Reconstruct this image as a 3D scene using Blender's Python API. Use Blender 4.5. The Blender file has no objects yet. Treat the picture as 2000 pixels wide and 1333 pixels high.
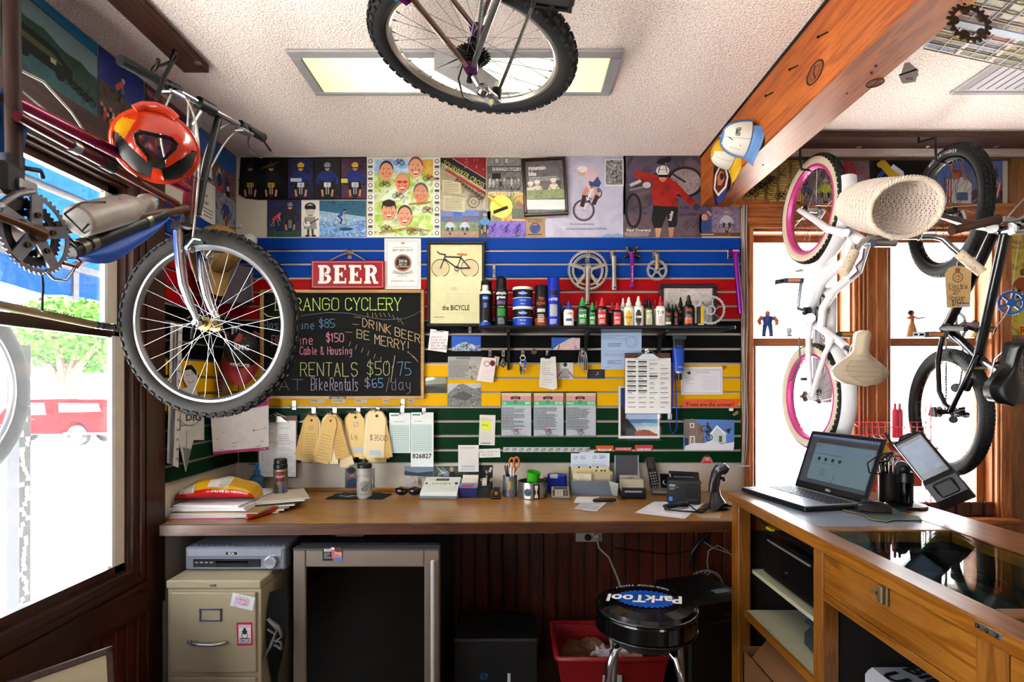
import bpy,math,random,mathutils
V=mathutils.Vector;Mx_=getattr(mathutils,'Matrix')
R=random.Random(11)
PI=math.pi
sc=bpy.context.scene
COL=sc.collection
# ---------------------------------------------------------------- camera, world, sun, exposure
F,CX,CY,EYE=1036.0,1008.0,752.0,1.5
cd=bpy.data.cameras.new('camera');cam=bpy.data.objects.new('camera',cd);COL.objects.link(cam)
cam.location=(0,0,EYE);cam.rotation_euler=(PI/2,0,0)
cd.sensor_width=36;cd.lens=36*F/2000;cd.shift_x=-(CX-1000)/2000;cd.shift_y=(CY-666.5)/2000
cd.clip_start=.02;cd.clip_end=300
sc.camera=cam
wd=bpy.data.worlds.new('world');sc.world=wd;wd.use_nodes=True
bg=wd.node_tree.nodes['Background'];bg.inputs[0].default_value=(.88,.95,1.0,1);bg.inputs[1].default_value=6.5
sl=bpy.data.lights.new('sun','SUN');sun=bpy.data.objects.new('sun',sl);COL.objects.link(sun)
sl.energy=40;sl.angle=.01;sl.color=(1,.96,.9)
sun.rotation_euler=V((-.35,.5,-1)).to_track_quat('-Z','Y').to_euler()
vs=sc.view_settings
sc.display_settings.display_device='sRGB'
vs.view_transform='Standard';vs.look='None';vs.gamma=1;vs.use_curve_mapping=False;vs.exposure=1.35
cy=sc.cycles
cy.use_denoising=True;cy.max_bounces=7;cy.diffuse_bounces=4;cy.glossy_bounces=4
cy.transmission_bounces=6;cy.transparent_max_bounces=12;cy.sample_clamp_indirect=6
cy.caustics_reflective=False;cy.caustics_refractive=False
# ---------------------------------------------------------------- px helpers: a pixel of the photograph at a measured depth
def W(px,py,Y):return V(((px-CX)*Y/F,Y,EYE+(CY-py)*Y/F))
def onx(px,py,X):
 Y=X*F/(px-CX);return V((X,Y,EYE+(CY-py)*Y/F))
def onz(px,py,Z):
 Y=(EYE-Z)*F/(py-CY);return V(((px-CX)*Y/F,Y,Z))
def onp(px,py,P0,n):
 d=V(((px-CX)/F,1,(CY-py)/F));e=V((0,0,EYE));n=V(n);return e+d*((V(P0)-e).dot(n)/d.dot(n))
 # ---------------------------------------------------------------- materials
def lin(c):
 if isinstance(c,str):
  c=c.lstrip('#');c=[int(c[i:i+2],16)for i in(0,2,4)]
 return tuple((x/255/12.92 if x/255<=.04045 else((x/255+.055)/1.055)**2.4)for x in c)+(1,)
def alb(c):return tuple(x**1.14*.76 for x in lin(c)[:3])+(1,)
MATS={}
def base_mat(name):
 m=bpy.data.materials.new(name);m.use_nodes=True
 nt=m.node_tree;b=nt.nodes['Principled BSDF'];return m,nt,b
def C(col,rough=.55,metal=0,vary=.12,scale=25,bump=0,spec=.3,coat=0,trans=0):
 key=(str(col),rough,metal,vary,scale,bump,spec,coat,trans)
 if key in MATS:return MATS[key]
 m,nt,b=base_mat('mat_%s'%str(col).strip('#'))
 L=alb(col);b.inputs['Base Color'].default_value=L;b.inputs['Roughness'].default_value=rough
 b.inputs['Metallic'].default_value=metal;b.inputs['Specular IOR Level'].default_value=spec
 b.inputs['Coat Weight'].default_value=coat
 if trans:b.inputs['Transmission Weight'].default_value=trans
 if vary or bump:
  tc=nt.nodes.new('ShaderNodeTexCoord');nz=nt.nodes.new('ShaderNodeTexNoise');nz.inputs['Scale'].default_value=scale
  nt.links.new(tc.outputs['Object'],nz.inputs['Vector'])
  if vary:
   mx=nt.nodes.new('ShaderNodeMix');mx.data_type='RGBA'
   mx.inputs[6].default_value=tuple(x*(1-vary)for x in L[:3])+(1,);mx.inputs[7].default_value=tuple(min(1,x*(1+vary))for x in L[:3])+(1,)
   nt.links.new(nz.outputs[0],mx.inputs[0]);nt.links.new(mx.outputs[2],b.inputs['Base Color'])
  if bump:
   bp=nt.nodes.new('ShaderNodeBump');bp.inputs['Strength'].default_value=bump;bp.inputs['Distance'].default_value=.002
   nt.links.new(nz.outputs[0],bp.inputs['Height']);nt.links.new(bp.outputs[0],b.inputs['Normal'])
 MATS[key]=m;return m
def INK(col):return C(col,.6,0,0)
def ramp(nt,stops,raw=False):
 r=nt.nodes.new('ShaderNodeValToRGB');e=r.color_ramp.elements
 while len(e)<len(stops):e.new(.5)
 for k,(p,c)in enumerate(stops):e[k].position=p;e[k].color=(lin if raw else alb)(c)
 return r
def WOOD(c1,c2,axis='X',scale=1.0,rough=.45,coat=.15,name='wood'):
 key=('wood',str(c1),str(c2),axis,scale,rough,coat)
 if key in MATS:return MATS[key]
 m,nt,b=base_mat(name);tc=nt.nodes.new('ShaderNodeTexCoord');mp=nt.nodes.new('ShaderNodeMapping')
 s=[22*scale]*3;s['XYZ'.index(axis)]=1.6*scale;mp.inputs['Scale'].default_value=s
 nz=nt.nodes.new('ShaderNodeTexNoise');nz.inputs['Scale'].default_value=2.2;nz.inputs['Detail'].default_value=6;nz.inputs['Distortion'].default_value=.6
 nt.links.new(tc.outputs['Object'],mp.inputs[0]);nt.links.new(mp.outputs[0],nz.inputs['Vector'])
 r=ramp(nt,[(.3,c1),(.5,c2),(.58,c1),(.75,c2)]);nt.links.new(nz.outputs[0],r.inputs[0])
 n2=nt.nodes.new('ShaderNodeTexNoise');n2.inputs['Scale'].default_value=3
 nt.links.new(tc.outputs['Object'],n2.inputs['Vector'])
 mx=nt.nodes.new('ShaderNodeMix');mx.data_type='RGBA';mx.blend_type='MULTIPLY';mx.inputs[0].default_value=.5
 r2=ramp(nt,[(.3,'#a89a90'),(.7,'#ffffff')]);nt.links.new(n2.outputs[0],r2.inputs[0])
 nt.links.new(r.outputs[0],mx.inputs[6]);nt.links.new(r2.outputs[0],mx.inputs[7]);nt.links.new(mx.outputs[2],b.inputs['Base Color'])
 b.inputs['Specular IOR Level'].default_value=.3;b.inputs['Roughness'].default_value=rough;b.inputs['Coat Weight'].default_value=coat;b.inputs['Coat Roughness'].default_value=.25
 bp=nt.nodes.new('ShaderNodeBump');bp.inputs['Strength'].default_value=.15;bp.inputs['Distance'].default_value=.001
 nt.links.new(nz.outputs[0],bp.inputs['Height']);nt.links.new(bp.outputs[0],b.inputs['Normal'])
 MATS[key]=m;return m
def PH_(cols,scale=30,rough=.35,detail=4,dist=.8):
 key=('photo',tuple(cols),scale,rough)
 if key in MATS:return MATS[key]
 m,nt,b=base_mat('printed_picture');tc=nt.nodes.new('ShaderNodeTexCoord')
 nz=nt.nodes.new('ShaderNodeTexNoise');nz.inputs['Scale'].default_value=scale;nz.inputs['Detail'].default_value=detail;nz.inputs['Distortion'].default_value=dist
 nt.links.new(tc.outputs['Object'],nz.inputs['Vector'])
 n=len(cols);r=ramp(nt,[(.32+.36*k/max(1,n-1),c)for k,c in enumerate(cols)]);nt.links.new(nz.outputs[0],r.inputs[0])
 nt.links.new(r.outputs[0],b.inputs['Base Color']);b.inputs['Roughness'].default_value=rough
 MATS[key]=m;return m
def EMIT(col,s,name='lit'):
 key=('emit',str(col),s)
 if key in MATS:return MATS[key]
 m,nt,b=base_mat(name);b.inputs['Base Color'].default_value=(.01,.01,.012,1)
 b.inputs['Emission Color'].default_value=lin(col);b.inputs['Emission Strength'].default_value=s
 MATS[key]=m;return m
def GL_(veil,tint='#ffffff',refl=.06,name='glass',fac2=0):
 key=('glass',veil,tint,refl)
 if key in MATS:return MATS[key]
 m=bpy.data.materials.new(name);m.use_nodes=True;nt=m.node_tree;nt.nodes.clear()
 o=nt.nodes.new('ShaderNodeOutputMaterial');t=nt.nodes.new('ShaderNodeBsdfTransparent');t.inputs[0].default_value=lin(tint)
 g=nt.nodes.new('ShaderNodeBsdfGlossy');g.inputs['Roughness'].default_value=.02
 a=nt.nodes.new('ShaderNodeMixShader');a.inputs[0].default_value=refl
 nt.links.new(t.outputs[0],a.inputs[1]);nt.links.new(g.outputs[0],a.inputs[2])
 if veil:
  d=nt.nodes.new('ShaderNodeBsdfTranslucent');d.inputs[0].default_value=(.95,.95,.97,1)
  x=nt.nodes.new('ShaderNodeMixShader');tc=nt.nodes.new('ShaderNodeTexCoord');nz=nt.nodes.new('ShaderNodeTexNoise');nz.inputs['Scale'].default_value=6
  mr=nt.nodes.new('ShaderNodeMapRange');mr.inputs[3].default_value=veil*.85;mr.inputs[4].default_value=veil*1.15
  nt.links.new(tc.outputs['Object'],nz.inputs['Vector']);nt.links.new(nz.outputs[0],mr.inputs[0]);nt.links.new(mr.outputs[0],x.inputs[0])
  nt.links.new(a.outputs[0],x.inputs[1]);nt.links.new(d.outputs[0],x.inputs[2]);a=x
 nt.links.new(a.outputs[0],o.inputs[0]);MATS[key]=m;return m
CH_=C('#c9cbce',.14,1,.03);SE_=C('#a9a8a6',.33,1,.08);ALU=C('#b8b8ba',.3,1,.06)
DS_=C('#4a4844',.4,1,.1);BK_=C('#0b0b0c',.45,0,.1);GB_=C('#070708',.12,0,0)
RUBBER=C('#17171a',.75,0,.2,60);WHITE=C('#e9e6e2',.6);PAPER=C('#ece9e6',.75,0,.03);BLACKINK=INK('#1a1a1c')
# ---------------------------------------------------------------- mesh builder
def fm_(o,x,y,z=None):
 x,y=V(x).normalized(),V(y).normalized();z=V(z).normalized()if z is not None else x.cross(y).normalized()
 m=Mx_((x,y,z)).transposed().to_4x4();m.translation=V(o);return m
def zf_(p,axis,up=(0,0,1)):
 z=V(axis).normalized();u=V(up)
 if abs(z.dot(u))>.98:u=V((1,0,0))if abs(z.x)<.9 else V((0,1,0))
 x=u.cross(z).normalized();return fm_(p,x,z.cross(x),z)
def rotz(a,o=(0,0,0)):return Mx_.Translation(V(o))@Mx_.Rotation(a,4,'Z')
ORG={}
GLYPH={}
def glyph(s,bold):
 k=(s,bold)
 if k not in GLYPH:
  cu=bpy.data.curves.new('txt','FONT');cu.body=s;cu.size=1;cu.resolution_u=2;cu.offset=bold
  ob=bpy.data.objects.new('txt',cu);COL.objects.link(ob)
  bpy.context.view_layer.update()
  me=bpy.data.meshes.new_from_object(ob.evaluated_get(bpy.context.evaluated_depsgraph_get()))
  vv=[(p.co.x,p.co.y)for p in me.vertices];ff=[tuple(p.vertices)for p in me.polygons]
  COL.objects.unlink(ob);bpy.data.objects.remove(ob);bpy.data.meshes.remove(me);bpy.data.curves.remove(cu)
  x0=min([a for a,b in vv]or[0]);x1=max([a for a,b in vv]or[1])
  GLYPH[k]=([(a-x0,b)for a,b in vv],ff,x1-x0)
 return GLYPH[k]
class MB:
 def __init__(s,T=None):s.v=[];s.f=[];s.m=[];s.sm=[];s.mats=[];s.T=T or Mx_.Identity(4)
 def add(s,vv,ff,m,smooth=False,T=None):
  if m not in s.mats:s.mats.append(m)
  k=s.mats.index(m);b=len(s.v);M_=s.T@T if T is not None else s.T
  s.v+=[M_@V(p)for p in vv]
  for f in ff:s.f.append([b+i for i in f]);s.m.append(k);s.sm.append(smooth)
  return s
 def box(s,lo,hi,m,bev=0,T=None):
  x0,y0,z0=lo;x1,y1,z1=hi
  if x1<x0:x0,x1=x1,x0
  if y1<y0:y0,y1=y1,y0
  if z1<z0:z0,z1=z1,z0
  b=min(bev,(x1-x0)/2.01,(y1-y0)/2.01,(z1-z0)/2.01)
  if b<=0:
   vv=[(x,y,z)for z in(z0,z1)for y in(y0,y1)for x in(x0,x1)]
   return s.add(vv,[(0,2,3,1),(4,5,7,6),(0,1,5,4),(2,6,7,3),(0,4,6,2),(1,3,7,5)],m,False,T)
  vv=[];idx={}
  for cx in(0,1):
   for cy_ in(0,1):
    for cz in(0,1):
     c=[(x0,x1)[cx],(y0,y1)[cy_],(z0,z1)[cz]];sg=[1-2*cx,1-2*cy_,1-2*cz]
     for a in range(3):
      p=[c[k]+(sg[k]*b if k!=a else 0)for k in range(3)];idx[(cx,cy_,cz,a)]=len(vv);vv.append(p)
  ff=[]
  for a in range(3):
   o1,o2=[k for k in range(3)if k!=a]
   for sd in(0,1):
    q=[]
    for(u,w)in((0,0),(1,0),(1,1),(0,1)):
     c=[0,0,0];c[a]=sd;c[o1]=u;c[o2]=w;q.append(idx[(*c,a)])
    ff.append(q)
   for u in(0,1):
    for w in(0,1):
     c0=[0,0,0];c1=[0,0,0];c0[o1]=c1[o1]=u;c0[o2]=c1[o2]=w;c1[a]=1
     ff.append([idx[(*c0,o1)],idx[(*c1,o1)],idx[(*c1,o2)],idx[(*c0,o2)]])
  for cx in(0,1):
   for cy_ in(0,1):
    for cz in(0,1):ff.append([idx[(cx,cy_,cz,a)]for a in range(3)])
  return s.add(vv,ff,m,False,T)
 def tube(s,path,r,m,n=8,closed=False,T=None,flat=1.0):
  P=[V(p)for p in path];L=len(P);rr=r if isinstance(r,(list,tuple))else[r]*L
  vv=[];ff=[];nx=None
  for i in range(L):
   if closed:t=P[(i+1)%L]-P[i-1]
   else:t=P[min(i+1,L-1)]-P[max(i-1,0)]
   t=t.normalized()if t.length>1e-9 else V((0,0,1))
   if nx is None:
    a=V((0,0,1))if abs(t.z)<.9 else V((1,0,0));nx=a.cross(t).normalized()
   nx=(nx-t*nx.dot(t))
   nx=nx.normalized()if nx.length>1e-6 else t.orthogonal().normalized()
   ny=t.cross(nx)
   for k in range(n):
    a=2*PI*k/n;vv.append(P[i]+nx*(rr[i]*math.cos(a))+ny*(rr[i]*flat*math.sin(a)))
  for i in range(L if closed else L-1):
   j=(i+1)%L
   for k in range(n):ff.append((i*n+k,i*n+(k+1)%n,j*n+(k+1)%n,j*n+k))
  s.add(vv,ff,m,True,T)
  if not closed:s.add(vv[:n],[tuple(range(n))[::-1]],m,False,T);s.add(vv[-n:],[tuple(range(n))],m,False,T)
  return s
 def cyl(s,a,b,r,m,r2=None,n=16,T=None):return s.tube([a,b],[r,r if r2 is None else r2],m,n,T=T)
 def la_(s,prof,m,n=24,T=None,cap=True,smooth=True):
  for i in range(len(prof)-1):
   a,b=prof[i],prof[i+1];mm=b[2]if len(b)>2 else m
   vv=[(p[0]*math.cos(2*PI*k/n),p[0]*math.sin(2*PI*k/n),p[1])for p in(a,b)for k in range(n)]
   s.add(vv,[(k,(k+1)%n,n+(k+1)%n,n+k)for k in range(n)],mm,smooth,T)
  if cap:
   for p,mm in((prof[0],m),(prof[-1],prof[-1][2]if len(prof[-1])>2 else m)):
    if p[0]>1e-5:s.add([(p[0]*math.cos(2*PI*k/n),p[0]*math.sin(2*PI*k/n),p[1])for k in range(n)],[tuple(range(n))],mm,False,T)
  return s
 def torus(s,Rr,r,m,n=48,k=10,T=None,arc=(0,2*PI),z=0):
  full=abs(arc[1]-arc[0]-2*PI)<1e-6;c=n if full else n+1
  return s.tube([(Rr*math.cos(arc[0]+(arc[1]-arc[0])*i/n),Rr*math.sin(arc[0]+(arc[1]-arc[0])*i/n),z)for i in range(c)],r,m,k,full,T)
 def sph(s,c,r,m,n=14,T=None):
  r=(r,r,r)if not isinstance(r,(tuple,list))else r;h=n//2;vv=[];ff=[]
  for i in range(h+1):
   t=PI*i/h
   for k in range(n):p=2*PI*k/n;vv.append((c[0]+r[0]*math.sin(t)*math.cos(p),c[1]+r[1]*math.sin(t)*math.sin(p),c[2]+r[2]*math.cos(t)))
  for i in range(h):
   for k in range(n):ff.append((i*n+k,(i+1)*n+k,(i+1)*n+(k+1)%n,i*n+(k+1)%n))
  return s.add(vv,ff,m,True,T)
 def prism(s,pts,z0,z1,m,T=None,side=None):
  n=len(pts);vv=[(x,y,z0)for x,y in pts]+[(x,y,z1)for x,y in pts]
  s.add(vv,[tuple(range(n))[::-1],tuple(range(n,2*n))],m,False,T)
  return s.add(vv,[(i,(i+1)%n,n+(i+1)%n,n+i)for i in range(n)],side or m,False,T)
 def ring(s,out,inn,z0,z1,m,T=None):
  n=len(out);vv=[(x,y,z)for z in(z0,z1)for o in(out,inn)for x,y in o];ff=[]
  for i in range(n):
   j=(i+1)%n
   ff+=[(i,j,n+j,n+i),(2*n+i,3*n+i,3*n+j,2*n+j),(i,2*n+i,2*n+j,j),(n+i,n+j,3*n+j,3*n+i)]
  return s.add(vv,ff,m,False,T)
 def grid(s,fn,nu,nv,m,smooth=True,T=None,thick=0):
  vv=[fn(i/nu,j/nv)for j in range(nv+1)for i in range(nu+1)]
  ff=[(j*(nu+1)+i,j*(nu+1)+i+1,(j+1)*(nu+1)+i+1,(j+1)*(nu+1)+i)for j in range(nv)for i in range(nu)]
  return s.add(vv,ff,m,smooth,T)
 def tx_(s,t,size,m,T,bold=0,align='c',depth=0.0003,maxw=None,shear=0):
  vv,ff,w=glyph(t,bold);kx=size
  if maxw and w*size>maxw:kx=maxw/w
  x0={'c':-w/2,'l':0,'r':-w}[align]
  return s.add([((x+x0)*kx+y*shear*size,y*size,depth)for x,y in vv],ff,m,False,T)
 def wt_(s,t,size,m,T,rad,a0=0,zc=0,bold=0,maxw=None):
  vv,ff,w=glyph(t,bold);kx=size
  if maxw and w*size>maxw:kx=maxw/w
  q=[]
  for x,y in vv:
   a=a0+(x-w/2)*kx/rad;q.append((rad*math.cos(a),rad*math.sin(a),zc+(y-.35)*size))
  return s.add(q,ff,m,False,T)
 def wp_(s,a0,a1,z0,z1,rad,m,T,n=8):
  return s.grid(lambda u,v:(rad*math.cos(a0+(a1-a0)*u),rad*math.sin(a0+(a1-a0)*u),z0+(z1-z0)*v),n,1,m,True,T)
 def bd_(s,name,parent=None,org=None):
  if not s.v:return None
  if parent is not None:o=ORG[parent]
  elif org is not None:o=V(org)
  else:
   o=V(((min(p.x for p in s.v)+max(p.x for p in s.v))/2,(min(p.y for p in s.v)+max(p.y for p in s.v))/2,min(p.z for p in s.v)))
  me=bpy.data.meshes.new(name);me.from_pydata([p-o for p in s.v],[],s.f)
  for m in s.mats:me.materials.append(m)
  me.polygons.foreach_set('material_index',s.m);me.polygons.foreach_set('use_smooth',s.sm)
  ob=bpy.data.objects.new(name,me);COL.objects.link(ob);ORG[ob]=o
  if parent is not None:ob.parent=parent
  else:ob.location=o
  return ob
def tag(o,label=None,cat=None,group=None,kind=None):
 if label:o['label']=label
 if cat:o['category']=cat
 if group:o['group']=group
 if kind:o['kind']=kind
 return o
def th_(name,label,cat,loc=(0,0,0),group=None):
 o=bpy.data.objects.new(name,None);COL.objects.link(o);o.location=loc;o.empty_display_size=.05;ORG[o]=V(loc)
 return tag(o,label,cat,group)
def on_(mb,name,label,cat,group=None):return tag(mb.bd_(name),label,cat,group)
def st_(mb,name):return tag(mb.bd_(name),kind='structure')
def dup(root,loc,label=None,rot=None,group=None):
 r=root.copy();COL.objects.link(r);r.location=loc
 if rot is not None:r.rotation_euler=rot
 if label:r['label']=label
 if group:r['group']=group
 for ch in list(root.children):
  c=ch.copy();COL.objects.link(c);c.parent=r
  for g in ch.children:
   d=g.copy();COL.objects.link(d);d.parent=c
 return r
 # ---------------------------------------------------------------- flat printed things
class Card:
 """a sheet with real thickness; shapes are printed on it in the coordinates of fn: (a, b) -> point"""
 def __init__(s,fn,n,mb=None):s.fn=fn;s.n=V(n).normalized();s.mb=mb or MB();s.k=0
 def P(s,a,b,o=0):return s.fn(a,b)+s.n*o
 def base(s,pts,m,th=.0012):
  n=len(pts);vv=[s.P(a,b,0)for a,b in pts]+[s.P(a,b,th)for a,b in pts]
  s.mb.add(vv,[tuple(range(n))[::-1],tuple(range(n,2*n))]+[(i,(i+1)%n,n+(i+1)%n,n+i)for i in range(n)],m)
  s.k=th;return s
 def rb_(s,x0,y0,x1,y1,m,th=.0012,rot=0):s.bx=(x0,y0,x1,y1);return s.base(rotp([(x0,y0),(x1,y0),(x1,y1),(x0,y1)],rot),m,th)
 def poly(s,pts,m):
  s.k+=.00006;s.mb.add([s.P(a,b,s.k)for a,b in pts],[tuple(range(len(pts)))],m if not isinstance(m,str)else INK(m));return s
 def rect(s,x0,y0,x1,y1,m,rot=0):return s.poly(rotp([(x0,y0),(x1,y0),(x1,y1),(x0,y1)],rot),m)
 def ell(s,x,y,rx,ry,m,rot=0,n=18):
  c,d=math.cos(rot),math.sin(rot)
  return s.poly([(x+rx*math.cos(2*PI*k/n)*c-ry*math.sin(2*PI*k/n)*d,y+rx*math.cos(2*PI*k/n)*d+ry*math.sin(2*PI*k/n)*c)for k in range(n)],m)
 def line(s,pts,w,m):
  m=m if not isinstance(m,str)else INK(m);s.k+=.00004
  for i in range(len(pts)-1):
   (x0,y0),(x1,y1)=pts[i],pts[i+1];L=math.hypot(x1-x0,y1-y0)or 1e-6;nx,ny=-(y1-y0)/L*w/2,(x1-x0)/L*w/2
   ex,ey=(x1-x0)/L*w*.3,(y1-y0)/L*w*.3
   s.mb.add([s.P(a,b,s.k+.00001*(i%3))for a,b in((x0+nx-ex,y0+ny-ey),(x1+nx+ex,y1+ny+ey),(x1-nx+ex,y1-ny+ey),(x0-nx-ex,y0-ny-ey))],[(0,1,2,3)],m)
  return s
 def circ(s,x,y,r,w,m,n=20,ry=None,a0=0,a1=2*PI):
  ry=ry or r;return s.line([(x+r*math.cos(a0+(a1-a0)*k/n),y+ry*math.sin(a0+(a1-a0)*k/n))for k in range(n+1)],w,m)
 def tx_(s,t,x,y,h,m,align='l',rot=0,bold=0,maxw=None,shear=0):
  vv,ff,w=glyph(t,bold);m=m if not isinstance(m,str)else INK(m);s.k+=.00006;kx=h/.72;ky=h/.72
  if maxw and w*kx>maxw:kx=maxw/w
  x0={'c':-w/2,'l':0,'r':-w}[align];c,d=math.cos(rot),math.sin(rot);q=[]
  for a,b in vv:
   gx,gy=(a+x0)*kx+b*shear*ky,-b*ky;q.append(s.P(x+gx*c-gy*d,y+gx*d+gy*c,s.k))
  s.mb.add(q,ff,m);return s
 def sb_(s,x0,y0,x1,y1,n,m,w=None,words=5,fill=.85):
  dy=(y1-y0)/n;w=w or dy*.35
  for i in range(n):
   y=y0+dy*(i+.5);x=x0;end=x0+(x1-x0)*(fill+R.random()*(1-fill)if R.random()>.2 else.5)
   while x<end:
    l=(x1-x0)/words*(.4+.8*R.random());s.line([(x,y),(min(x+l,end),y)],w,m);x+=l+(x1-x0)*.025
  return s
 def done(s,name,label,cat,group=None):return on_(s.mb,name,label,cat,group)
def rotp(pts,a):
 if not a:return pts
 cx=sum(p[0]for p in pts)/len(pts);cy_=sum(p[1]for p in pts)/len(pts);c,d=math.cos(a),math.sin(a)
 return[(cx+(x-cx)*c-(y-cy_)*d,cy_+(x-cx)*d+(y-cy_)*c)for x,y in pts]
def BWfn(Y):return lambda a,b:W(a,b,Y)
def back(Y=2.9,mb=None):return Card(BWfn(Y),(0,-1,0),mb)
def quadfn(p00,p10,p11,p01,w=1,h=1):
 a,b,c,d=V(p00),V(p10),V(p11),V(p01)
 return lambda u,v:(a*(1-u/w)+b*(u/w))*(1-v/h)+(d*(1-u/w)+c*(u/w))*(v/h)
def quad(p00,p10,p11,p01,w=1,h=1,mb=None):
 n=(V(p01)-V(p00)).cross(V(p10)-V(p00));return Card(quadfn(p00,p10,p11,p01,w,h),n,mb)
 # single-stroke hand lettering: baseline 2, x-height 6, cap 8
SF={'A':'02 28 42;14 34','B':'02 08 38 47 46 35 05;35 44 43 32 02','C':'47 38 18 07 03 12 32 43','D':'02 08 28 46 44 22 02','E':'48 08 02 42;05 35','F':'48 08 02;05 35','G':'47 38 18 07 03 12 32 43 45 25','H':'02 08;42 48;05 45','I':'22 28','J':'38 33 22 12 03','K':'02 08;48 05 42','L':'08 02 42','M':'02 08 25 48 42','N':'02 08 42 48','O':'18 07 03 12 32 43 47 38 18','P':'02 08 38 47 46 35 05','R':'02 08 38 47 46 35 05;25 42','S':'47 38 18 07 06 15 35 44 43 32 12 03','T':'08 48;28 22','U':'08 03 12 32 43 48','V':'08 22 48','W':'08 12 25 32 48','X':'02 48;08 42','Y':'08 25 48;25 22','Z':'08 48 02 42','a':'36 16 05 03 12 22 34;36 33 42','b':'08 02 22 33 35 26 05','c':'35 26 16 05 03 12 22 33','d':'38 32 12 03 05 16 36','e':'04 34 35 26 16 05 03 12 32','f':'37 28 17 12;06 26','g':'36 16 05 04 13 33;36 31 20 10','h':'08 02;05 16 26 35 32','i':'16 12;18 17','k':'08 02;36 04 32','l':'18 12','m':'02 06;05 16 25 22;25 36 45 42','n':'02 06;05 16 26 35 32','o':'16 05 03 12 22 33 35 26 16','p':'06 00;05 26 35 33 22 03','r':'02 06;04 15 26 35','s':'35 26 06 05 14 33 22 02','t':'18 13 22 32;06 36','u':'06 03 12 22 33;36 32','v':'06 22 46','w':'06 12 24 32 46','y':'06 04 13 33;36 31 20 00','z':'06 36 02 32','0':'18 07 03 12 32 43 47 38 18','1':'17 28 22','2':'07 18 38 47 45 02 42','3':'08 38 47 46 35 15;35 44 43 32 02','5':'48 08 05 35 44 43 32 02','6':'38 07 03 12 32 43 44 35 04','7':'08 48 22','8':'18 07 06 35 44 43 32 12 03 04 15 46 47 38 18','$':'47 18 06 35 43 22 03;29 21','/':'00 49','&':'42 07 18 27 04 03 12 42',',':'22 10','!':'28 24;22 21','"':'18 16;28 26','.':'22 21','-':'05 35','q':'36 16 05 04 13 33;36 30','x':'02 36;06 32','j':'26 21 10'}
def hn_(cd_,t,x,y,h,w,m,lw,dots=0,slope=0,jit=.15):
 x_=x;adv=w
 for ch in t:
  if ch==' ':x_+=adv*.7;continue
  for st in SF.get(ch,'').split(';'):
   pts=[]
   for p in st.split():
    a,b=int(p[0])+R.uniform(-jit,jit),int(p[1])+R.uniform(-jit,jit)
    px=x_+a/4*adv*.72;pts.append((px-(.18*adv if ch in 'iI1!' else 0),y+slope*(px-x)-(b-2)/6*h))
   if len(pts)>1:cd_.line(pts,lw,m)
   if dots:
    for q in(pts[0],pts[-1]):cd_.ell(q[0],q[1],dots,dots,m,n=8)
  x_+=adv*(.62 if ch in 'ilI1!,.t' else 1.0)
  # ================================================================ ROOM SHELL
D=2.9;LX=-1.529;RX=3.45;RY=-2.7;CZ=2.751
def ceilmat():
 m,nt,b=base_mat('popcorn_ceiling');tc=nt.nodes.new('ShaderNodeTexCoord')
 v=nt.nodes.new('ShaderNodeTexVoronoi');v.inputs['Scale'].default_value=130
 n=nt.nodes.new('ShaderNodeTexNoise');n.inputs['Scale'].default_value=170;n.inputs['Detail'].default_value=3
 for x in(v,n):nt.links.new(tc.outputs['Object'],x.inputs['Vector'])
 r=ramp(nt,[(.34,'#b5a59d'),(.44,'#e6d6d0'),(.6,'#f6e8e3')],True);nt.links.new(n.outputs[0],r.inputs[0]);nt.links.new(r.outputs[0],b.inputs['Base Color'])
 ad=nt.nodes.new('ShaderNodeMath');ad.operation='ADD';nt.links.new(v.outputs['Distance'],ad.inputs[0]);nt.links.new(n.outputs[0],ad.inputs[1])
 bp=nt.nodes.new('ShaderNodeBump');bp.inputs['Strength'].default_value=.6;bp.inputs['Distance'].default_value=.004
 nt.links.new(ad.outputs[0],bp.inputs['Height']);nt.links.new(bp.outputs[0],b.inputs['Normal']);b.inputs['Roughness'].default_value=.95
 return m
CEIL=ceilmat()
WALLP=C('#c9c0b2',.85,0,.06,8,.1)
TRIM=WOOD('#3c2117','#5a3424','Z',1,.4);TRIMX=WOOD('#3c2117','#5a3424','X',1,.4);TRIMY=WOOD('#3c2117','#5a3424','Y',1,.4)
RT=WOOD('#b0622e','#d08a50','Z',1,.4);RTX=WOOD('#a4582a','#c27a44','X',1,.4)
WAIN=WOOD('#4a2013','#6b3320','Z',.8,.35,.3)
# openings: left window y .35..2.09 z .762..2.279 ; two windows in the back wall ; unseen glazing added behind the camera for frontal fill
LW=(-1.3,2.09,.762,2.279)
def bx(px,Y=D):return(px-CX)*Y/F
def bz(py,Y=D):return EYE+(CY-py)*Y/F
W1=(bx(1464),bx(1664));W2=(bx(1730),bx(1941));WZ=(bz(1008),bz(448))
m=MB();m.box((LX-.3,RY,-.12),(RX+.2,D+.2,0),C('#7a6650',.5,0,.3,5));st_(m,'floor')
m=MB();m.box((LX-.25,RY-.2,CZ),(RX+.2,D+.2,CZ+.15),CEIL);st_(m,'ceiling')
m=MB()
for a,b,z0,z1 in((RY,LW[0],0,CZ),(LW[1],D,0,CZ),(LW[0],LW[1],0,LW[2]),(LW[0],LW[1],LW[3],CZ)):
 m.box((LX-.065,a,z0),(LX,b,z1),WALLP)
st_(m,'wall_left')
m=MB()
for a,b,z0,z1 in((LX-.2,W1[0],0,CZ),(W1[1],W2[0],0,CZ),(W2[1],RX+.2,0,CZ),(W1[0],W1[1],0,WZ[0]),(W1[0],W1[1],WZ[1],CZ),(W2[0],W2[1],0,WZ[0]),(W2[0],W2[1],WZ[1],CZ)):
 m.box((a,D,z0),(b,D+.18,z1),WALLP)
st_(m,'wall_back')
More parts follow.
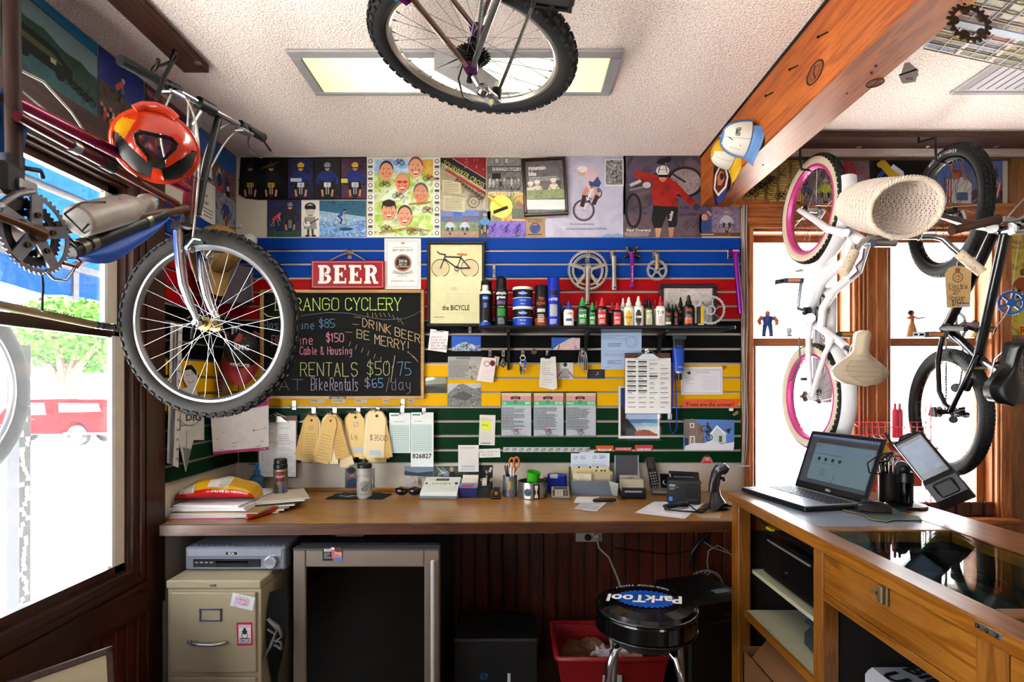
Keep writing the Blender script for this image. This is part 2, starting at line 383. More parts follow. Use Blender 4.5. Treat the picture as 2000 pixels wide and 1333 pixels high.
m=MB();m.box((RX,RY,0),(RX+.2,D,CZ),WALLP);st_(m,'wall_right')
m=MB()
for a,b,z0,z1 in((LX-.2,-.9,0,CZ),(2.6,RX+.2,0,CZ),(-.9,1.7,0,CZ),(1.7,2.6,0,.9),(1.7,2.6,2.2,CZ)):
 m.box((a,RY-.2,z0),(b,RY,z1),WALLP)
st_(m,'wall_rear')
m=MB()
for x in(1.7,2.55):m.box((x,RY-.1,.95),(x+.05,RY-.04,2.15),TRIM)
m.box((1.7,RY-.1,.9),(2.6,RY-.04,.95),TRIMX);m.box((1.7,RY-.1,2.15),(2.6,RY-.04,2.2),TRIMX);m.box((1.7,RY-.075,.9),(2.6,RY-.07,2.2),GL_(0))
st_(m,'unseen_fill_window')  # unseen rear opening, added to send fill light in from behind the camera
# ---- left window: casing, jamb, sashes, panes
m=MB();x0,x1=LX,LX+.028;y0,y1,z0,z1=LW
def casing(mb,y0,y1,z0,z1,w,mats):
 for k,(i,o,t)in enumerate(((0,.03,.02),(.03,.05,.032),(.05,.062,.02),(.062,.08,.03),(.08,w,.024))):
  mb.box((x0,y1+i,z0-o),(x0+t,y1+o,z1+o),TRIM);mb.box((x0,y0-o,z0-o),(x0+t,y0-i,z1+o),TRIM)
  mb.box((x0,y0-i,z1+i),(x0+t,y1+i,z1+o),TRIMY);mb.box((x0,y0-i,z0-o),(x0+t,y1+i,z0-i),TRIMY)
casing(m,y0,y1,z0,z1,.185,None);st_(m,'trim_1')
m=MB();FX=LX-.06
for a,b in((y0,y0+.02),(y1-.012,y1)):m.box((LX-.065,a,z0+.012),(LX-.001,b,z1-.012),TRIM)
m.box((LX-.065,y0,z1-.012),(LX-.001,y1,z1),TRIMY);m.box((LX-.065,y0,z0),(LX-.001,y1,z0+.012),TRIMY)
mz=1.688
for(za,zb,xx)in((mz,z1-.012,LX-.034),(z0+.012,mz+.028,LX-.006)):
 m.box((xx-.03,y1-.06,za),(xx,y1-.012,zb),C('#d9cdbb',.6));m.box((xx-.03,y0+.02,za),(xx,y0+.07,zb),C('#d9cdbb',.6))
 m.box((xx-.03,y0,za),(xx,y1-.012,za+.03),TRIMY);m.box((xx-.03,y0,zb-.03),(xx,y1-.012,zb),TRIMY)
 m.box((xx-.002,y1-.075,za+.03),(xx,y1-.06,zb-.03),C('#e8e8ea',.4))
m.box((LX-.045,y0,mz-.008),(LX-.008,y1-.012,mz+.032),TRIMY)
st_(m,'window_1')
m=MB();m.box((LX-.05,y0+.02,mz+.02),(LX-.047,y1-.03,z1-.02),GL_(.005,refl=.03));p=m.bd_('window_1_pane_upper');tag(p,kind='structure');p.name='window_1_upper_pane'
m=MB();m.box((LX-.024,y0+.02,z0+.02),(LX-.021,y1-.03,mz+.01),GL_(.016,refl=.03));p=m.bd_('window_1_lower_pane');tag(p,kind='structure')
# ---- wainscot below the left window and behind the desk
m=MB()
yy=-.6
while yy<2.28:
 m.box((LX,yy,0),(LX+.012,min(yy+.052,2.28),.575),WAIN,.004);yy+=.058
st_(m,'trim_2')
m=MB();xx=bx(500)
while xx<RX:
 m.box((xx,D-.012,0),(xx+.066,D,.86),WAIN,.005);m.box((xx+.066,D-.006,0),(xx+.075,D,.86),C('#1d0d08',.6));xx+=.075
st_(m,'trim_3')
m=MB();m.box((LX,2.2,0),(LX+.02,2.26,.62),TRIM);st_(m,'trim_5')
# ---- back windows
def backwin(xa,xb,name,px0,px1):
 m=MB();z0,z1=WZ;mzz=bz(668)
 m.box((xa,D-.005,z1-.015),(xb,D+.18,z1),RTX);m.box((xa,D-.005,z0),(xb,D+.18,z0+.02),RTX)
 for a in(xa,xb-.015):m.box((a,D-.005,z0),(a+.015,D+.18,z1),RT)
 for za,zb,yy in((mzz-.02,z1-.015,D+.09),(z0+.02,mzz+.018,D+.045)):
  w=.012 if zb>mzz+.1 else.04
  m.box((xa+.015,yy,za),(xa+.015+w,yy+.035,zb),RT);m.box((xb-.015-w,yy,za),(xb-.015,yy+.035,zb),RT)
  m.box((xa,yy,za),(xb,yy+.035,za+.038),RTX);m.box((xa,yy,zb-.035),(xb,yy+.035,zb),RTX)
 m.box((xa+.01,D+.03,mzz-.022),(xb-.01,D+.05,mzz+.022),RTX)
 st_(m,name)
 m=MB();m.box((xa+.02,D+.105,mzz),(xb-.02,D+.108,z1-.03),GL_(.05));m.box((xa+.02,D+.06,z0+.03),(xb-.02,D+.063,mzz),GL_(.05));st_(m,name+'_pane')
backwin(*W1,'window_2',0,0);backwin(*W2,'window_3',0,0)
m=MB();t=D-.03
za,zb=WZ
m.box((bx(1448),t,za),(bx(1466),D,zb),RT,.004);m.box((bx(1458),t-.008,za),(bx(1466),t+.001,zb),RT,.003)
m.box((bx(1662),t,za),(bx(1733),D,zb),RT,.004)
for a in(1668,1676,1684):m.box((bx(a),t-.012,za),(bx(a+4),t,zb-.0),RT,.003)
m.box((bx(1700),t-.02,za),(bx(1722),t+.001,zb),RT,.004)
m.box((bx(1939),t,za),(bx(1967),D,zb),RT,.004);m.box((bx(1943),t-.012,za),(bx(1951),t+.001,zb),RT,.003)
m.box((bx(1448),t,zb),(bx(1967),D,zb+.13),RTX,.004);m.box((bx(1452),t-.012,zb+.02),(bx(1963),t+.001,zb+.055),RTX,.004);m.box((bx(1440),t-.01,zb+.105),(bx(1972),t+.001,zb+.13),RTX,.004)
m.box((bx(1448),t,za-.14),(bx(1967),D,za),RTX,.004);m.box((bx(1440),t-.05,za-.03),(bx(1972),D,za),RTX,.006)
st_(m,'trim_4')
m=MB();m.box((bx(1968),D-.02,.0),(RX,D,bz(312)),WOOD('#8a5a33','#a97548','Z',.8));st_(m,'trim_6')
# thin mouldings and cables at the top of the window wall
m=MB();m.box((bx(1440),D-.025,bz(309)),(RX,D,bz(296)),C('#cfc3bb',.7));m.box((bx(1440),D-.012,bz(314)),(RX,D,bz(309)),C('#6d4a3c',.6));st_(m,'trim_7')
# ---- ceiling beam
BM=WOOD('#a04e14','#c87430','Y',.8,.5,.06,'beam_wood')
m=MB();bl,br,bz0=1.008,1.168,2.472
m.box((bl,RY,bz0),(br,D,CZ),BM,.004);m.box((bl-.004,RY,CZ-.012),(bl,D,CZ),C('#0e0c0b',.8))
def knot(T,r,mb):mb.torus(r,.0025,C('#3c1d0d',.6),24,5,T=T);mb.la_([(r*.9,0),(0,.001)],C('#8a4c22',.5),20,T=T);mb.torus(r*.6,.0015,C('#6a3616',.6),20,4,T=T);mb.tube([(-r*.1,-r*.7,.001),(r*.12,0,.001),(-r*.05,r*.7,.001)],.0018,C('#3a1c0c',.7),5,T=T)
Tl=lambda px,py:fm_(onx(px,py,bl)+V((-.001,0,0)),(0,1,0),(0,0,1),(-1,0,0))
for px,py,r in((1592,142,.032),(1425,358,.04)):knot(Tl(px,py)@Mx_.Diagonal((1.5,1,1,1)),r,m)
Tb=lambda px,py:fm_(onz(px,py,bz0)+V((0,0,-.001)),(1,0,0),(0,1,0),(0,0,-1))
knot(Tb(1709,162),.024,m)
for px,py in((1711,129),(1654,182),(1490,322),(1702,142)):m.sph(onz(px,py,bz0),.004,C('#24120a',.6),8)
for px,py in((1618,62),(1560,127),(1511,180)):m.tube([onx(px,py,bl)+V((-.001,0,0)),onx(px,py,bl)+V((-.022,.02,-.004))],.0025,C('#2a1a12',.5,.6),6);m.sph(onx(px,py,bl)+V((-.022,.02,-.004)),.005,C('#2a1a12',.5,.6),8)
b_=st_(m,'trim_8');b_.name='ceiling_beam'
# ---- ceiling lights
def troffer(xa,xb,ya,yb,on,name,label):
 t=th_(name,label,'light',((xa+xb)/2,(ya+yb)/2,CZ));f=MB();w=.045
 FR=C('#b9b7ba',.45)
 for lo,hi in(((xa,ya,CZ-.012),(xb,ya+w,CZ)),((xa,yb-w*.6,CZ-.012),(xb,yb,CZ)),((xa,ya+w,CZ-.012),(xa+w,yb-w*.6,CZ)),((xb-w,ya+w,CZ-.012),(xb,yb-w*.6,CZ))):f.box(lo,hi,FR,.004)
 f.box((xa+w,ya+w,CZ-.003),(xb-w,ya+w+.012,CZ),C('#8d8a90',.5));f.bd_('frame',t)
 d=MB();d.box((xa+w,ya+w,CZ-.008),(xb-w,yb-w*.6,CZ-.004),on)
 if on is not LENS:
  for k in range(30):x=xa+w+(xb-xa-2*w)*k/30;d.box((x,ya+w,CZ-.011),(x+.004,yb-w,CZ-.008),C('#8f8a96',.5))
 d.bd_('diffuser',t)
 return t
def lensmat():
 m,nt,b=base_mat('lit_lens');tc=nt.nodes.new('ShaderNodeTexCoord');sp=nt.nodes.new('ShaderNodeSeparateXYZ');nt.links.new(tc.outputs['Object'],sp.inputs[0])
 r=ramp(nt,[(0,'#b4cc6a'),(.12,'#d2e09a'),(.32,'#fffff4'),(.7,'#fffff4'),(.88,'#d8e6a4'),(1,'#cde08a')],True)
 mr=nt.nodes.new('ShaderNodeMapRange');mr.inputs[1].default_value=-.6;mr.inputs[2].default_value=.6
 nt.links.new(sp.outputs[0],mr.inputs[0]);nt.links.new(mr.outputs[0],r.inputs[0])
 nt.links.new(r.outputs[0],b.inputs['Emission Color']);b.inputs['Emission Strength'].default_value=.52;b.inputs['Base Color'].default_value=(.7,.75,.55,1)
 return m
LENS=lensmat()
lx0=W(556,95,1)[0]*1.251*F/(752-95);
yb_,yf_=1.251*F/(752-183),1.251*F/(752-94)
troffer((556-CX)*yf_/F,(1220-CX)*yf_/F,yf_,yb_,LENS,'ceiling_light','lit fluorescent ceiling light with glowing yellowish lens behind hanging wheel')
yb2,yf2=1.251*F/(752-181),1.251*F/(752-118)
troffer((1852-CX)*yb2/F,(1852-CX)*yb2/F+1.25,yb2-.31,yb2,C('#d8d6de',.35),'ceiling_light','unlit white fluorescent ceiling light right of the wooden beam')
# the tubes inside the lit fixture
al=bpy.data.lights.new('fluorescent_tubes','AREA');al.shape='RECTANGLE';al.size=1.15;al.size_y=.2;al.energy=8;al.color=(1,.98,.88)
ao=bpy.data.objects.new('fluorescent_tubes',al);COL.objects.link(ao);ao.location=((556+1220-2*CX)/2*yf_/F,(yf_+yb_)/2,CZ-.02)
# ---- hook boards on the ceiling
def hookboard(lo,hi,ax,label,hooks,washers):
 t=th_('hook_board',label,'hook board',((lo[0]+hi[0])/2,(lo[1]+hi[1])/2,lo[2]));m=MB()
 m.box(lo,hi,WOOD('#4b2d20','#6a4433',ax,.8,.5),.003);m.bd_('board',t)
 for p in washers:w=MB();w.la_([(.012,0),(.012,-.003),(.005,-.006),(0,-.007)],SE_,14,T=Mx_.Translation(V(p)));w.bd_('bolt',t)
 for pts in hooks:h=MB();h.tube(pts,.0055,C('#141316',.5,.2),8);h.sph(pts[-1],.0075,C('#141316',.5),8);h.bd_('hook',t)
 return t
zb_=CZ-.031
def hk(px,py,Y,s=1):p=W(px,py,Y);return p
hookboard((-1.3,.3,zb_),(-1.2,2.075,CZ),'Y','brown board on the ceiling carrying the mountain bike at the left window',[[(-1.245,1.93,zb_),(-1.25,1.92,zb_-.05),(-1.25,1.88,zb_-.085),(-1.245,1.83,zb_-.12),(-1.235,1.8,zb_-.15),(-1.22,1.78,zb_-.165),(-1.2,1.77,zb_-.16),(-1.19,1.765,zb_-.14)]],[onz(340,104,zb_),onz(386,123,zb_)])
# ================================================================ SLATWALL and its top posters
SF_Y=D-.022
GZ=[465,489.5,516,543.5,570,598,625,653,682,710.5,739,767,795.5,823.5,852,880,906]
SC=[C(c,.5,0,.06,4,spec=.06)for c in('#0c3f90','#a00f18','#08080a','#d2a300','#04331a')]
def slatcol(k):return SC[0 if k<3 else 1 if k<6 else 2 if k<9 else 3 if k<12 else 4]
GRV=C('#9a8f86',.5,.3)
t=th_('slatwall','slatwall panel in blue red black yellow and green bands behind the desk','slatwall',(0,D,1))
ext=LX+.024
for k in range(16):
 z1,z0=bz(GZ[k],SF_Y),bz(GZ[k+1],SF_Y);m=MB();m.box((ext,SF_Y,z0+.006),(bx(1447,SF_Y),D-.003,z1-.006 if k else z1),slatcol(k),.0015);m.bd_('slat',t)
m=MB();m.box((ext,SF_Y+.009,bz(906,SF_Y)),(bx(1447,SF_Y),D-.002,bz(466,SF_Y)),GRV)
for k in range(1,16):z=bz(GZ[k],SF_Y);m.box((ext,SF_Y+.002,z-.006),(bx(1447,SF_Y),SF_Y+.01,z-.002),C('#b5aaa2',.4,.4))
m.bd_('groove_liner',t)
t=th_('slatwall','short slatwall panel on the left wall beside the window casing','slatwall',(LX,2.6,1))
for k in range(16):
 z1,z0=bz(GZ[k],SF_Y),bz(GZ[k+1],SF_Y);m=MB();m.box((LX+.003,2.285,z0+.006),(LX+.022,SF_Y-.001,z1-.006 if k else z1),slatcol(k),.0015);m.bd_('slat',t)
m=MB();m.box((LX+.002,2.285,bz(906,SF_Y)),(LX+.013,SF_Y-.001,bz(466,SF_Y)),GRV);m.bd_('groove_liner',t)
# ---------------------------------------------------------------- helpers for drawn pictures
SKIN,DKH='#c98d6b','#2a1c14'
def rd_(c,x,y,s,jersey,shorts='#15151a',helmet='#d8c42a',bike='#c7c2ba',face=SKIN,plate=None,front=True):
 """a racer seen from the front (or the side), s = height in the card's units"""
 if front:
  c.ell(x,y+.36*s,.07*s,.16*s,'#16161a');c.ell(x,y+.36*s,.03*s,.12*s,'#3a3835')
  c.poly([(x-.2*s,y+.02*s),(x-.12*s,y-.22*s),(x+.12*s,y-.22*s),(x+.2*s,y+.02*s),(x+.1*s,y+.12*s),(x-.1*s,y+.12*s)],jersey)
  c.line([(x-.14*s,y-.15*s),(x-.27*s,y+.02*s),(x-.24*s,y+.14*s)],.07*s,jersey);c.line([(x+.14*s,y-.15*s),(x+.27*s,y+.02*s),(x+.24*s,y+.14*s)],.07*s,jersey)
  c.line([(x-.1*s,y+.1*s),(x-.14*s,y+.3*s)],.08*s,shorts);c.line([(x+.1*s,y+.1*s),(x+.14*s,y+.3*s)],.08*s,shorts)
  c.line([(x-.14*s,y+.3*s),(x-.12*s,y+.45*s)],.05*s,face);c.line([(x+.14*s,y+.3*s),(x+.12*s,y+.45*s)],.05*s,face)
  c.line([(x-.3*s,y+.15*s),(x+.3*s,y+.15*s)],.025*s,'#222226');c.line([(x-.03*s,y+.15*s),(x-.03*s,y+.4*s)],.02*s,bike);c.line([(x+.03*s,y+.15*s),(x+.03*s,y+.4*s)],.02*s,bike)
  c.ell(x,y-.3*s,.07*s,.09*s,face);c.ell(x,y-.36*s,.09*s,.075*s,helmet);c.line([(x-.06*s,y-.29*s),(x+.06*s,y-.29*s)],.03*s,'#141418')
  for d in(-.05,0,.05):c.line([(x+d*s,y-.42*s),(x+d*s*1.2,y-.33*s)],.012*s,'#4b4a20')
  if plate:c.rect(x-.09*s,y+.1*s,x+.09*s,y+.22*s,plate[0]);c.tx_(plate[1],x,y+.2*s,.08*s,'#15151a','c')
 else:
  bs_(c,x,y+.25*s,.62*s,bike,'#16161a')
  c.line([(x-.05*s,y+.0*s),(x+.1*s,y+.12*s),(x+.02*s,y+.32*s)],.07*s,shorts);c.line([(x-.06*s,y),(x+.16*s,y-.2*s)],.14*s,jersey)
  c.line([(x+.16*s,y-.18*s),(x+.24*s,y+.02*s)],.05*s,face);c.ell(x+.22*s,y-.28*s,.06*s,.07*s,face);c.ell(x+.22*s,y-.32*s,.08*s,.055*s,helmet)
def bs_(c,x,y,w,col,tyre='#141416',lw=None,saddle='#141416'):
 lw=lw or w*.025;r=w*.21
 for k in(-1,1):c.circ(x+k*.3*w,y,r,lw*1.2,tyre,26)
 a,b,h,s_=(x-.3*w,y),(x-.03*w,y+.02*w),(x+.22*w,y-.28*w),(x-.1*w,y-.27*w)
 for p in((a,b),(b,h),(s_,h),(s_,b),(a,s_),(h,(x+.3*w,y))):c.line(p,lw,col)
 c.line([s_,(x-.12*w,y-.36*w)],lw,col);c.line([(x-.18*w,y-.37*w),(x-.05*w,y-.37*w)],lw*1.5,saddle);c.line([h,(x+.21*w,y-.36*w),(x+.27*w,y-.38*w)],lw,col);c.circ(b[0],b[1],.05*w,lw,tyre,14)
def face(c,x,y,w,hair='#3a2414',skin='#e0a27c',shades=None,mouth=True,hat=None):
 h=w*1.35;c.ell(x,y-.1*h,w*.56,h*.55,hair);c.ell(x,y,w*.5,h*.52,skin);c.ell(x-.5*w,y,.07*w,.13*h,skin);c.ell(x+.5*w,y,.07*w,.13*h,skin)
 c.ell(x+.16*w,y-.1*h,.1*w,.06*h,'#c97c5a');c.poly([(x-.08*w,y+.12*h),(x,y-.12*h),(x+.1*w,y+.13*h)],'#c98562')
 c.ell(x-.25*w,y+.12*h,.11*w,.08*h,'#d5714f');c.ell(x+.27*w,y+.12*h,.11*w,.08*h,'#d5714f')
 if shades:c.ell(x-.2*w,y-.1*h,.17*w,.085*h,shades);c.ell(x+.22*w,y-.1*h,.17*w,.085*h,shades);c.line([(x-.4*w,y-.13*h),(x+.42*w,y-.13*h)],.04*w,'#6b2a1a')
 else:
  for d in(-.2,.2):c.ell(x+d*w,y-.09*h,.09*w,.04*h,'#f3efe8');c.ell(x+d*w,y-.09*h,.04*w,.04*h,'#2a2a30');c.line([(x+d*w-.11*w,y-.17*h),(x+d*w+.1*w,y-.19*h)],.035*w,hair)
 if mouth:c.poly([(x-.22*w,y+.22*h),(x+.24*w,y+.2*h),(x+.14*w,y+.36*h),(x-.1*w,y+.36*h)],'#8d2f2a');c.poly([(x-.19*w,y+.225*h),(x+.21*w,y+.21*h),(x+.14*w,y+.29*h),(x-.12*w,y+.29*h)],'#f5f2ec')
 else:c.line([(x-.12*w,y+.27*h),(x+.16*w,y+.27*h)],.04*w,'#8d4a3a')
 if hat:c.ell(x,y-.42*h,.5*w,.2*h,hat)
PY=D-.004
def wallcard():return back(PY)
BIGFLAG='#b3262c'
# 1 long dark strip of five racers, bottom corner curling off the wall corner
c=wallcard();c.base([(470,308),(716,307),(716,390),(505,391),(480,388),(466,380)],C('#08080a',.3,0,.1))
for x0,x1,col in((563,612,PH_(('#0d1540','#1c2560','#2a1a30','#0c0c14'))),(614,664,PH_(('#07070a','#101014','#0a0a0c'))),(667,715,PH_(('#3a1f3a','#5b3350','#241824')))):c.rect(x0,310,x1,388,col)
for x,j,hl,pl in((489,'#141519','#26262c',('#b59a1e','1')),(530,'#16171d','#2a2a30',('#b8951c','6')),(588,'#1c2a6e','#cfb31f',('#c9ccd4','4')),(640,'#1a2f74','#8d93a6',('#cfd2d8','5')),(694,'#24357e','#d6c03a',('#c9ccd4','20'))):
 rd_(c,x,350,74,j,helmet=hl,plate=pl)
c.line([(512,330),(545,318)],3,'#5b5220');c.rect(568,349,590,356,'#b8c0d4');c.rect(667,350,680,358,'#d2c14a')
c.done('race_poster','long dark strip poster of five bike racers in the wall corner','poster')
c=wallcard();c.rb_(522,391,588,463,PH_(('#1c1a3a','#2d2a55','#14122a')),rot=0);c.rect(522,452,588,463,PH_(('#1c3a2a','#2d5a48','#101a18'),90))
rd_(c,537,430,44,'#b0372c',helmet='#5a2a60',front=False);rd_(c,567,422,60,'#26242e',helmet='#8c8a98');c.done('photo_print','purple night photo of two riders under the dark racers strip','photo')
c=wallcard();c.rb_(589,393,624,463,C('#d3cdc4',.6));c.ell(606,405,11,9,'#3a3836');c.ell(606,412,9,13,'#b9b2a8');c.rect(596,402,617,409,'#101012');c.ell(600,406,5,3.6,'#0b0b0d');c.ell(612,406,5,3.6,'#0b0b0d');c.line([(603,421),(610,421)],1.4,'#4a3a38')
c.poly([(596,424),(616,424),(619,448),(593,448)],'#8f8a84');c.poly([(600,448),(605,448),(604,459),(600,459)],'#3a3836');c.poly([(608,448),(613,448),(613,459),(609,459)],'#3a3836');c.ell(601,461,5,2,'#141414');c.ell(613,461,5,2,'#141414')
c.ell(600,438,8,6,'#d8d3cb');c.circ(600,438,8,.8,'#2a2826',ry=6);c.line([(606,437),(622,428)],2.4,'#4a4844');c.line([(596,428),(598,437)],3,'#6b6660')
c.done('cartoon_print','white cartoon print of a man in dark glasses with a ukulele','picture')
c=wallcard();c.rb_(624,392,715,463,PH_(('#5f86b8','#8fb2d8','#3a6a9c','#a9c2da'),40));c.poly([(624,392),(715,392),(715,424),(624,412)],PH_(('#20506a','#2f6d86','#173f58'),50));c.poly([(624,412),(715,424),(715,430),(660,440),(624,430)],PH_(('#a8bccf','#7f9cb8','#c5d2dd'),90))
rd_(c,664,424,42,'#1f4fa0',helmet='#2a3a60',front=False,shorts='#1a2a50');c.ell(676,448,14,3,'#27405f');c.done('photo_print','blue tinted photo of a rider descending a stony slope','photo')
# caricature poster
c=wallcard();c.rb_(717,308,860,464,C('#e4ded6',.4));c.rect(731,311,846,461,PH_(('#8fb04a','#b4c85a','#d9dcc0','#79a03f'),18))
c.rect(731,311,846,338,PH_(('#6f9fd8','#a8c6e8','#d9e2e8'),30));c.poly([(806,322),(828,312),(846,312),(846,352),(826,338)],PH_(('#c9a23a','#e0c05a'),40));c.poly([(740,392),(776,360),(800,372),(780,392)],'#dfe6cf')
for x0,x1 in((718,729),(848,859)):
 for k in range(13):
  y=312+k*11.7
  if k%2:c.rect(x0+1,y,x1-1,y+5,'#5d5a58');c.line([(x0+1,y+7.5),(x1-1,y+7.5)],1,'#8d8a86')
  else:c.circ((x0+x1)/2,y+3.5,3.6,1.4,'#2a2a2c',12)
face(c,755,336,25,'#4a2e1c','#e0a07c',mouth=False);face(c,812,329,26,'#8a5f38','#e6a988');face(c,786,360,25,'#c9a05a','#dd9a78',shades='#c23a2a');face(c,822,380,26,'#5d5a66','#d39072',mouth=False);face(c,760,413,26,'#2a1c14','#dd9c80',hat='#2a1c16');face(c,791,424,26,'#54402c','#d99a80')
for x,y in((752,362),(838,350),(756,448),(778,384),(836,412),(806,454),(780,320)):bs_(c,x,y,20,R.choice(['#27408a','#8a5a2a','#b03a2a']),'#2a2a4a',.9)
for a in(((742,456),(800,446),(840,452)),((800,400),(842,396))):c.line(a,2.4,'#b5713a')
c.done('caricature_poster','white bordered poster with six smiling caricature heads on green hills','poster')
# cross race poster and the two notes taped on it
c=wallcard();c.rb_(861,308,949,423,PH_(('#8d8168','#a5987c','#6f654f'),25));c.poly([(880,308),(949,308),(949,352),(878,309)],C('#8e1b26',.4));c.poly([(861,309),(880,309),(949,350),(949,372),(861,318)],'#161a2e');c.poly([(868,332),(872,330),(949,376),(949,383)],'#a52a22')
c.tx_('SQUAWKER CROSS',864,321,10,'#c9c24a',rot=.53,maxw=92);c.line([(862,319),(948,372)],.9,'#d8d2b8');c.line([(884,310),(949,350)],.9,'#d8d2b8')
for k in range(10):c.ell(905+R.random()*40,312+R.random()*20,.9,.9,'#e6e0d8',n=6)
for x,y,r in((925,395,11),(938,382,8)):c.circ(x,y,r,1.4,'#3a3428');c.circ(x,y,r*.4,1,'#3a3428')
c.rect(861,411,949,423,PH_(('#274a9a','#3d62b0','#5c4a6a'),60));c.rect(886,413,902,422,'#3a6ac0')
for k in range(9):rd_(c,893+k*6,352+k*4.5,13,'#4a4438',helmet='#6a5f4a')
c.done('race_poster','tan race poster with slanted blue banner and red corner','poster')
for q,s_,lab in((((864,351),(900,357),(901,380),(864,375)),6,'handwritten cream note taped high on the tan race poster'),(((866,382),(909,387),(908,415),(866,412)),8,'handwritten cream note taped low on the tan race poster')):
 c=back(PY-.003);c.base(q,C('#c9bfa2',.8),.0008);c.sb_(q[0][0]+3,q[0][1]+4,q[1][0]-4,q[2][1]-4,s_,'#3a352c',.7);c.done('taped_note',lab,'note')
c=back(PY-.001);c.rb_(861,424,935,464,PH_(('#4a5f30','#6b7f44','#8d8058'),30));c.rect(861,424,935,434,PH_(('#24357a','#3a4c8c'),40));c.rect(861,452,935,464,PH_(('#8d7058','#a5846a'),60))
for x in(879,908):rd_(c,x,442,34,'#b8c0d0',helmet='#c04a3a',front=True);
c.done('photo_print','photo of two racers shaking hands beside a fence','photo')
c=back(PY-.002);c.rb_(936,413,958,464,PH_(('#24221f','#3b3630','#15140f'),60));rd_(c,947,436,44,'#5a88b0',helmet='#a8b4c0',bike='#c6c0b8');c.done('photo_print','narrow dark photo of one rider in a blue jersey','photo')
c=wallcard();c.rb_(951,308,1018,373,PH_(('#4d4b49','#7a7774','#2c2b2a'),40));c.rect(951,308,1018,324,PH_(('#8f8c89','#6a6865'),60));c.rect(951,324,1018,337,'#5a5855')
for x in(966,985):c.rect(x,309,x+9,320,'#2a2a2a');c.rect(x+1,310,x+8,319,'#b2afab')
c.tx_('DURANGO CYCLERY',962,334,6.5,'#e6e3df',maxw=70*.8,bold=.01);c.rect(961,339,978,350,'#1c1c1c')
for k in range(9):c.ell(957+k*7,352+(k%2)*3,2,2.6,'#c6c2bd');c.rect(954.5+k*7,354,959.5+k*7,365,R.choice(['#8d8a86','#3a3a3a','#b8b4af']))
for k in range(8):c.circ(955+k*8,366,4.5,.8,'#1a1a1a',12)
c.done('photo_print','black and white photo of riders before a bike shop front','photo')
c=back(PY-.002);c.rb_(952,374,1026,463,PH_(('#c85f14','#e0a01c','#5a7a1c','#8d2a10'),16));c.rect(952,432,1026,463,PH_(('#5b3a9a','#7a58c0','#3d2a70'),30));c.ell(979,404,22,22,PH_(('#c9d020','#e6e04a'),60));c.tx_('POLOGEBY2004',954,383,8,'#e6dcc0',maxw=69,bold=.01)
c.poly([(952,384),(956,382),(985,404),(980,408)],'#d8c02a');c.poly([(963,412),(991,402),(993,408),(964,419)],'#141208');c.rect(1000,408,1024,428,PH_(('#2f3a14','#44521c'),60))
for x in(962,988,1010):rd_(c,x,446,24,'#4a2f86',helmet='#3a2570',bike='#2f2060',front=False,face='#5a3a90')
c.done('event_poster','orange and purple event poster with a yellow disc','poster')
# framed poster
def framed(name,label,pts,mat_frame,w,Y,art,cat='framed picture',depth=.02,glass=True):
 """pts: outer px corners TL TR BR BL"""
 P4=[W(a,b,Y)for a,b in pts];o=sum(P4,V())/4;t=th_(name,label,cat,o)
 ex=(P4[1]-P4[0]);ez=(P4[3]-P4[0]);Lx,Lz=ex.length,ez.length;T=fm_(P4[0],ex,ez)
 f=MB(T)
 for lo,hi in(((0,0,-depth),(Lx,w,0)),((0,Lz-w,-depth),(Lx,Lz,0)),((0,w,-depth),(w,Lz-w,0)),((Lx-w,w,-depth),(Lx,Lz-w,0))):f.box(lo,hi,mat_frame,.004)
 f.bd_('frame',t)
 q=Card(lambda a,b:T@V((a*Lx,b*Lz,-depth*.45)),T.to_3x3()@V((0,0,-1)))
 art(q,w/Lx,w/Lz);q.mb.bd_('picture',t)
 if glass:g=MB(T);g.box((w,w,-depth*.75),(Lx-w,Lz-w,-depth*.72),GL_(0,refl=.016));g.bd_('pane',t)
 return t
def art_mb(q,a,b):
 q.rb_(a*.9,b*.9,1-a*.9,1-b*.9,PH_(('#4a4648','#6a6468','#3a3638'),20));q.rect(a,.62,1-a,1-b,PH_(('#3c3a34','#5a564c'),60));
 q.tx_('mountain',.15,.2,.075,'#ecebe8',maxw=.6,bold=.02);q.tx_('bike',.15,.3,.075,'#ecebe8',maxw=.27,bold=.02);q.sb_(.15,.32,.85,.4,3,'#c9c6c2',.01)
 q.poly([(a,b),(1-a,b),(1-a,.2),(.8,.12),(.5,.16),(a,.14)],PH_(('#55585c','#3f4246'),30))if False else None
 for x,y,s in((.33,.5,.2),(.7,.48,.22),(.18,.52,.16)):q.ell(x,y-.06,.055,.04,'#d0a48a');q.ell(x,y-.09,.07,.035,'#d8d4ce');q.poly([(x-.14,y+.08),(x-.08,y-.02),(x+.08,y-.02),(x+.14,y+.08)],'#cfcac4');q.line([(x-.1,y+.02),(x-.03,y+.1)],.035,'#b98f78');q.line([(x+.1,y+.02),(x+.03,y+.1)],.035,'#b98f78')
 q.rect(a,.55,1-a,.7,PH_(('#6f7a4a','#8c9a62','#5a6440'),60));q.sb_(.45,.86,.85,.9,2,'#cfccc8',.01)  # olive band: the ceiling light's reflection painted across the print
framed('framed_poster','brown framed black and white mountain bike magazine poster hung slightly crooked',[(1018,312),(1104,308),(1113,421),(1024,425)],WOOD('#2c130c','#4a2216','Z',1,.3),.017,D-.012,art_mb)
c=wallcard();c.rb_(1027,427,1063,463,C('#a88a68',.6));c.tx_('KLUVER',1045,435,6,'#2a2420','c',maxw=26);c.circ(1045,446,9.5,2,'#2c3a7a');c.poly([(1036,445),(1041,440),(1047,441),(1052,439),(1054,446),(1050,452),(1044,455),(1039,452)],'#3a4a8c');c.sb_(1031,456,1060,461,1,'#3a3028',2)
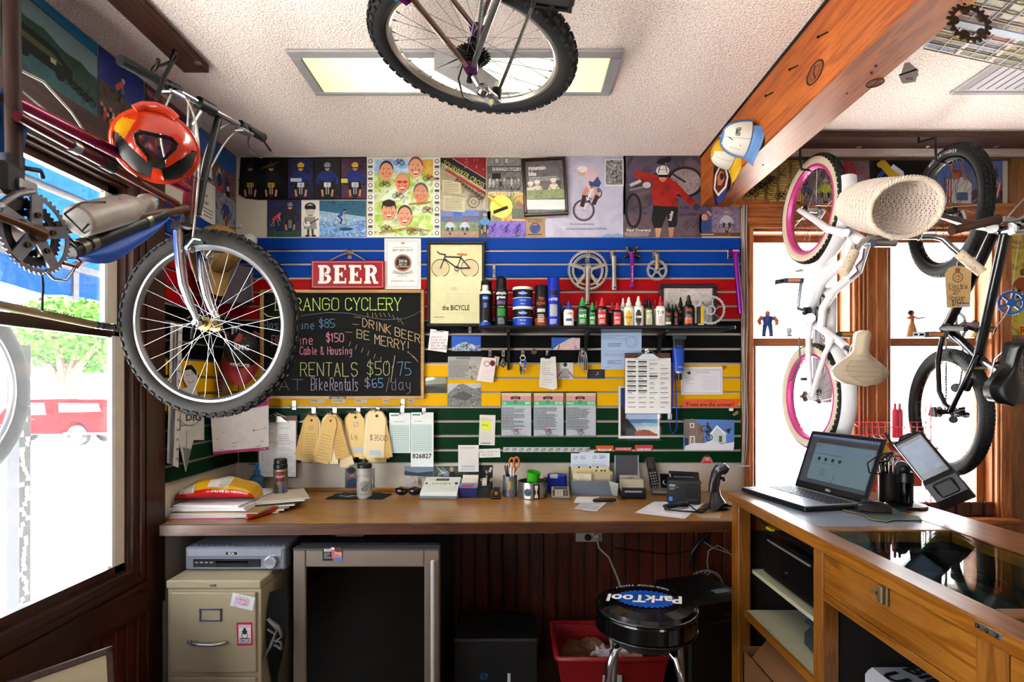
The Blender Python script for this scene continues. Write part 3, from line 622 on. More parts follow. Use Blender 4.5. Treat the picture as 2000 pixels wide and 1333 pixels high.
c.done('sign_square','small square tan print with a blue leaf emblem','picture')
c=wallcard();c.rb_(1066,306,1222,464,PH_(('#a7a2b6','#b6b1c4','#9d98ae'),6));c.poly([(1172,464),(1186,456),(1198,459),(1206,455),(1222,462),(1222,464)],'#8a9ac0')
c.circ(1140,411,20,3,'#33303a',28);c.circ(1140,411,17.5,1.2,'#8d5a5a',28);c.circ(1160,378,15,2.4,'#4a4652',24,ry=12);c.line([(1140,411),(1155,372),(1163,368)],2.2,'#d8d4dc');c.line([(1152,392),(1138,398)],3,'#2a2832')
for a in range(10):c.line([(1140,411),(1140+17*math.cos(a*.63),411+17*math.sin(a*.63))],.4,'#7a7684')
c.line([(1160,356),(1166,378),(1158,396)],9,'#c69078');c.line([(1152,360),(1142,378),(1137,402)],9,'#bd8870');c.line([(1166,384),(1160,398)],8,'#26242e');c.line([(1141,384),(1137,402)],8,'#26242e')
c.poly([(1146,334),(1160,332),(1174,358),(1170,366),(1152,364)],'#3c4a7c');c.poly([(1141,330),(1156,326),(1168,344),(1158,356),(1146,352)],'#c9aeb2');c.line([(1148,338),(1146,360),(1152,370)],6,'#c9aeb2');c.ell(1136,337,7,8,'#c49a88');c.ell(1137,331,10,6.5,'#dcd2d4');c.poly([(1126,332),(1137,332),(1130,337)],'#c9b6b8');c.rect(1166,368,1172,376,'#3a62b0')
c.tx_('World downhill champ',1112,440,4.6,'#5c5868',maxw=48);c.tx_('testing a mountain bike at 7000 feet.',1106,449,4.6,'#5c5868',maxw=80);c.done('rider_poster','pale lavender poster of a downhill rider balancing on the front wheel','poster')
c=back(PY-.002);c.rb_(1181,311,1218,364,C('#cfccd0',.5));c.rect(1183,313,1216,361,PH_(('#161616','#6b6967','#a5a29f','#262524'),60));rd_(c,1196,332,26,'#9a9896',helmet='#cfccca',front=False);rd_(c,1203,348,22,'#3a3938',helmet='#8a8886',front=False);c.done('photo_print','small black and white photo pinned on the lavender poster','photo')
# the racer in red carrying a bike
c=wallcard();c.rb_(1217,304,1371,464,PH_(('#4a3f52','#5e5066','#3a3042','#6d5a60'),7));c.rect(1217,420,1371,464,PH_(('#54434c','#66535c','#40333c'),8))
c.circ(1338,356,33,5,'#1e1b20',36,ry=28);c.ell(1338,356,30,25,PH_(('#7d7276','#978a8c','#6a6064'),40));c.circ(1338,356,30,1,'#a39a9c',36,ry=25)
for a in range(12):c.line([(1338,356),(1338+29*math.cos(a*.53),356+24*math.sin(a*.53))],.5,'#b5adb0')
c.circ(1237,412,14,5,'#19171b',28,ry=32);c.line([(1232,362),(1300,332),(1338,356)],4,'#2c2a30');c.line([(1232,362),(1250,354)],6,'#b9b4b8');c.line([(1230,372),(1262,364)],3,'#8d888c');c.poly([(1281,319),(1286,312),(1308,306),(1312,310),(1308,317),(1290,322)],'#141216');c.line([(1300,318),(1302,330)],2,'#8d888c')
RED=PH_(('#8c1716','#a81e1a','#761211'),14)
c.poly([(1278,344),(1300,341),(1318,356),(1322,374),(1324,405),(1300,410),(1276,404),(1272,372)],RED);c.line([(1282,350),(1252,344),(1246,340)],15,RED);c.line([(1246,340),(1262,352)],12,RED);c.line([(1316,360),(1338,384),(1352,398)],12,RED);c.ell(1360,405,6,7,'#3a3a44');c.ell(1263,362,8,6,'#b9b5b4');c.ell(1246,341,8,8,RED)
c.poly([(1276,402),(1324,405),(1322,440),(1316,446),(1306,446),(1302,420),(1292,446),(1278,448),(1272,430)],'#121014');c.poly([(1279,446),(1292,446),(1288,464),(1281,464)],'#b98d72');c.poly([(1305,445),(1316,444),(1314,464),(1307,464)],'#a97c62')
c.ell(1294,345,8,11,'#c08a70');c.ell(1294,334,13,10,'#d6d2cc');c.line([(1288,326),(1286,338)],1.6,'#2a282c');c.line([(1300,326),(1302,338)],1.6,'#2a282c');c.line([(1284,332),(1304,332)],1,'#6a6668');c.rect(1285,342,1303,347,'#161418');c.line([(1290,353),(1298,353)],1,'#7a4a40')
c.tx_('bolts',1311,432,7,'#e6e2dc',rot=-1.35,bold=.02);c.tx_('Ned Overend',1224,453,6,'#e6dccf',maxw=46,bold=.01);c.sb_(1220,454,1270,463,3,'#d2c6c0',.9)
for y,t_ in((408,'to the'),(422,'best folks')):hn_(c,t_,1328,y,5,3.6,INK('#2a2430'),.7)
c.line([(1336,446),(1342,432),(1340,450),(1350,438),(1354,446),(1360,434)],.8,'#2a2430');c.done('racer_poster','poster of a racer in a red jersey carrying a bike on his shoulder','poster')
c=wallcard();c.rb_(1366,404,1446,462,PH_(('#4a3c50','#8a7a90','#5d4f66'),30));c.rect(1366,404,1391,455,PH_(('#2a2a44','#44406a','#7a5a50'),40));c.rect(1366,455,1446,462,'#6a4420');c.ell(1376,425,6,7,'#b98868');c.rect(1369,431,1386,452,'#24407a');c.line([(1382,414),(1388,420)],5,'#b98868')
rd_(c,1419,432,46,'#aaa6b2',helmet='#c88a8a');c.sb_(1370,456,1395,461,1,'#cdb890',1.6);c.ell(1424,458.5,2,2,'#c8402a');c.done('photo_print','photo pair of racers just below the end of the beam','photo')
# pictures over the windows, right of the beam
WY=D-.004
def over():return back(WY)
c=over();c.rb_(1430,313,1568,404,PH_(('#b98f3c','#cba856','#a87a30'),14))
for k in range(8):
 x=1470+k%4*24+R.random()*4;y=318+(k//4)*42;c.rect(x,y,x+19,y+36,'#d0ad62');c.sb_(x+1,y+3,x+18,y+33,8,'#2c2210',1.1)
 c.line([(x,y),(x+19,y),(x+19,y+36),(x,y+36),(x,y)],1,'#2c2210')
for k in range(7):bs_(c,1447+k*19,350+(k*31%44),24,'#241a0c','#241a0c',1.3)
for k in range(30):x,y=1440+R.random()*110,318+R.random()*80;c.line([(x,y),(x+R.uniform(-14,14),y+R.uniform(-10,10))],1.3,'#2c1f0e')
c.rect(1430,392,1500,404,PH_(('#a04a14','#c4702a'),30));c.done('comic_poster','yellow ochre comic poster of bike frames behind the beam end','poster')
c=over();c.rb_(1568,314,1656,404,PH_(('#6a5a5c','#8a7476','#544648','#9a7a76'),20));rd_(c,1612,372,52,'#b0b41e',helmet='#c9c4ba',shorts='#1a1a1e');rd_(c,1574,372,34,'#3a4a7a',helmet='#5a4a40');rd_(c,1636,360,34,'#9a2a3a',helmet='#3a5aa0');c.poly([(1650,314),(1656,314),(1656,345),(1646,335)],'#a02a2c');c.done('race_photo','race photo of a yellow jersey rider seen through the pink wheel','photo')
c=over();c.rb_(1657,314,1698,404,PH_(('#5c4c56','#7d6a72','#8e3440'),18));c.poly([(1658,320),(1666,316),(1674,346),(1664,346)],'#a8242c');c.done('race_photo','greyish pink crowd photo above the wicker basket','photo')
c=over();c.rb_(1699,314,1824,404,C('#0b0a0c',.3));c.line([(1722,318),(1738,336),(1756,352)],16,'#c8a41e');c.line([(1724,336),(1716,346)],8,'#234a9a');c.line([(1744,326),(1760,338),(1764,352)],9,'#cfcfe0');c.ell(1719,322,7,6,'#c8a41e');c.circ(1776,366,22,2.5,'#3a383c');c.line([(1736,352),(1760,360)],3,'#6a4a30');c.done('race_photo','black photo of a tumbling rider in yellow above the basket','photo')
c=over();c.rb_(1826,314,1958,402,C('#5a76b0',.35));c.rect(1826,358,1958,402,PH_(('#2a2c36','#40424c','#1c1d24'),20));c.poly([(1826,350),(1880,338),(1958,330),(1958,372),(1826,372)],PH_(('#4d5a80','#6a7698'),20))
c.poly([(1862,348),(1884,346),(1898,360),(1896,402),(1860,402)],'#c9c4c4');c.ell(1868,342,7,9,'#b06a50');c.line([(1864,350),(1856,318)],6,'#b9745a');c.line([(1884,350),(1878,320)],6,'#b9745a');c.rect(1868,376,1890,392,'#4a5a86');c.ell(1868,335,8,4,'#b02c2c')
for k in range(5):c.line([(1850+k*2.4,350),(1848+k*2.8,400)],2,'#b02830' if k%2 else '#d6d0d0')
c.line([(1936,396),(1946,322)],1.6,'#3a3030');c.poly([(1934,350),(1946,326),(1950,344),(1940,362)],'#2a3566')
for k in range(6):c.line([(1930+k*4,394-k*2),(1942+k*2.6,354+k)],2.6,'#b02830' if k%2 else '#d6d0d0')
c.ell(1938,364,7,6,'#7d8a68');c.poly([(1932,322),(1946,320),(1944,330),(1934,330)],'#c66a5c');c.done('victory_photo','blue sky photo of a man raising a flag behind the black wheel','photo')
c=back(D-.024);c.rb_(1966,455,2060,655,PH_(('#a8952a','#c4b23e','#8a7a22','#d8cc72'),9));rd_(c,1998,560,80,'#8a3a1e',helmet='#7a5a2a',front=True);c.poly([(1988,640),(2004,634),(2008,655),(1992,655)],'#d8a416');c.tx_('R',1992,653,15,'#a8321e',bold=.03);c.done('trail_poster','yellow trail poster on the brown wall at the far right edge','poster')
c=back(D-.024);c.rb_(1975,662,2070,790,PH_(('#2a2426','#5a5054','#3c3438','#7a6e72'),22));
for k in range(9):c.line([(1984+R.random()*14,690+R.random()*80),(1990+R.random()*30,700+R.random()*80)],1.4,'#a09498')
c.done('tree_photo','dark photo of bare branches below the yellow trail poster','photo')
# ---------------------------------------------------------------- left wall pictures: measured (y, z) corners on x = LX
def leftcard(y0,z0,y1,z1,off=.004):
 return quad((LX+off,y0,z1),(LX+off,y1,z1),(LX+off,y1,z0),(LX+off,y0,z0),100,100)
def lyz(px,py):p=onx(px,py,LX);return p.y,p.z
c=leftcard(1.05,2.475,1.56,2.735);c.rb_(0,0,100,100,PH_(('#3a2a2c','#5a443c','#7a5a48'),20));rd_(c,40,45,60,'#7a5a3a');c.done('photo_print','brown toned photo on the left wall nearest the camera','photo')
c=leftcard(1.57,2.472,1.93,2.742);c.rb_(0,0,100,100,PH_(('#14505a','#1d6a6c','#0f3e4c'),9));c.poly([(0,0),(100,0),(100,16),(0,10)],'#2a7fb0');c.poly([(0,12),(100,18),(100,48),(40,40),(0,30)],'#7f9aa0');c.poly([(0,30),(20,36),(40,34),(60,44),(80,42),(100,52),(100,80),(0,70)],PH_(('#0b3a2c','#14543c','#082a22'),30))
c.poly([(4,52),(10,44),(50,48),(62,58),(70,62),(70,78),(6,74)],'#141a1c');c.poly([(4,52),(50,56),(60,64),(4,60)],'#5a5f3a');c.rect(46,62,52,68,'#b5bba0');c.rect(8,58,13,62,'#8d937a');c.ell(20,76,5,6,'#0a0c0d');c.ell(56,78,5,6,'#0a0c0d')
for k in range(4):bs_(c,68+k*7,78+k*2,16,'#1a2022','#0c0e10',1)
c.line([(84,90),(88,86),(92,92),(97,88)],.8,'#0c2024');c.done('truck_photo','teal photo of an army truck loaded with bikes over the window','photo')
c=leftcard(1.935,2.468,2.17,2.742,.005);c.rb_(0,0,100,100,PH_(('#1b2f7a','#22409a','#182a6a'),6));c.poly([(0,42),(50,46),(100,60),(100,100),(0,100)],PH_(('#3a302a','#5a4a40','#26201c'),14));
rd_(c,40,40,52,'#c05a50',helmet='#c9c4ba',bike='#4a8a3a',front=False)
for k in range(16):x,y=6+k*6,76+(k%3)*5;c.ell(x,y,3,3,'#b98a70');c.rect(x-3,y+3,x+3,y+14,R.choice(['#c9c6c2','#3a5a9a','#a03a2a','#d8d4cc','#2a2a2c']))
for k in range(12):c.line([(46+k*4,64+k*.6),(46+k*4,80)],1,'#3c3f3a')
c.ell(30,95,12,8,'#a8602a');c.ell(56,96,14,8,'#9a5a30');c.done('jump_photo','photo of a rider in red jumping over a crowd on the left wall','photo')
c=leftcard(2.175,2.45,2.43,2.742,.006);c.rb_(0,0,100,100,PH_(('#20304a','#2f3f6a','#9a2a34','#c6c2cc'),14));rd_(c,34,52,60,'#2a4aa0',helmet='#b8324a');rd_(c,72,56,54,'#b0283c',helmet='#d8d4dc');c.done('crash_photo','red and blue crowd photo behind the orange helmet','photo')
c=leftcard(2.435,2.30,2.885,2.742,.005);c.rb_(0,0,100,100,PH_(('#3a2f34','#8a6a5c','#5a2a30','#b0a8a8'),16));c.rect(0,0,100,26,PH_(('#2a5aa0','#3f74ba'),6))
for k in range(22):x,y=4+(k*37%92),26+(k*13%40);c.ell(x,y,3,3.4,R.choice(['#c9c4ba','#a8282c','#2a3a7a']));c.poly([(x-4,y+3),(x+4,y+3),(x+5,y+14),(x-5,y+14)],R.choice(['#b02c34','#d8d0ca','#22386e','#8a7a70','#14141a']))
c.done('peloton_photo','large photo of a bunch of racers on the left wall by the corner','photo')
c=leftcard(2.47,2.30,2.68,2.50,.009);c.rb_(0,0,100,100,C('#cfc8bf',.7));c.circ(20,12,10,2,'#2a2626',16);c.circ(24,40,9,2,'#8a2a2a',16);hn_(c,'to the',30,40,9,8,INK('#3a3436'),1.6);hn_(c,'cycler',30,58,9,8,INK('#3a3436'),1.6);c.sb_(30,64,90,90,3,'#3a3436',2);c.done('fan_card','signed white card pinned over the racers photo on the left wall','card')
c=leftcard(2.685,2.285,2.87,2.49,.009);c.rb_(0,0,100,100,PH_(('#4a4f58','#8a8f98','#22252c'),14));rd_(c,50,40,84,'#3a2f7a',helmet='#8a8fa0',bike='#b03a2a');c.done('racer_photo','photo of a rider in purple beside the signed white card','photo')
c=leftcard(2.52,2.24,2.68,2.32,.012);c.base([(0,10),(96,40),(100,80),(60,70),(0,40)],C('#7a5a54',.5));c.poly([(40,40),(92,52),(92,72),(44,60)],'#141214');c.done('curled_strip','curled brown paper strip under the signed white card','paper')
# ================================================================ THINGS ON THE SLATWALL
SY=SF_Y-.004
def sl_(d=0):return back(SF_Y-.001-d)
HOOKM=C('#b9b6b2',.25,1,.05)
def sh_(px,py,label,h=18,w=.022,out=.05,grp='chrome slatwall hooks'):
 m=MB();p=W(px,py,SF_Y);m.box((p.x-w/2,SF_Y-.004,p.z-h*.0028),(p.x+w/2,SF_Y-.0005,p.z),HOOKM,.001)
 m.tube([(p.x,SF_Y-.004,p.z-h*.0019),(p.x,SF_Y-out,p.z-h*.0019),(p.x,SF_Y-out-.006,p.z-h*.0019+.012)],.0028,HOOKM,8);m.sph((p.x,SF_Y-out-.006,p.z-h*.0019+.012),.004,HOOKM,8)
 return on_(m,'slatwall_hook',label,'hook',grp)
 # ---- BEER sign
Y=SF_Y-.018;T=fm_(W(679,536.5,Y-.006),(1,0,0),(0,0,1));wS,hS=143*Y/F,55*Y/F
t=th_('beer_sign','red BEER sign with raised white letters hung by a cord','sign',W(679,536,Y));m=MB(T)
m.box((-wS/2,-hS/2,-.018),(wS/2,hS/2,0),C('#a01c24',.35),.004)
for lo,hi in(((-wS/2+.008,hS/2-.01),(wS/2-.008,hS/2-.0075)),((-wS/2+.008,-hS/2+.0075),(wS/2-.008,-hS/2+.01)),((-wS/2+.008,-hS/2+.008),(-wS/2+.0105,hS/2-.008)),((wS/2-.0105,-hS/2+.008),(wS/2-.008,hS/2-.008))):m.box((*lo,-.001),(*hi,.0012),C('#d9a0a0',.5))
m.bd_('board',t)
def slab(mb,ch,x,y,w,h,mt):
 s=w*.34;th=h*.13;d=.005;n_=[0]
 def b(x0,y0,x1,y1):n_[0]+=1;mb.box((x+x0*w,y+y0*h,0),(x+x1*w,y+y1*h,d+.0001*n_[0]),mt)
 if ch=='B' or ch=='R':b(0,0,.5 if ch=='R' else.42,.13);b(0,.87,.42,1);b(.1,0,.42,1)
 if ch=='E':b(0,0,.42,.13);b(0,.87,.42,1);b(.1,0,.42,1);b(.3,.87,.92,1);b(.3,0,.95,.13);b(.3,.44,.66,.56);b(.82,.74,.92,1);b(.85,0,.95,.3);b(.58,.36,.68,.64)
 def bowl(cx,cy_,rx,ry,k=.48,a=PI/2):
  o=[(x+(cx+rx*math.cos(-a+2*a*i/14))*w,y+(cy_+ry*math.sin(-a+2*a*i/14))*h)for i in range(15)];q=[(x+(cx+rx*k*.75*math.cos(-a+2*a*i/14))*w,y+(cy_+ry*k*math.sin(-a+2*a*i/14))*h)for i in range(15)]
  vv=[(u,v_,z)for z in(0,d+.0012)for r_ in(o,q)for u,v_ in r_];n=15
  mb.add(vv,[f for i in range(14)for f in((2*n+i,2*n+i+1,3*n+i+1,3*n+i),(i,i+1,2*n+i+1,2*n+i),(n+i,n+i+1,3*n+i+1,3*n+i))],mt)
 if ch=='B':b(.38,.87,.55,1);b(.38,0,.55,.13);b(.38,.45,.55,.57);bowl(.52,.735,.4,.265);bowl(.52,.27,.45,.27)
 if ch=='R':
  b(.38,.87,.55,1);b(.38,.42,.55,.54);bowl(.52,.71,.42,.29)
  mb.prism([(x+a*w,y+c_*h)for a,c_ in((.5,.5),(.78,.46),(.9,.12),(1.04,.1),(1.04,0),(.72,0))],0,d+.0016,mt)
LWH=C('#e6e2da',.45)
for k,ch in enumerate('BEER'):m=MB(T);slab(m,ch,-wS/2+.04+k*.0825,-hS/2+.026,.072,hS-.052,LWH);m.bd_('letter',t)
m=MB();hk_=W(683,493,SF_Y-.03)
for px in(645,713):m.tube([hk_,(hk_+W(px,509,Y-.01))/2+V((0,0,.004)),W(px,509,Y-.01)],.003,C('#a08a66',.8),6)
for d in(-1,1):m.tube([hk_,hk_+V((d*.02,-.004,.014)),hk_+V((d*.03,-.004,.006)),hk_+V((d*.012,0,-.004))],.002,C('#a08a66',.8),6)
m.bd_('cord',t)
sh_(683,489,'chrome slatwall hook holding the cord of the red beer sign',17)
# ---- award certificate
c=sl_(.002);c.rb_(751,466,822,565,C('#dedbd8',.4));
for k in(3,5.5):c.line([(751+k,466+k),(822-k,466+k),(822-k,565-k),(751+k,565-k),(751+k,466+k)],.5,'#6d6a68')
c.poly([(783,477),(785,472),(787,475),(789,472),(791,477)],'#b07a70');c.tx_('HONORABLE MENTION',787,485,2.6,'#5a5856','c',maxw=36);c.tx_('BEST BIKE SHOP',787,491,4,'#26262a','c',maxw=44,bold=.01)
c.ell(787,514,17,17,C('#a5765a',.3,.5),n=28);c.ell(787,514,13.5,13.5,'#2a2223',n=28);c.tx_('2016',787,513,6,'#d8c9b8','c',bold=.02);c.tx_("BEST OF",787,518,3,'#d8c9b8','c',bold=.01);c.tx_('DURANGO',787,522.5,3.4,'#d8c9b8','c',bold=.01,maxw=22)
c.poly([(769,528),(787,533),(805,528),(808,534),(787,538),(766,534)],'#b5b0aa');c.tx_('HONORABLE MENTION',787,535,2,'#4a4644','c',maxw=30);c.tx_('PRESENTED:',787,541,2.8,'#4a4a4c','c',maxw=22);c.tx_('DURANGO CYCLERY',787,551,3.6,'#38383a','c',maxw=46)
c.done('award_certificate','white best bike shop award certificate with a bronze medal','certificate')
# ---- the BICYCLE framed print
def art_bi(q,a,b):
 q.rb_(a*.9,b*.9,1-a*.9,1-b*.9,C('#cdc79d',.5));w=1
 def X(x):return(x-835)/113
 def Yq(y):return(y-473)/166
 sx=lambda p:[(X(x),Yq(y))for x,y in p]
 class S:
  def line(s_,p,w_,m_):q.line([(u,v_)for u,v_ in sx(p)],w_/140,m_)
 for cx_,cy_ in((861,525),(918,525)):q.circ(X(cx_),Yq(cy_),17/113,.011,'#141412',30,ry=17/166);q.ell(X(cx_),Yq(cy_),16/113,16/166,'#c9b892',n=28)
 for cx_,cy_ in((861,525),(918,525)):
  for k in range(12):q.line([(X(cx_),Yq(cy_)),(X(cx_+15*math.cos(k*.524)),Yq(cy_+15*math.sin(k*.524)))],.003,'#a8996f')
 L=S();K='#161614'
 for p in(((861,525),(871,499)),((868,506),(893,525)),((869,503),(900,504)),((893,525),(902,500)),((900,504),(918,525)),((893,525),(918,525)),((871,499),(859,497),(855,493)),((902,500),(904,497))):L.line(p,2.6,K)
 L.line(((894,498),(912,499)),3.4,'#b9702a');q.circ(X(893),Yq(526),.04,.012,K,12,ry=.028);L.line(((893,526),(894,534)),1.4,'#b9702a')
 q.rect(a,Yq(541),1-a,1-b,C('#d2cca6',.5));q.tx_('1885',X(887),Yq(568),.04,'#a9a585','c',bold=.01,maxw=.25);q.sb_(X(872),Yq(573),X(926),Yq(596),5,'#b9b48e',.004)
 q.tx_('the BICYCLE',X(891),Yq(607),.062,'#15150f','c',bold=.022,maxw=.78);q.sb_(X(848),Yq(618),X(870),Yq(623),1,'#55523e',.006);q.line([(X(848),Yq(613)),(X(930),Yq(613))],.002,'#a8a37c')
framed('framed_print','dark framed cream print of a black bicycle titled the BICYCLE',[(835,473),(948,473),(948,639),(835,639)],C('#1c1d17',.4),.017,SF_Y-.006,art_bi,depth=.022)
# ---- chalkboard
P4=[(510,567),(829,567),(829,780),(510,780)];Y=SF_Y-.008
t=th_('chalkboard','black chalkboard with prices in coloured chalk and pale wooden frame','chalkboard',W(670,780,Y));m=MB();FRM=WOOD('#b58d55','#cba56c','X',1.2,.5)
a,b=W(510,567,Y),W(829,780,Y);w=.017
for lo,hi in(((a.x,b.z),(a.x+w,a.z)),((b.x-w,b.z),(b.x,a.z)),((a.x+w,a.z-w),(b.x-w,a.z)),((a.x+w,b.z),(b.x-w,b.z+w))):m.box((lo[0],Y-.016,lo[1]),(hi[0],Y+.006,hi[1]),FRM,.002)
m.bd_('frame',t)
c=back(Y-.004);c.rb_(514,571,825,776,C('#141416',.8,0,.35,6,spec=.15),.001)
def CH(col):return C(col,.95,0,.3,160)
G_,B_,PK,OC,YW,GY,LV=[CH(x)for x in('#bfd86a','#6f8fa8','#bd7f8c','#b5a07c','#a8a878','#7c7a80','#9a90a0')]
hn_(c,'DURANGO',538,606,23,18.4,G_,1.3,1.5,jit=.08);hn_(c,'CYCLERY',675,606,23,16,G_,1.3,1.5,jit=.08)
c.line([(514,611),(530,620),(560,622),(600,616),(640,611),(680,612),(720,620),(750,625),(790,623),(808,616),(822,608)],.8,GY);c.line([(514,611),(524,618),(545,622)],1.4,G_)
hn_(c,'Basic Tune',516,643,15,11,B_,1.1,jit=.1);hn_(c,'$85',624,640,16,11,B_,1.1);hn_(c,'Big Tune',532,673,17,11.5,PK,1.4);hn_(c,'$150',638,668,16,10,PK,1.7);hn_(c,'w/Cable & Housing',572,693,15,7.6,PK,1.3)
hn_(c,'DRINK',709,638,16,12.6,OC,1.4,slope=.27);hn_(c,'BEER,',772,656,16,13,OC,1.4,slope=.3);hn_(c,'BE',698,660,16,14,OC,1.4,slope=.2);hn_(c,'MERRY!',733,672,18,12.5,OC,1.4,slope=.22)
hn_(c,'OS',528,735,26,22,YW,1.3);hn_(c,'RENTALS',588,735,26,16.5,YW,1.5);hn_(c,'$50',718,733,26,16,YW,1.3);hn_(c,'75',777,733,25,15,B_,1.2);c.line([(772,695),(764,747)],1.2,YW)
hn_(c,'AT',546,763,21,27,GY,1);hn_(c,'Bike',609,763,24,10,LV,1.3);hn_(c,'Rentals',646,763,24,9.3,LV,1.3);hn_(c,'$',714,757,18,13,LV,1.1);hn_(c,'65',728,757,17,12,B_,1.5);hn_(c,'day',766,762,22,14,GY,1.1);c.line([(761,738),(755,766)],1,GY)
for k in range(9):c.line([(719+k*8+R.uniform(-2,2),612+max(0,k-5)*4),(720+k*8.6,620+max(0,k-5)*5)],.7,OC)
for k in range(8):c.line([(686+k*12,668+k*6),(690+k*12-7,677+k*6)],.8,OC)
for x,y in((676,649),(689,634),(693,620)):c.line([(x,y),(x+13,y+1)],.7,OC)
for k in range(3):c.line([(800+k*6,690+k*6),(812+k*3,700+k*4)],.7,OC)
c.mb.bd_('slate',t);c=back(Y-.017);c.rb_(643,774.5,676,779,'#15151a' and INK('#15151a'),.0005);c.tx_('Durango Cyclery',659.5,778.2,2.8,'#e2e0dc','c',maxw=26,bold=.01);c.rect(644,775.5,647,778,'#b03a2a');c.rect(672,775.5,675,778,'#b03a2a');c.mb.bd_('nameplate',t)
# hook labels under the board and the chrome hooks
for px,w_ in((620,28),(661,26),(705,24),(754,14),(803,13)):
 c=sl_(.001);c.rb_(px-w_/2,780,px+w_/2,787,C('#b9b2a8',.6),.0006);c.sb_(px-w_/2+2,781,px+w_/2-2,786,1,'#4a4642',1.2,4)
 c.done('hook_label','small white label strip on the yellow slat, %s'%{620:'leftmost of the five under the chalkboard',661:'second from the left under the chalkboard',705:'middle one of the five under the chalkboard',754:'second from the right under the chalkboard',803:'rightmost of the five under the chalkboard'}[px],'label','hook labels under the chalkboard')
for px,lab in((575,'left end of the row above the left clipboard'),(613,'above the first bunch of repair tags'),(654,'above the second bunch of repair tags'),(700,'above the third bunch of repair tags'),(738,'above the fourth bunch of repair tags'),(786,'above the first ledger pad'),(828,'above the second ledger pad')):
 sh_(px,796 if px>576 else 783,'chrome slatwall hook '+lab,18)
sh_(787,780,'tall chrome slatwall hook on the yellow slat below the chalkboard',16);sh_(965,517,'empty chrome slatwall hook right of the framed bicycle print',26,.016);sh_(918,634,'empty metal clip hook below the framed bicycle print',17,.017,.03)
# ---- bunches of manila repair tags: each tag an object
MAN=[C(x,.75,0,.06)for x in('#d8bd83','#e0c892','#cfae70','#dcc8a0','#c9a566','#e4d2a6')]
def tagmesh(w,h,mt,tilt,seed,writing=True,price=None,st=None):
 m=MB();T=Mx_.Rotation(tilt,4,'Y')
 out=[(-w/2,-h),(w/2,-h),(w/2,-h*.16),(w*.28,0),(-w*.28,0),(-w/2,-h*.16)]
 c=Card(lambda a,b:T@V((a,0,b)),(0,-1,0),MB());c.base(out,mt,.0007);c.ell(0,-h*.09,w*.09,w*.09,'#7a4a2a',n=12);c.ell(0,-h*.09,w*.045,w*.045,'#1c140c',n=10)
 if writing:
  cc=Card(lambda a,b:T@V((a,0,-b)),(0,-1,0),c.mb);cc.k=c.k
  if st:cc.circ(0,h*.27,w*.14,w*.02,'#55609a',14);cc.line([(-w*.13,h*.33),(w*.13,h*.21)],w*.02,'#55609a')
  if price:hn_(cc,price,-w*.32,h*.62,h*.11,w*.2,INK('#33302c'),w*.025)
  else:cc.sb_(-w*.38,h*.38,w*.4,h*.95,9,'#4a443c',w*.018,4)
  if price:cc.rect(-w*.3,h*.84,w*.34,h*.95,'#a9b4c4')
 return c.mb
grp='manila repair tags hanging under the chalkboard'
for bi,(px,py,n,spread,lean,w_,h_,where)in enumerate(((610,813,11,.5,-.12,28,80,'first bunch from the left'),(648,812,18,.85,.0,27,90,'second bunch from the left'),(692,808,9,.45,-.02,33,78,'third bunch from the left'),(735,804,13,.55,-.06,35,88,'fourth bunch, above the white bottle'))):
 for k in range(n):
  back_i=n-1-k
  p=W(px+(R.uniform(-2,2)),py+R.uniform(0,3)-back_i*.3,SF_Y-.016-.0035*k)
  tl=lean+(spread*(-.5+((k*7)%n)/max(1,n-1))if k<n-1 else(.07 if bi==0 else-.28 if bi==1 else.12 if bi==2 else 0))
  h=h_*(1+R.uniform(-.08,.14))*.00277 if k<n-1 else h_*.00277
  m=tagmesh(w_*.00277,h,MAN[(k*5+bi)%6],-tl*.8,k,k==n-1 or k%3==0,('$3500' if bi==3 else 'Lg' if bi==2 else None)if k==n-1 else None,bi in(0,2))
  for i,q in enumerate(m.v):m.v[i]=q+p
  lab=('front manila repair tag with handwriting, '+where)if k==n-1 else 'manila repair tag behind the front one, '+where
  o=on_(m,'repair_tag',lab,'tag',grp if k==n-1 else 'rear tags of the '+where)
 m=MB()
 for k in range(26):
  p=W(px+R.uniform(-6,6),py+4,SF_Y-.03);a=R.uniform(-1.5,1.5);l=R.uniform(.02,.07)
  m.tube([p,p+V((math.sin(a)*l*.5,-.012,.012+.02*R.random())),p+V((math.sin(a)*l,R.uniform(-.02,.0),.02+.02*R.random()-.01*abs(a)))],.0007,C('#5f635f',.4,.7),4)
 on_(m,'tag_wires','frizz of thin wire ties above the '+where+' of tags','wire')
 # ---- ledger pads
def pad(px0,py0,px1,py1,lab,num=None,grp='ledger pads hanging on the green slats'):
 c=back(SF_Y-.03);c.rb_(px0,py0,px1,py1,C('#d2d6d4',.7),.008);c.rect(px0+3,py0+3,px0+18,py0+6,'#4a8a74');c.sb_(px0+8,py0+14,px1-10,py0+20,1,'#9a8a90',1)
 yb=py0+76
 c.rect(px0+2,py0+24,px1-3,yb,'#bccac6')
 for k in range(14):c.line([(px0+2,py0+24+k*4),(px1-3,py0+24+k*4)],.5,'#7fa098')
 for k in range(8):c.line([(px0+2+k*5.2,py0+24),(px0+2+k*5.2,yb)],.4,'#8aa8a0')
 c.ell((px0+px1)/2,py0+2,1.8,1.8,'#55504c',n=10)
 if num:c.tx_(num,(px0+px1)/2,py0+89,9,'#1a1a1c','c',bold=.02,maxw=px1-px0-6)
 c.done('ledger_pad',lab,'pad',grp)
pad(761,807,802,885,'shorter pale green ruled ledger pad beside the repair tags');pad(803,806,847,912,'longer ledger pad printed with the number 826827','826827')
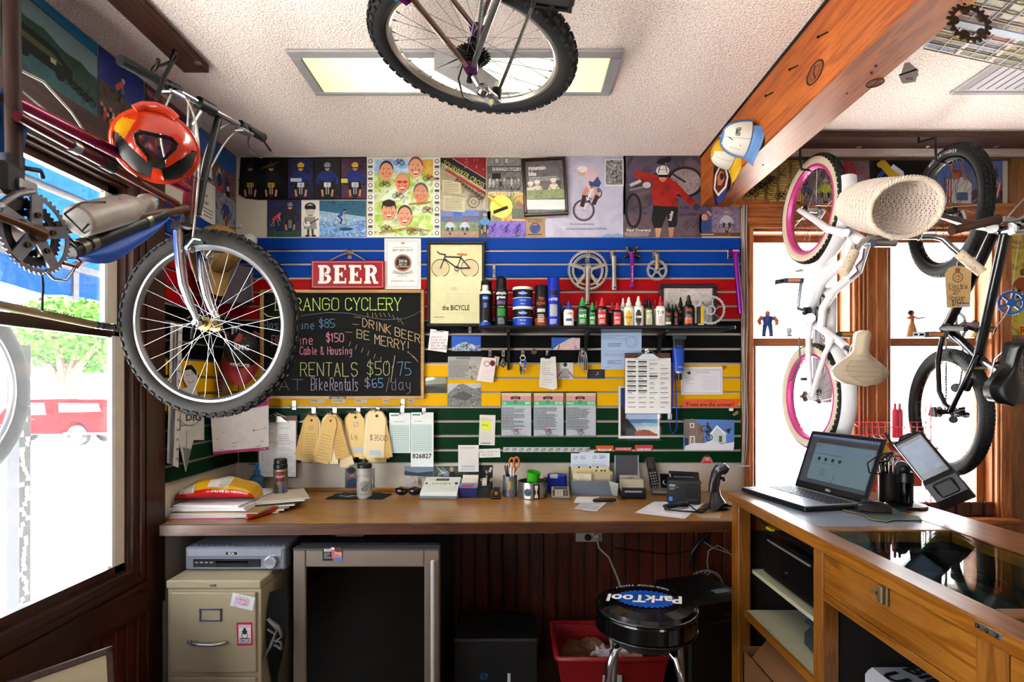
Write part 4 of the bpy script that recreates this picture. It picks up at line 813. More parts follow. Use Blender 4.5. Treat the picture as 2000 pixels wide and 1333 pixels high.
# ---- left clipboard on the back wall
def clipboard(name,label,px0,py0,px1,py1,Y,sheet,rows,boardcol='#5a3622'):
 t=th_(name,label,'clipboard',W((px0+px1)/2,py1,Y));m=MB();a,b=W(px0,py0,Y),W(px1,py1,Y);m.box((a.x,Y-.003,b.z),(b.x,Y,a.z),C(boardcol,.5,0,.2,60),.001);m.bd_('board',t)
 c=back(Y-.0034);c.rb_(*sheet,C('#dcd9d8',.7),.002);rows(c);c.mb.bd_('paper_stack',t)
 m=MB();cx_,cz=(a.x+b.x)/2,a.z;wv=(b.x-a.x)*.3
 m.prism([(cx_-wv,cz-.035),(cx_+wv,cz-.035),(cx_+wv*.6,cz-.018),(cx_+wv*.38,cz-.004),(cx_-wv*.38,cz-.004),(cx_-wv*.6,cz-.018)],Y-.016,Y-.0058,SE_,T=Mx_(((1,0,0,0),(0,0,1,0),(0,1,0,0),(0,0,0,1))))
 m.tube([(cx_-wv*.75,Y-.006,cz-.01),(cx_-wv*.3,Y-.014,cz+.006),(cx_,Y-.018,cz+.014),(cx_+wv*.3,Y-.014,cz+.006),(cx_+wv*.75,Y-.006,cz-.01)],.005,SE_,8,flat=.5);m.torus(.007,.0025,SE_,16,6,T=zf_((cx_,Y-.018,cz+.008),(0,1,0)));m.bd_('clip',t);return t
def rowsA(c):
 c.tx_('CRANKY DEALER',546,838,2.6,'#77757a',maxw=20);c.sb_(522,836,536,852,4,'#8a888c',.7);c.sb_(545,848,566,862,4,'#6a686c',.8)
 for k in range(22):c.sb_(512,862+k*2.9,574,864.6+k*2.9,1,'#7d7b80',.6,9)
clipboard('clipboard','brown clipboard with a printed list behind the left end of the desk',503,812,581,934,SF_Y-.02,(506,822,578,932),rowsA)
def rowsB(c):
 for col in range(4):
  for k in range(10):
   x=1225+col*21;y=706+k*9.4
   if col==3 and k<1:continue
   if(col<2 and k<7 or col==2 and k in(3,)):c.rect(x,y,x+17,y+2.6,'#1d1d20')
   c.sb_(x+1,y+3.5,x+17,y+6.5,1,'#55555a',1.1,3);c.sb_(x,y-2.5,x+14,y-.5,1,'#8a8a90',.6,3)
clipboard('clipboard','brown clipboard with columns of barcodes right of centre',1220,690,1309,809,SF_Y-.035,(1221,700,1310,808),rowsB)
sh_(1263,682,'chrome hook behind the barcode clipboard',14)
# ---- letters, photos, notes across the middle
def nt_(px,lab,cat='note',name='paper_note',y=0,col='#d8d2cc',fnc=None,th=.0008,rot=0,grp=None):
 c=sl_(y);c.rb_(*px,C(col,.75,0,.04),th,rot)
 if fnc:fnc(c)
 return c.done(name,lab,cat,grp)
def hw(c):
 for k,s_ in enumerate(('what wild','truck of be','saving you','The for your','great candy')):hn_(c,s_,842,660+k*5.6,3.2,3,INK('#6a4a6c'),.5)
 c.rect(859,647,867,649,'#c03a9a');c.sb_(846,647,858,651,1,'#55556a',.7)
c=sl_(.012);c.base([(841,643),(876,648),(872,689),(836,684)],C('#dcd6d6',.7),.003);hw(c);c.done('handwritten_note','white square of handwritten notes clipped under the framed bicycle print','note')
m=MB();p=W(857,643,SF_Y-.017);m.box((p.x-.012,p.y-.006,p.z-.01),(p.x+.012,p.y+.004,p.z+.004),GB_,.002);m.tube([(p.x-.006,p.y,p.z),(p.x-.004,p.y,p.z+.022),(p.x+.004,p.y,p.z+.022),(p.x+.006,p.y,p.z)],.001,CH_,5);on_(m,'binder_clip','black binder clip gripping the square of handwritten notes','clip')
def f1(c):c.poly([(883,680),(900,670),(914,668),(928,676),(939,674),(939,686),(882,686)],PH_(('#c9d2dc','#7a8a9c','#38485c'),60));rd_(c,911,676,18,'#14161c',bike='#14161c',helmet='#14161c',front=False)
nt_((882,657,939,686),'blue photo of a rider silhouetted before snowy peaks','photo','photo_print',.001,'#2a5ab0',f1,rot=.01)
def f2(c):c.tx_('DURANGO',905,702,4,'#2a2a2a','c',bold=.02);c.sb_(877,704,938,738,12,'#55524c',.8,6);c.poly([(916,704),(940,704),(940,742),(914,742)],PH_(('#7d7a70','#a5a298','#5a584f'),40))
nt_((875,697,941,742),'grey printed page with a rock tower picture','page','printed_page',.001,'#9c9c98',f2)
c=sl_(.004);P0=W(832,738,SF_Y);c.mb.grid(lambda u,v:V((P0.x+u*.112,SF_Y-.004-.018*math.sin(v*PI)*(.4+.6*(1-u)),P0.z-v*.084)),8,8,C('#9aa3a0',.15,.85,.3,12));c.done('foil_sheet','curled silvery foil sheet right of the chalkboard frame','foil')
def f3(c):
 c.poly([(874,770),(895,752),(905,750),(925,760),(940,757),(940,795),(874,795)],PH_(('#3a3a3a','#8a8a88','#1c1c1c','#b0b0ae'),90));c.poly([(880,776),(905,764),(925,774),(910,784)],'#55544f')
nt_((874,749,940,795),'black and white photo of a mountain above a rocky slope','photo','photo_print',.001,'#b2b0ad',f3,rot=-.01)
def kh(px,py,lab):return sh_(px,py,lab,14,.018,.04)
kh(957,683,'chrome hook carrying paper slips with round badges');kh(983,683,'chrome hook carrying a black diamond fob');kh(1021,683,'chrome hook carrying a bunch of keys');kh(1069,685,'chrome hook carrying receipts');kh(1138,683,'chrome hook carrying hex keys')
c=back(SF_Y-.02);c.base([(942,698),(970,700),(963,748),(931,744)],C('#d8ccca',.75),.004);c.circ(951,711,5,1,'#3a3a3a',14);c.ell(962,710,5.5,6,'#8e1f1f');c.ell(962,710,2.5,3,'#1a1414');c.sb_(940,722,962,742,5,'#b8a8b0',.6);c.done('receipt_slips','pinkish paper slips with a black and a red round badge','paper')
c=back(SF_Y-.014);c.base([(966,696),(976,698),(972,716),(966,712)],C('#cfc0a8',.75),.002);c.done('paper_stub','small cream paper stub behind the pinkish slips','paper')
m=MB();p=W(983,699,SF_Y-.035)
for k in range(5):q=p+V((R.uniform(-.014,.014),-.004*k,-.004*k));m.tube([p,q+V((0,0,-.02)),q+V((.004,0,-.03))],.002,SE_,5)
T=fm_(p+V((0,-.01,-.038)),(1,0,1),(-1,0,1));m.box((-.013,-.013,-.002),(.013,.013,.002),C('#1b1b1a',.4),.001,T);on_(m,'key_bunch','key bunch with a black diamond fob','keys')
m=MB();p=W(1021,692,SF_Y-.035)
for k,(dx,dz,col)in enumerate(((-.012,-.05,HOOKM),(.01,-.07,HOOKM),(0,-.085,SE_),(.012,-.04,C('#2a4a9a',.4)),(-.01,-.075,C('#1a1a1c',.4)))):
 q=p+V((dx,-.004*k,dz));m.box((q.x-.007,q.y-.0015,q.z-.018),(q.x+.007,q.y+.0015,q.z+.008),col,.001);m.box((q.x-.003,q.y-.001,q.z-.034),(q.x+.003,q.y+.001,q.z-.018),col,.0005)
for z in(-.02,-.045):m.torus(.014,.0015,CH_,20,6,T=zf_(p+V((0,-.006,z)),(.3,1,.1)))
on_(m,'key_bunch','key bunch with rings hanging on its hook above the yellow slat','keys')
m=MB();p=W(1138,688,SF_Y-.035)
for k in range(6):x=p.x+(k-2.5)*.006;m.tube([(x,p.y,p.z+.004),(x+(k-2.5)*.003,p.y-.003,p.z-.03),(x+(k-2.5)*.004,p.y-.004,p.z-.07-.008*k),(x+(k-2.5)*.004-.008,p.y-.004,p.z-.075-.008*k)],.0022,HOOKM,6)
on_(m,'hex_keys','fan of long steel hex keys hanging on a hook','tool')
c=back(SF_Y-.024);c.base([(1056,700),(1085,697),(1088,758),(1080,762),(1053,756)],C('#cfcac6',.75),.01);c.sb_(1058,706,1076,730,6,'#77747a',.7,3);c.tx_('WHERE TO RIDE',1059,733,2.6,'#3a3a3c',maxw=22);c.sb_(1056,736,1080,754,4,'#8a878c',.6,3);c.done('receipt_bundle','thick bundle of receipts hanging from a binder clip','receipts')
m=MB();p=W(1069,698,SF_Y-.03);m.box((p.x-.016,p.y-.01,p.z-.008),(p.x+.016,p.y+.008,p.z+.008),GB_,.003);m.tube([(p.x-.01,p.y-.006,p.z),(p.x-.006,p.y-.004,p.z+.026),(p.x+.006,p.y-.004,p.z+.026),(p.x+.01,p.y-.006,p.z)],.0012,CH_,5);on_(m,'binder_clip','black binder clip holding the receipt bundle','clip')
def f4(c):
 c.ell(1104,716,9,6,'#c9c6c2');c.ell(1104,713,4,4,'#3a3a3c');c.poly([(1098,720),(1110,720),(1113,738),(1095,738)],'#9a9894')
 for k,cl in enumerate(('#b83a2a','#d8a82a','#3a5ab0')):c.line([(1089,734+k*2),(1098,724+k)],1.6,cl);c.line([(1119,734+k*2),(1110,724+k)],1.6,cl)
 c.tx_('JUTTEGUT',1104,739.4,3,'#141414','c',maxw=28,bold=.02)
nt_((1088,709,1120,740),'black and white sticker of a winged figure with rainbow stripes','sticker','sticker_print',.001,'#c2bfba',f4)
def f5(c):c.poly([(1078,684),(1090,674),(1108,664),(1118,660),(1133,661),(1132,684)],PH_(('#bfa0a0','#d2b8b8','#a98a90'),30));c.line([(1090,684),(1093,674)],1.6,'#1d1a22')
nt_((1077,660,1133,684),'small photo of a pink dusted mountain under blue sky','photo','photo_print',.001,'#2f5fb0',f5,rot=.01)
def f6(c):rd_(c,1166,731,14,'#8a8f98',helmet='#c23a2a',front=False);c.sb_(1150,724,1178,740,3,'#55585c',1)
nt_((1147,722,1181,740),'tiny dark photo of a mud spattered racer on the yellow slat','photo','photo_print',.001,'#22242a',f6)
m=MB();m.la_([(0,-.004),(.0155,-.004),(.0155,0)],C('#5a4038',.5),20,T=fm_(W(1043,687,SF_Y-.001),(1,0,0),(0,0,1)));on_(m,'round_badge','small round brown badge on the black slat','badge')
def f7(c):
 c.sb_(1178,655,1225,664,3,'#5a6f98',.7,7);c.circ(1233,668,11,.8,'#6f86b0',20);c.circ(1233,668,8,.5,'#8098bc',18);c.sb_(1188,670,1215,678,3,'#3f4f74',.9,5);c.line([(1176,687),(1252,687)],.6,'#8a9abc');c.sb_(1180,690,1245,697,2,'#5a6f98',.7,6);c.sb_(1186,704,1215,712,3,'#3f4f74',.9,5);c.sb_(1180,715,1194,720,1,'#7a8498',.6)
nt_((1174,645,1253,722),'pale blue printed receipt sheet hanging below the shelf','sheet','printed_sheet',.006,'#a9b9d6',f7)
# canyon picture in a clear sleeve
t=th_('photo_sleeve','canyon rim photo in a clear sleeve half hidden by the barcode clipboard','photo',W(1248,858,SF_Y));c=sl_(.004);c.rb_(1208,755,1288,857,C('#d8d6d8',.5));c.rect(1212,758,1284,852,C('#28487c',.4));
for k,cl in enumerate(('#2f5488','#3f6a9c','#6790b4','#9cb6c8','#c8c8bc')):c.rect(1212,800+k*9,1284,852,cl)
c.poly([(1212,790),(1222,806),(1228,822),(1240,836),(1248,850),(1284,848),(1284,852),(1212,852)],'#171214');c.poly([(1240,844),(1258,840),(1270,842),(1284,850),(1284,852),(1240,852)],'#9a4028')
for k in range(5):c.ell(1248+k*4.4,841,1,2.4,'#1d1816',n=8)
c.sb_(1228,812,1276,832,9,'#24344e',.6,8);c.mb.bd_('picture',t);c=sl_(.0075);c.rb_(1205,752,1291,861,GL_(0,refl=.015),.0006);c.mb.bd_('clear_sleeve',t)
# price sheets
def price(x0,n1,n2,pr,lab):
 t=th_('price_sheet',lab,'price sheet',W(x0+30,853,SF_Y),'service price sheets on the green slats');c=sl_(.003);c.rb_(x0,766,x0+61,853,C('#141416',.4),.002);c.mb.bd_('backing',t)
 c=sl_(.0055);c.rb_(x0+1.5,768,x0+59.5,852,C('#a9adb4',.5),.0006);c.rect(x0+1.5,768,x0+59.5,774,'#c4b680');c.rect(x0+1.5,774,x0+59.5,783.5,'#c08a98');c.rect(x0+1.5,783.5,x0+59.5,792,'#4aa572')
 c.tx_(n1,x0+3,781,5.2,'#d9a5b4',maxw=18);c.tx_(n2,x0+3,790,5.2,'#d5e6d9');c.tx_(pr,x0+58,790,5.2,'#d5e6d9','r')
 c.ell(x0+29,777,7,3,'#2a1d1c');c.ell(x0+29,777,5,1.6,'#b03c38');c.ell(x0+22,778,2.5,3,'#1c1616');c.ell(x0+36,778,2.5,3,'#1c1616');c.circ(x0+29,785,2.8,1,'#1f2a24',12)
 c.sb_(x0+3,796,x0+48,840,17,'#26262a',1,6);c.circ(x0+30,844,5,.9,'#141416',16);c.ell(x0+31,842,2.3,2,'#c2452f');c.line([(x0+21,840),(x0+38,848)],.8,'#141416');c.sb_(x0+10,850,x0+56,851.6,1,'#33333a',.6);c.mb.bd_('print',t)
price(978,'Tune','Up','$85','grey tune up price sheet for 85 dollars, leftmost of three');price(1041,'Tune','Up','$150','grey tune up price sheet for 150 dollars, middle of three');price(1104,'Over','Haul','$250','grey overhaul price sheet for 250 dollars, rightmost of three')
# right side papers
def f8(c):c.line([(1334,723),(1408,723),(1408,768),(1334,768),(1334,723)],.6,'#8a8890');c.poly([(1341,728),(1347,725),(1350,731),(1344,732)],'#3a3a40');c.tx_('City of Durango',1372,729,3,'#55555c','c');c.sb_(1338,736,1356,752,4,'#55555c',.6,3);c.sb_(1372,734,1404,762,7,'#a9a7b0',.6,5);c.line([(1362,724),(1408,724)],.4,'#aaaaaa')
nt_((1330,717,1411,771),'white framed certificate letter on the yellow slat','letter','certificate_letter',.002,'#d9d5dc',f8,rot=-.01)
c=sl_(.003);c.base([(1336,780),(1445,780),(1438,797),(1330,797)],C('#cf5522',.35),.0008);c.tx_('Trees are the answer!',1386,794,7.6,'#2a120a','c',maxw=102,bold=.02,shear=.12);c.tx_('and Bikes',1386,785.5,4,'#8a2412','c',shear=.2);c.done('bumper_sticker','orange bumper sticker reading Trees are the answer','sticker')
def f9(c):
 c.poly([(1335,822),(1352,818),(1374,834),(1376,868),(1338,870)],PH_(('#6a5648','#7f6a5a','#57463a'),30));c.rect(1347,827,1356,836,'#cfcac4');c.rect(1349,829,1354,834,'#6a6a70');c.rect(1347,852,1357,868,'#d8d4d0');c.rect(1349,854,1355,868,'#8a8078')
 c.poly([(1388,848),(1400,832),(1418,848),(1418,866),(1388,866)],'#b9cac6');c.poly([(1386,849),(1400,831),(1420,849),(1416,849),(1400,835),(1389,850)],'#eceaee');c.poly([(1416,840),(1428,836),(1424,848)],'#2a2a2e');c.rect(1404,852,1410,864,'#6a5a50')
 c.poly([(1336,880),(1338,872),(1352,866),(1376,866),(1390,860),(1408,868),(1434,864),(1432,880)],'#d6d4de');c.circ(1375,838,6,1.6,'#26262a',16);c.circ(1385,855,6,1.6,'#26262a',16);c.line([(1375,838),(1382,846),(1385,855)],1.4,'#26262a');c.ell(1382,828,2.6,3,'#6a5040');c.line([(1382,832),(1388,840),(1380,846)],5,'#3a3834');c.rect(1337,856,1344,870,'#2a2d3c')
 for k in range(9):c.line([(1400+k*4,842),(1402+k*4,822+R.random()*6)],.5,'#7a7a84')
nt_((1335,820,1434,880),'snow scene photo of a biker jumping before two houses','photo','photo_print',.003,'#5a7fc0',f9,rot=.015)
c=sl_(.002);c.rb_(983,874,1152,883.5,C('#b8b6b6',.5));
for k in range(12):x=990+k*14.3;c.circ(x,879,3.4,.7,'#2a2a2c',12);c.ell(x+1,878,1.4,1.2,'#c23a2a');c.line([(x-5,881),(x+5,876)],.6,'#2a2a2c')
c.done('sticker_strip','long white strip of round compass stickers on the green slats','sticker strip')
def lab3(x0,y0,x1,y1,col,txt,tc,lab,strip=None):
 c=sl_(.002);c.rb_(x0,y0,x1,y1,C(col,.4));
 if strip:c.rect(x0+4,y1-5,x1-4,y1-1,strip)
 c.tx_(txt,(x0+x1)/2,y1-2 if strip else y1-2.5,4,tc,'c',maxw=x1-x0-4,bold=.02);c.done('small_sticker',lab,'sticker')
lab3(1164,871,1198,882,'#c2561f','JUSTLEY','#241008','small orange sticker at the right of the compass strip','#d8d2c8');lab3(1201,874,1234,882,'#9c1f28','HANDMADE','#e0c8c8','small dark red sticker, middle of the three by the compass strip');lab3(1240,870,1275,881,'#c0303c','1-800-360-2010','#8a1f2a','small red and white phone number sticker','#e6dce0')
def f10(c):c.sb_(938,816,965,822,2,'#77747a',.6,4);c.rect(940,822,959,841,'#c9cf3a',.02);hn_(c,'may',942,832,4,4,INK('#6a702a'),.6);c.sb_(938,845,964,860,4,'#9a979c',.5,4);c.sb_(939,864,960,868,1,'#2a2a2c',1.4)
nt_((936,811,967,870),'tall white memo with a yellow sticky note','note','memo_sheet',.004,'#c9c4be',f10,rot=.03)
def f11(c):
 c.sb_(898,873,928,878,2,'#8a4a58',.6,4);c.tx_("Sutherland's",915,913,4,'#3a6a9c','c',bold=.01);c.sb_(899,915,930,920,2,'#7a7a80',.6)
 for k in range(7):c.line([(897,880+k*4.4),(933,880+k*4.4)],.4,'#a9a9b4')
nt_((895,870,935,922),"white lined notepad sheet with blue letterhead on the green slat",'note','memo_sheet',.006,'#d2cec8',f11)
def f12(c):hn_(c,'Buy yogurt',939,884,3,3.4,INK('#77787c'),.5);hn_(c,'and milk',941,890,3,3.4,INK('#77787c'),.5)
nt_((936,877,977,894),'small white slip with faint handwriting on the lowest slat','note','memo_sheet',.003,'#d2d0c8',f12,rot=-.03)
c=back(D-.002)
c=sl_(.002);c.base([(1368,905),(1372,896),(1378,890),(1384,890),(1390,897),(1393,905)],C('#b86a60',.5));c.ell(1381,896,4,5,'#d29a86');c.poly([(1372,905),(1376,901),(1387,901),(1390,905)],'#b8283c');c.ell(1381,891.5,4.4,2.4,'#5a3420');c.done('cutout_figure','small paper cutout of a person in pink with hands on head','cutout')
for x,y in((1414,718),):
 c=sl_(.001);c.circ(x,y,3.6,1,'#1c1a14',16);c.ell(x,y,1.8,1.8,'#b02a1c',n=10);c.line([(x-7,y+2),(x+7,y-2)],.8,'#1c1a14');c.base([(x-3,y-3),(x+3,y-3),(x+3,y+3),(x-3,y+3)],C('#c9a81a',.5),.0004)if False else None
 on_(c.mb,'compass_decal','tiny black compass decal on the yellow slat at the right','decal')
c=sl_(.001);c.rb_(1424,798,1432,803,PAPER,.0005);c.done('price_sticker','tiny white price sticker on the green slat at the right','sticker')
c=sl_(.001);c.base([(1430,810),(1440,802),(1443,808),(1434,813)],C('#8a7a4a',.6),.0005);c.done('gold_decal','tiny gold decal on the green slat at the far right','decal')
# photos on the plain wall strip just above the desk
def lowp(x0,y0,x1,y1,col,fnc,lab):
 c=back(D-.003);c.rb_(x0,y0,x1,y1,col);fnc(c);c.done('photo_print',lab,'photo')
def g1(c):c.ell(687,925,8,9,'#8a5a44');c.ell(686,919,9,6,'#15100d');c.poly([(676,955),(680,938),(694,934),(706,955)],'#24385e');c.ell(722,942,7,12,'#b9b6b4');c.line([(684,930),(691,929)],1.2,'#e0dcd8')
lowp(674,915,731,955,PH_(('#0e0f14','#1c2028','#2a2f3c')),g1,'dark photo of a smiling man behind the white bottle')
def g2(c):c.poly([(790,926),(846,930),(846,956),(790,956)],PH_(('#a9a39c','#c2bcb4','#8a847c'),40));c.poly([(790,920),(815,924),(846,921),(846,932),(790,929)],'#3f4650');c.ell(820,942,4,6,'#8a6a44');c.ell(818,934,1.2,4,'#8a6a44');c.ell(822,935,1.2,4,'#8a6a44')
lowp(790,911,847,957,C('#7f90a4',.4),g2,'photo of a rabbit on a pale desert plain')
def g3(c):c.ell(882,917,4,5,'#b98a70');c.poly([(874,936),(876,922),(888,922),(891,938)],'#15161a');c.poly([(848,938),(868,918),(878,924),(870,938)],'#55606a');[c.line([(852+k*4,934-k*3),(866+k*3,912+k*3)],.7,'#c9d0d4')for k in range(5)];[c.line([(852+k*5,912+k*4),(872+k*2,934-k*2)],.7,'#c9d0d4')for k in range(4)]
lowp(848,911,902,950,PH_(('#16321f','#24462c','#3a5a44')),g3,'photo of a man beside a wire sculpture near the label maker')
def g4(c):
 for k in range(40):c.ell(904+R.random()*56,914+R.random()*40,2.4,3,R.choice(['#b98f50','#2a3a5a','#c9c2b4','#14120f','#5a4a3a','#8a5a44']))
lowp(902,909,962,956,C('#1a1814',.5),g4,'dark photo of a crowded workshop behind the index card box')
# electrical bits on the wall strip
m=MB()
for px,py in((739,918),(702*1+336,911),(1092,916),(955*1,955)):pass
# ---- left slatwall things
def LS(y,z,d=0):return V((LX+.022+d,y,z))
def lcard(pts,m,th=.001,d=.004):
 c=Card(lambda a,b:onx(a,b,LX+.022+d),(1,0,0));c.base(pts,m,th);return c
for k,(pts,lab)in enumerate(((((333,628),(342,632),(338,908),(326,905)),'plain white paper streamer nearest the window casing'),(((342,632),(349,635),(346,912),(337,908)),'middle white paper streamer beside the window casing'),(((349,632),(356,634),(348,914),(338,910)),'white sticker streamer with red dots hanging by the window casing'))):
 c=lcard(pts,C('#cfcac6',.7),.001,.008+.012*k)
 if k==2:
  for j in range(14):c.circ(352-j*.55,650+j*19,2.2,.7,'#2a2a2c',10);c.ell(352-j*.55,650+j*19,1,1.2,'#b02a2a',n=8)
 c.done('paper_streamer',lab,'streamer')
m=MB();p=onx(345,622,LX+.03);m.tube([p,p+V((.05,0,.0)),p+V((.06,0,.01))],.0025,HOOKM,6);m.tube([p+V((0,.05,.01)),p+V((.05,.05,.01)),p+V((.056,.05,.02))],.0025,HOOKM,6);on_(m,'wire_hook','double wire hook holding the paper streamers','hook')
c=lcard([(358,722),(363,713),(374,712),(384,722),(385,740),(381,756),(384,766),(392,778),(398,800),(398,860),(352,860),(352,762),(366,757),(358,742)],C('#c9c6c4',.6),.002,.006);c.poly([(359,724),(364,714),(374,713),(383,724),(383,735),(372,722)],'#17181a');c.circ(366,731,3,.8,'#1a1a1a',10,a1=PI);c.circ(376,728,3,.8,'#1a1a1a',10);c.circ(371,742,6,.9,'#1a1a1a',12,a0=.3,a1=2.8);c.tx_('GIANTS',376,776,5,'#1a1a1a','c',rot=.1);c.line([(386,768),(395,790)],3,'#a8242c');c.tx_('DIG',362,822,13,'#141414','l',bold=.03);c.circ(370,820,18,1,'#141414',24,ry=11,a0=.2,a1=3)
c.poly([(345,830),(378,830),(378,833),(345,833)],'#8a8886');c.done('paper_cutout','white paper cutout of a winking boy in a cap','cutout')
c=lcard([(346,842),(383,842),(373,876),(362,922),(357,900),(350,870)],C('#c4c1c0',.6),.002,.012);c.line([(364,842),(362,915)],1,'#55535a');c.poly([(356,874),(372,878),(362,920)],C('#77767a',.4));c.done('folded_pennant','white folded paper pennant pointing down below the cutout','pennant')
c=lcard([(440,652),(448,655),(442,770),(426,768)],C('#b9ae9c',.6),.001,.008);c.tx_('DURANGO',434,766,8,'#8a1c20',rot=-1.5,bold=.03,maxw=60);c.tx_('FRIENDS DON\'T LET FRIENDS',428,766,4,'#8a3a34',rot=-1.48,maxw=90);c.poly([(442,654),(448,655),(446,700),(438,700)],'#7a1f24');c.done('bumper_sticker','hanging tan bumper sticker with DURANGO in red','sticker')
c=lcard([(452,636),(472,640),(466,730),(452,728)],C('#c2c0be',.5),.001,.008)
for j in range(5):
 for i in range(2):c.ell(458+i*7-j*.3,648+j*17,2.8,6,'#2c2a6c' if(i+j)%3 else '#1f5a5c')
c.done('sticker_sheet','white sheet of dark blue oval stickers','sticker sheet');c=lcard([(454,728),(465,730),(462,752),(456,758)],C('#aaa8aa',.5),.001,.006);c.done('paper_tab','grey paper tab hanging under the oval sticker sheet','paper')
def capf(o,brim,top):x=V(brim).normalized();z=V(top);z=(z-x*z.dot(x)).normalized();return fm_(o,x,z.cross(x),z)
# cap: tan, hung on the left slat ; grey bag ; white helmet ; black and red cap
def cap(T,s,crown,brim,under=None,name='baseball_cap',label='',panel=None,art=None,pu=0):
 """crown opens to -z, brim along +x"""
 t=th_(name,label,'cap',T.translation);m=MB(T);n=20
 def cr(u,v):a=2*PI*u;q=v*PI/2;r=math.cos(q)**.75 if v<.999 else 0;return(s*.098*r*math.cos(a)-.0,s*.085*r*math.sin(a),s*.12*math.sin(q))
 m.grid(cr,24,8,crown)
 for k in range(6):a=PI/6+k*PI/3;m.tube([tuple(1.008*x for x in cr(a/2/PI,v/8))for v in range(9)],s*.0012,crown,4)
 m.sph((0,0,s*.121),s*.008,brim,8);m.bd_('crown',t)
 b=MB(T);R0=s*.085
 def br(u,v,dz=0):a=-PI*.42+PI*.84*u;r=1+v*(.95*math.cos(a*.95)+.05);return(s*.098*math.cos(a)*r,s*.083*math.sin(a)*(1+v*.12),-s*.002-s*.045*v*(abs(math.sin(a))**1.6)-s*.012*v+dz)
 b.grid(br,16,5,brim);b.grid(lambda u,v:br(1-u,v,-.0025*s),16,5,under or brim)
 for v in(.35,.55,.75):b.tube([br(k/14,v,.0008)for k in range(1,14)],s*.0008,brim,4)
 b.tube([br(k/16,1,-.001)for k in range(17)],s*.0022,brim,5);b.bd_('brim',t)
 if panel:p=MB(T);p.grid(lambda u,v:tuple(1.012*x for x in cr(pu-.17+.34*u,.02+.8*v)),10,7,panel);p.bd_('front_panel',t)
 if art:
  p=MB(T)
  def onp_(u,v):return tuple(1.025*x for x in cr(pu+u,v))
  for k in range(4):cc=[(.06+.03*math.cos(a/10*2*PI+k)*(1+.3*math.cos(3*k)),.36+.07*math.sin(a/10*2*PI*2+k))for a in range(11)];p.tube([onp_(u,v)for u,v in cc],s*.0008,INK('#1a1a1e'),4)
  p.tube([onp_(-.06,.2),onp_(.0,.6)],s*.0012,INK('#1a1a1e'),4);p.tube([onp_(-.02,.46),onp_(.0,.6)],s*.0022,INK('#1a1a1e'),5)
  for k in range(5):p.tube([onp_(-.1+.012*(k%2),.2+k*.06),onp_(-.09,.22+k*.06),onp_(-.1,.24+k*.06)],s*.0006,INK('#55555c'),4)
  p.bd_('drawing',t)
 return t
cap(capf(onx(424,492,LX+.10)+V((0,-.02,.0)),(.25,-.2,-1),(.9,-.45,.25)),1.15,C('#8a6f3e',.85,0,.15,40,.3),C('#96783f',.85,0,.15,40),name='baseball_cap',label='tan baseball cap hanging on the left slats behind the front wheel')
m=MB();p=onx(430,445,LX+.022);m.tube([p,p+V((.1,0,0)),p+V((.11,0,.012))],.003,HOOKM,6);on_(m,'slatwall_hook','slatwall hook carrying the tan cap','hook')
m=MB();q=[onx(a,b,LX+.1)+V((0,-.06,0))for a,b in((452,522),(508,528),(516,595),(450,598))]
def bagf(u,v,s=1):p=(q[0]*(1-u)+q[1]*u)*(1-v)+(q[3]*(1-u)+q[2]*u)*v;return p+V((.012*math.sin(u*PI)*s,-.03*math.sin(u*PI)*s*math.sin(PI*min(1,v*1.2)*.5),0))
m.grid(lambda u,v:bagf(u,v),10,10,C('#5f575f',.8,0,.1,30,.2));m.grid(lambda u,v:bagf(1-u,v,-.6),10,10,C('#5f575f',.8,0,.1,30));m.tube([bagf(.82,k/8)for k in range(9)],.002,C('#9a9298',.7),5)
on_(m,'cloth_bag','grey cloth bag hanging behind the front wheel near the wall corner','bag')
t=th_('webcam','white round security camera mounted in the wall corner over the blue slat','camera',(LX+.05,D-.05,bz(480)));p=W(487,470,D-.07);m=MB();m.sph(p,.04,C('#c9c6c0',.3),18);m.cyl(p+V((0,.02,-.035)),p+V((0,.04,-.07)),.02,C('#c9c6c0',.4));m.bd_('body',t);m=MB();m.la_([(.022,0),(.024,.004),(.016,.006),(0,.004)],C('#3a3838',.3),18,T=zf_(p+V((-.018,-.034,-.004)),(-.4,-1,-.1)));m.bd_('lens',t)
m=MB();m.box((p.x-.02,D-.09,p.z-.09),(p.x+.025,D-.03,p.z-.06),C('#8a8780',.5),.004);m.bd_('bracket',t)
T=capf(onx(484,690,LX+.15)+V((0,-.06,0)),(.2,-.5,-.85),(.5,-.8,.3));t=cap(T,.95,C('#101012',.7,0,.2,30),C('#8c1f22',.6),name='baseball_cap',label='black cap with red brim and pale lettering left of the chalkboard')
m=MB();q=onx(478,655,LX+.022);m.tube([q,q+V((.06,0,.0)),T@V((-.088,0,.02)),T@V((-.07,0,.03))],.003,HOOKM,6);on_(m,'slatwall_hook','slatwall hook carrying the black and red cap','hook');m=MB();m.tx_('BMC',.035,C('#c9c6c2',.6),fm_(T.translation+V((.06,-.118,.005)),(1,.12,-.05),(0,.1,1)),bold=.02);m.tx_('HINCAPIE',.02,C('#c2a0a0',.6),fm_(T.translation+V((.07,-.15,-.075)),(1,.12,-.1),(0,.1,1)),bold=.02);m.bd_('lettering',t)
for k,(px,py)in enumerate(((478,665),(506,660),(500,680))):m=MB();m.prism([(-.02,-.02),(.012,-.026),(.022,.01),(.004,.024)],0,.001,C('#8a1a1e',.6)if k!=1 else C('#8a1a1e',.6),T=fm_(onx(px,py,LX+.15)+V((.05,-.16,0)),(1,.1,0),(0,.1,1)));m.bd_('patch',t)
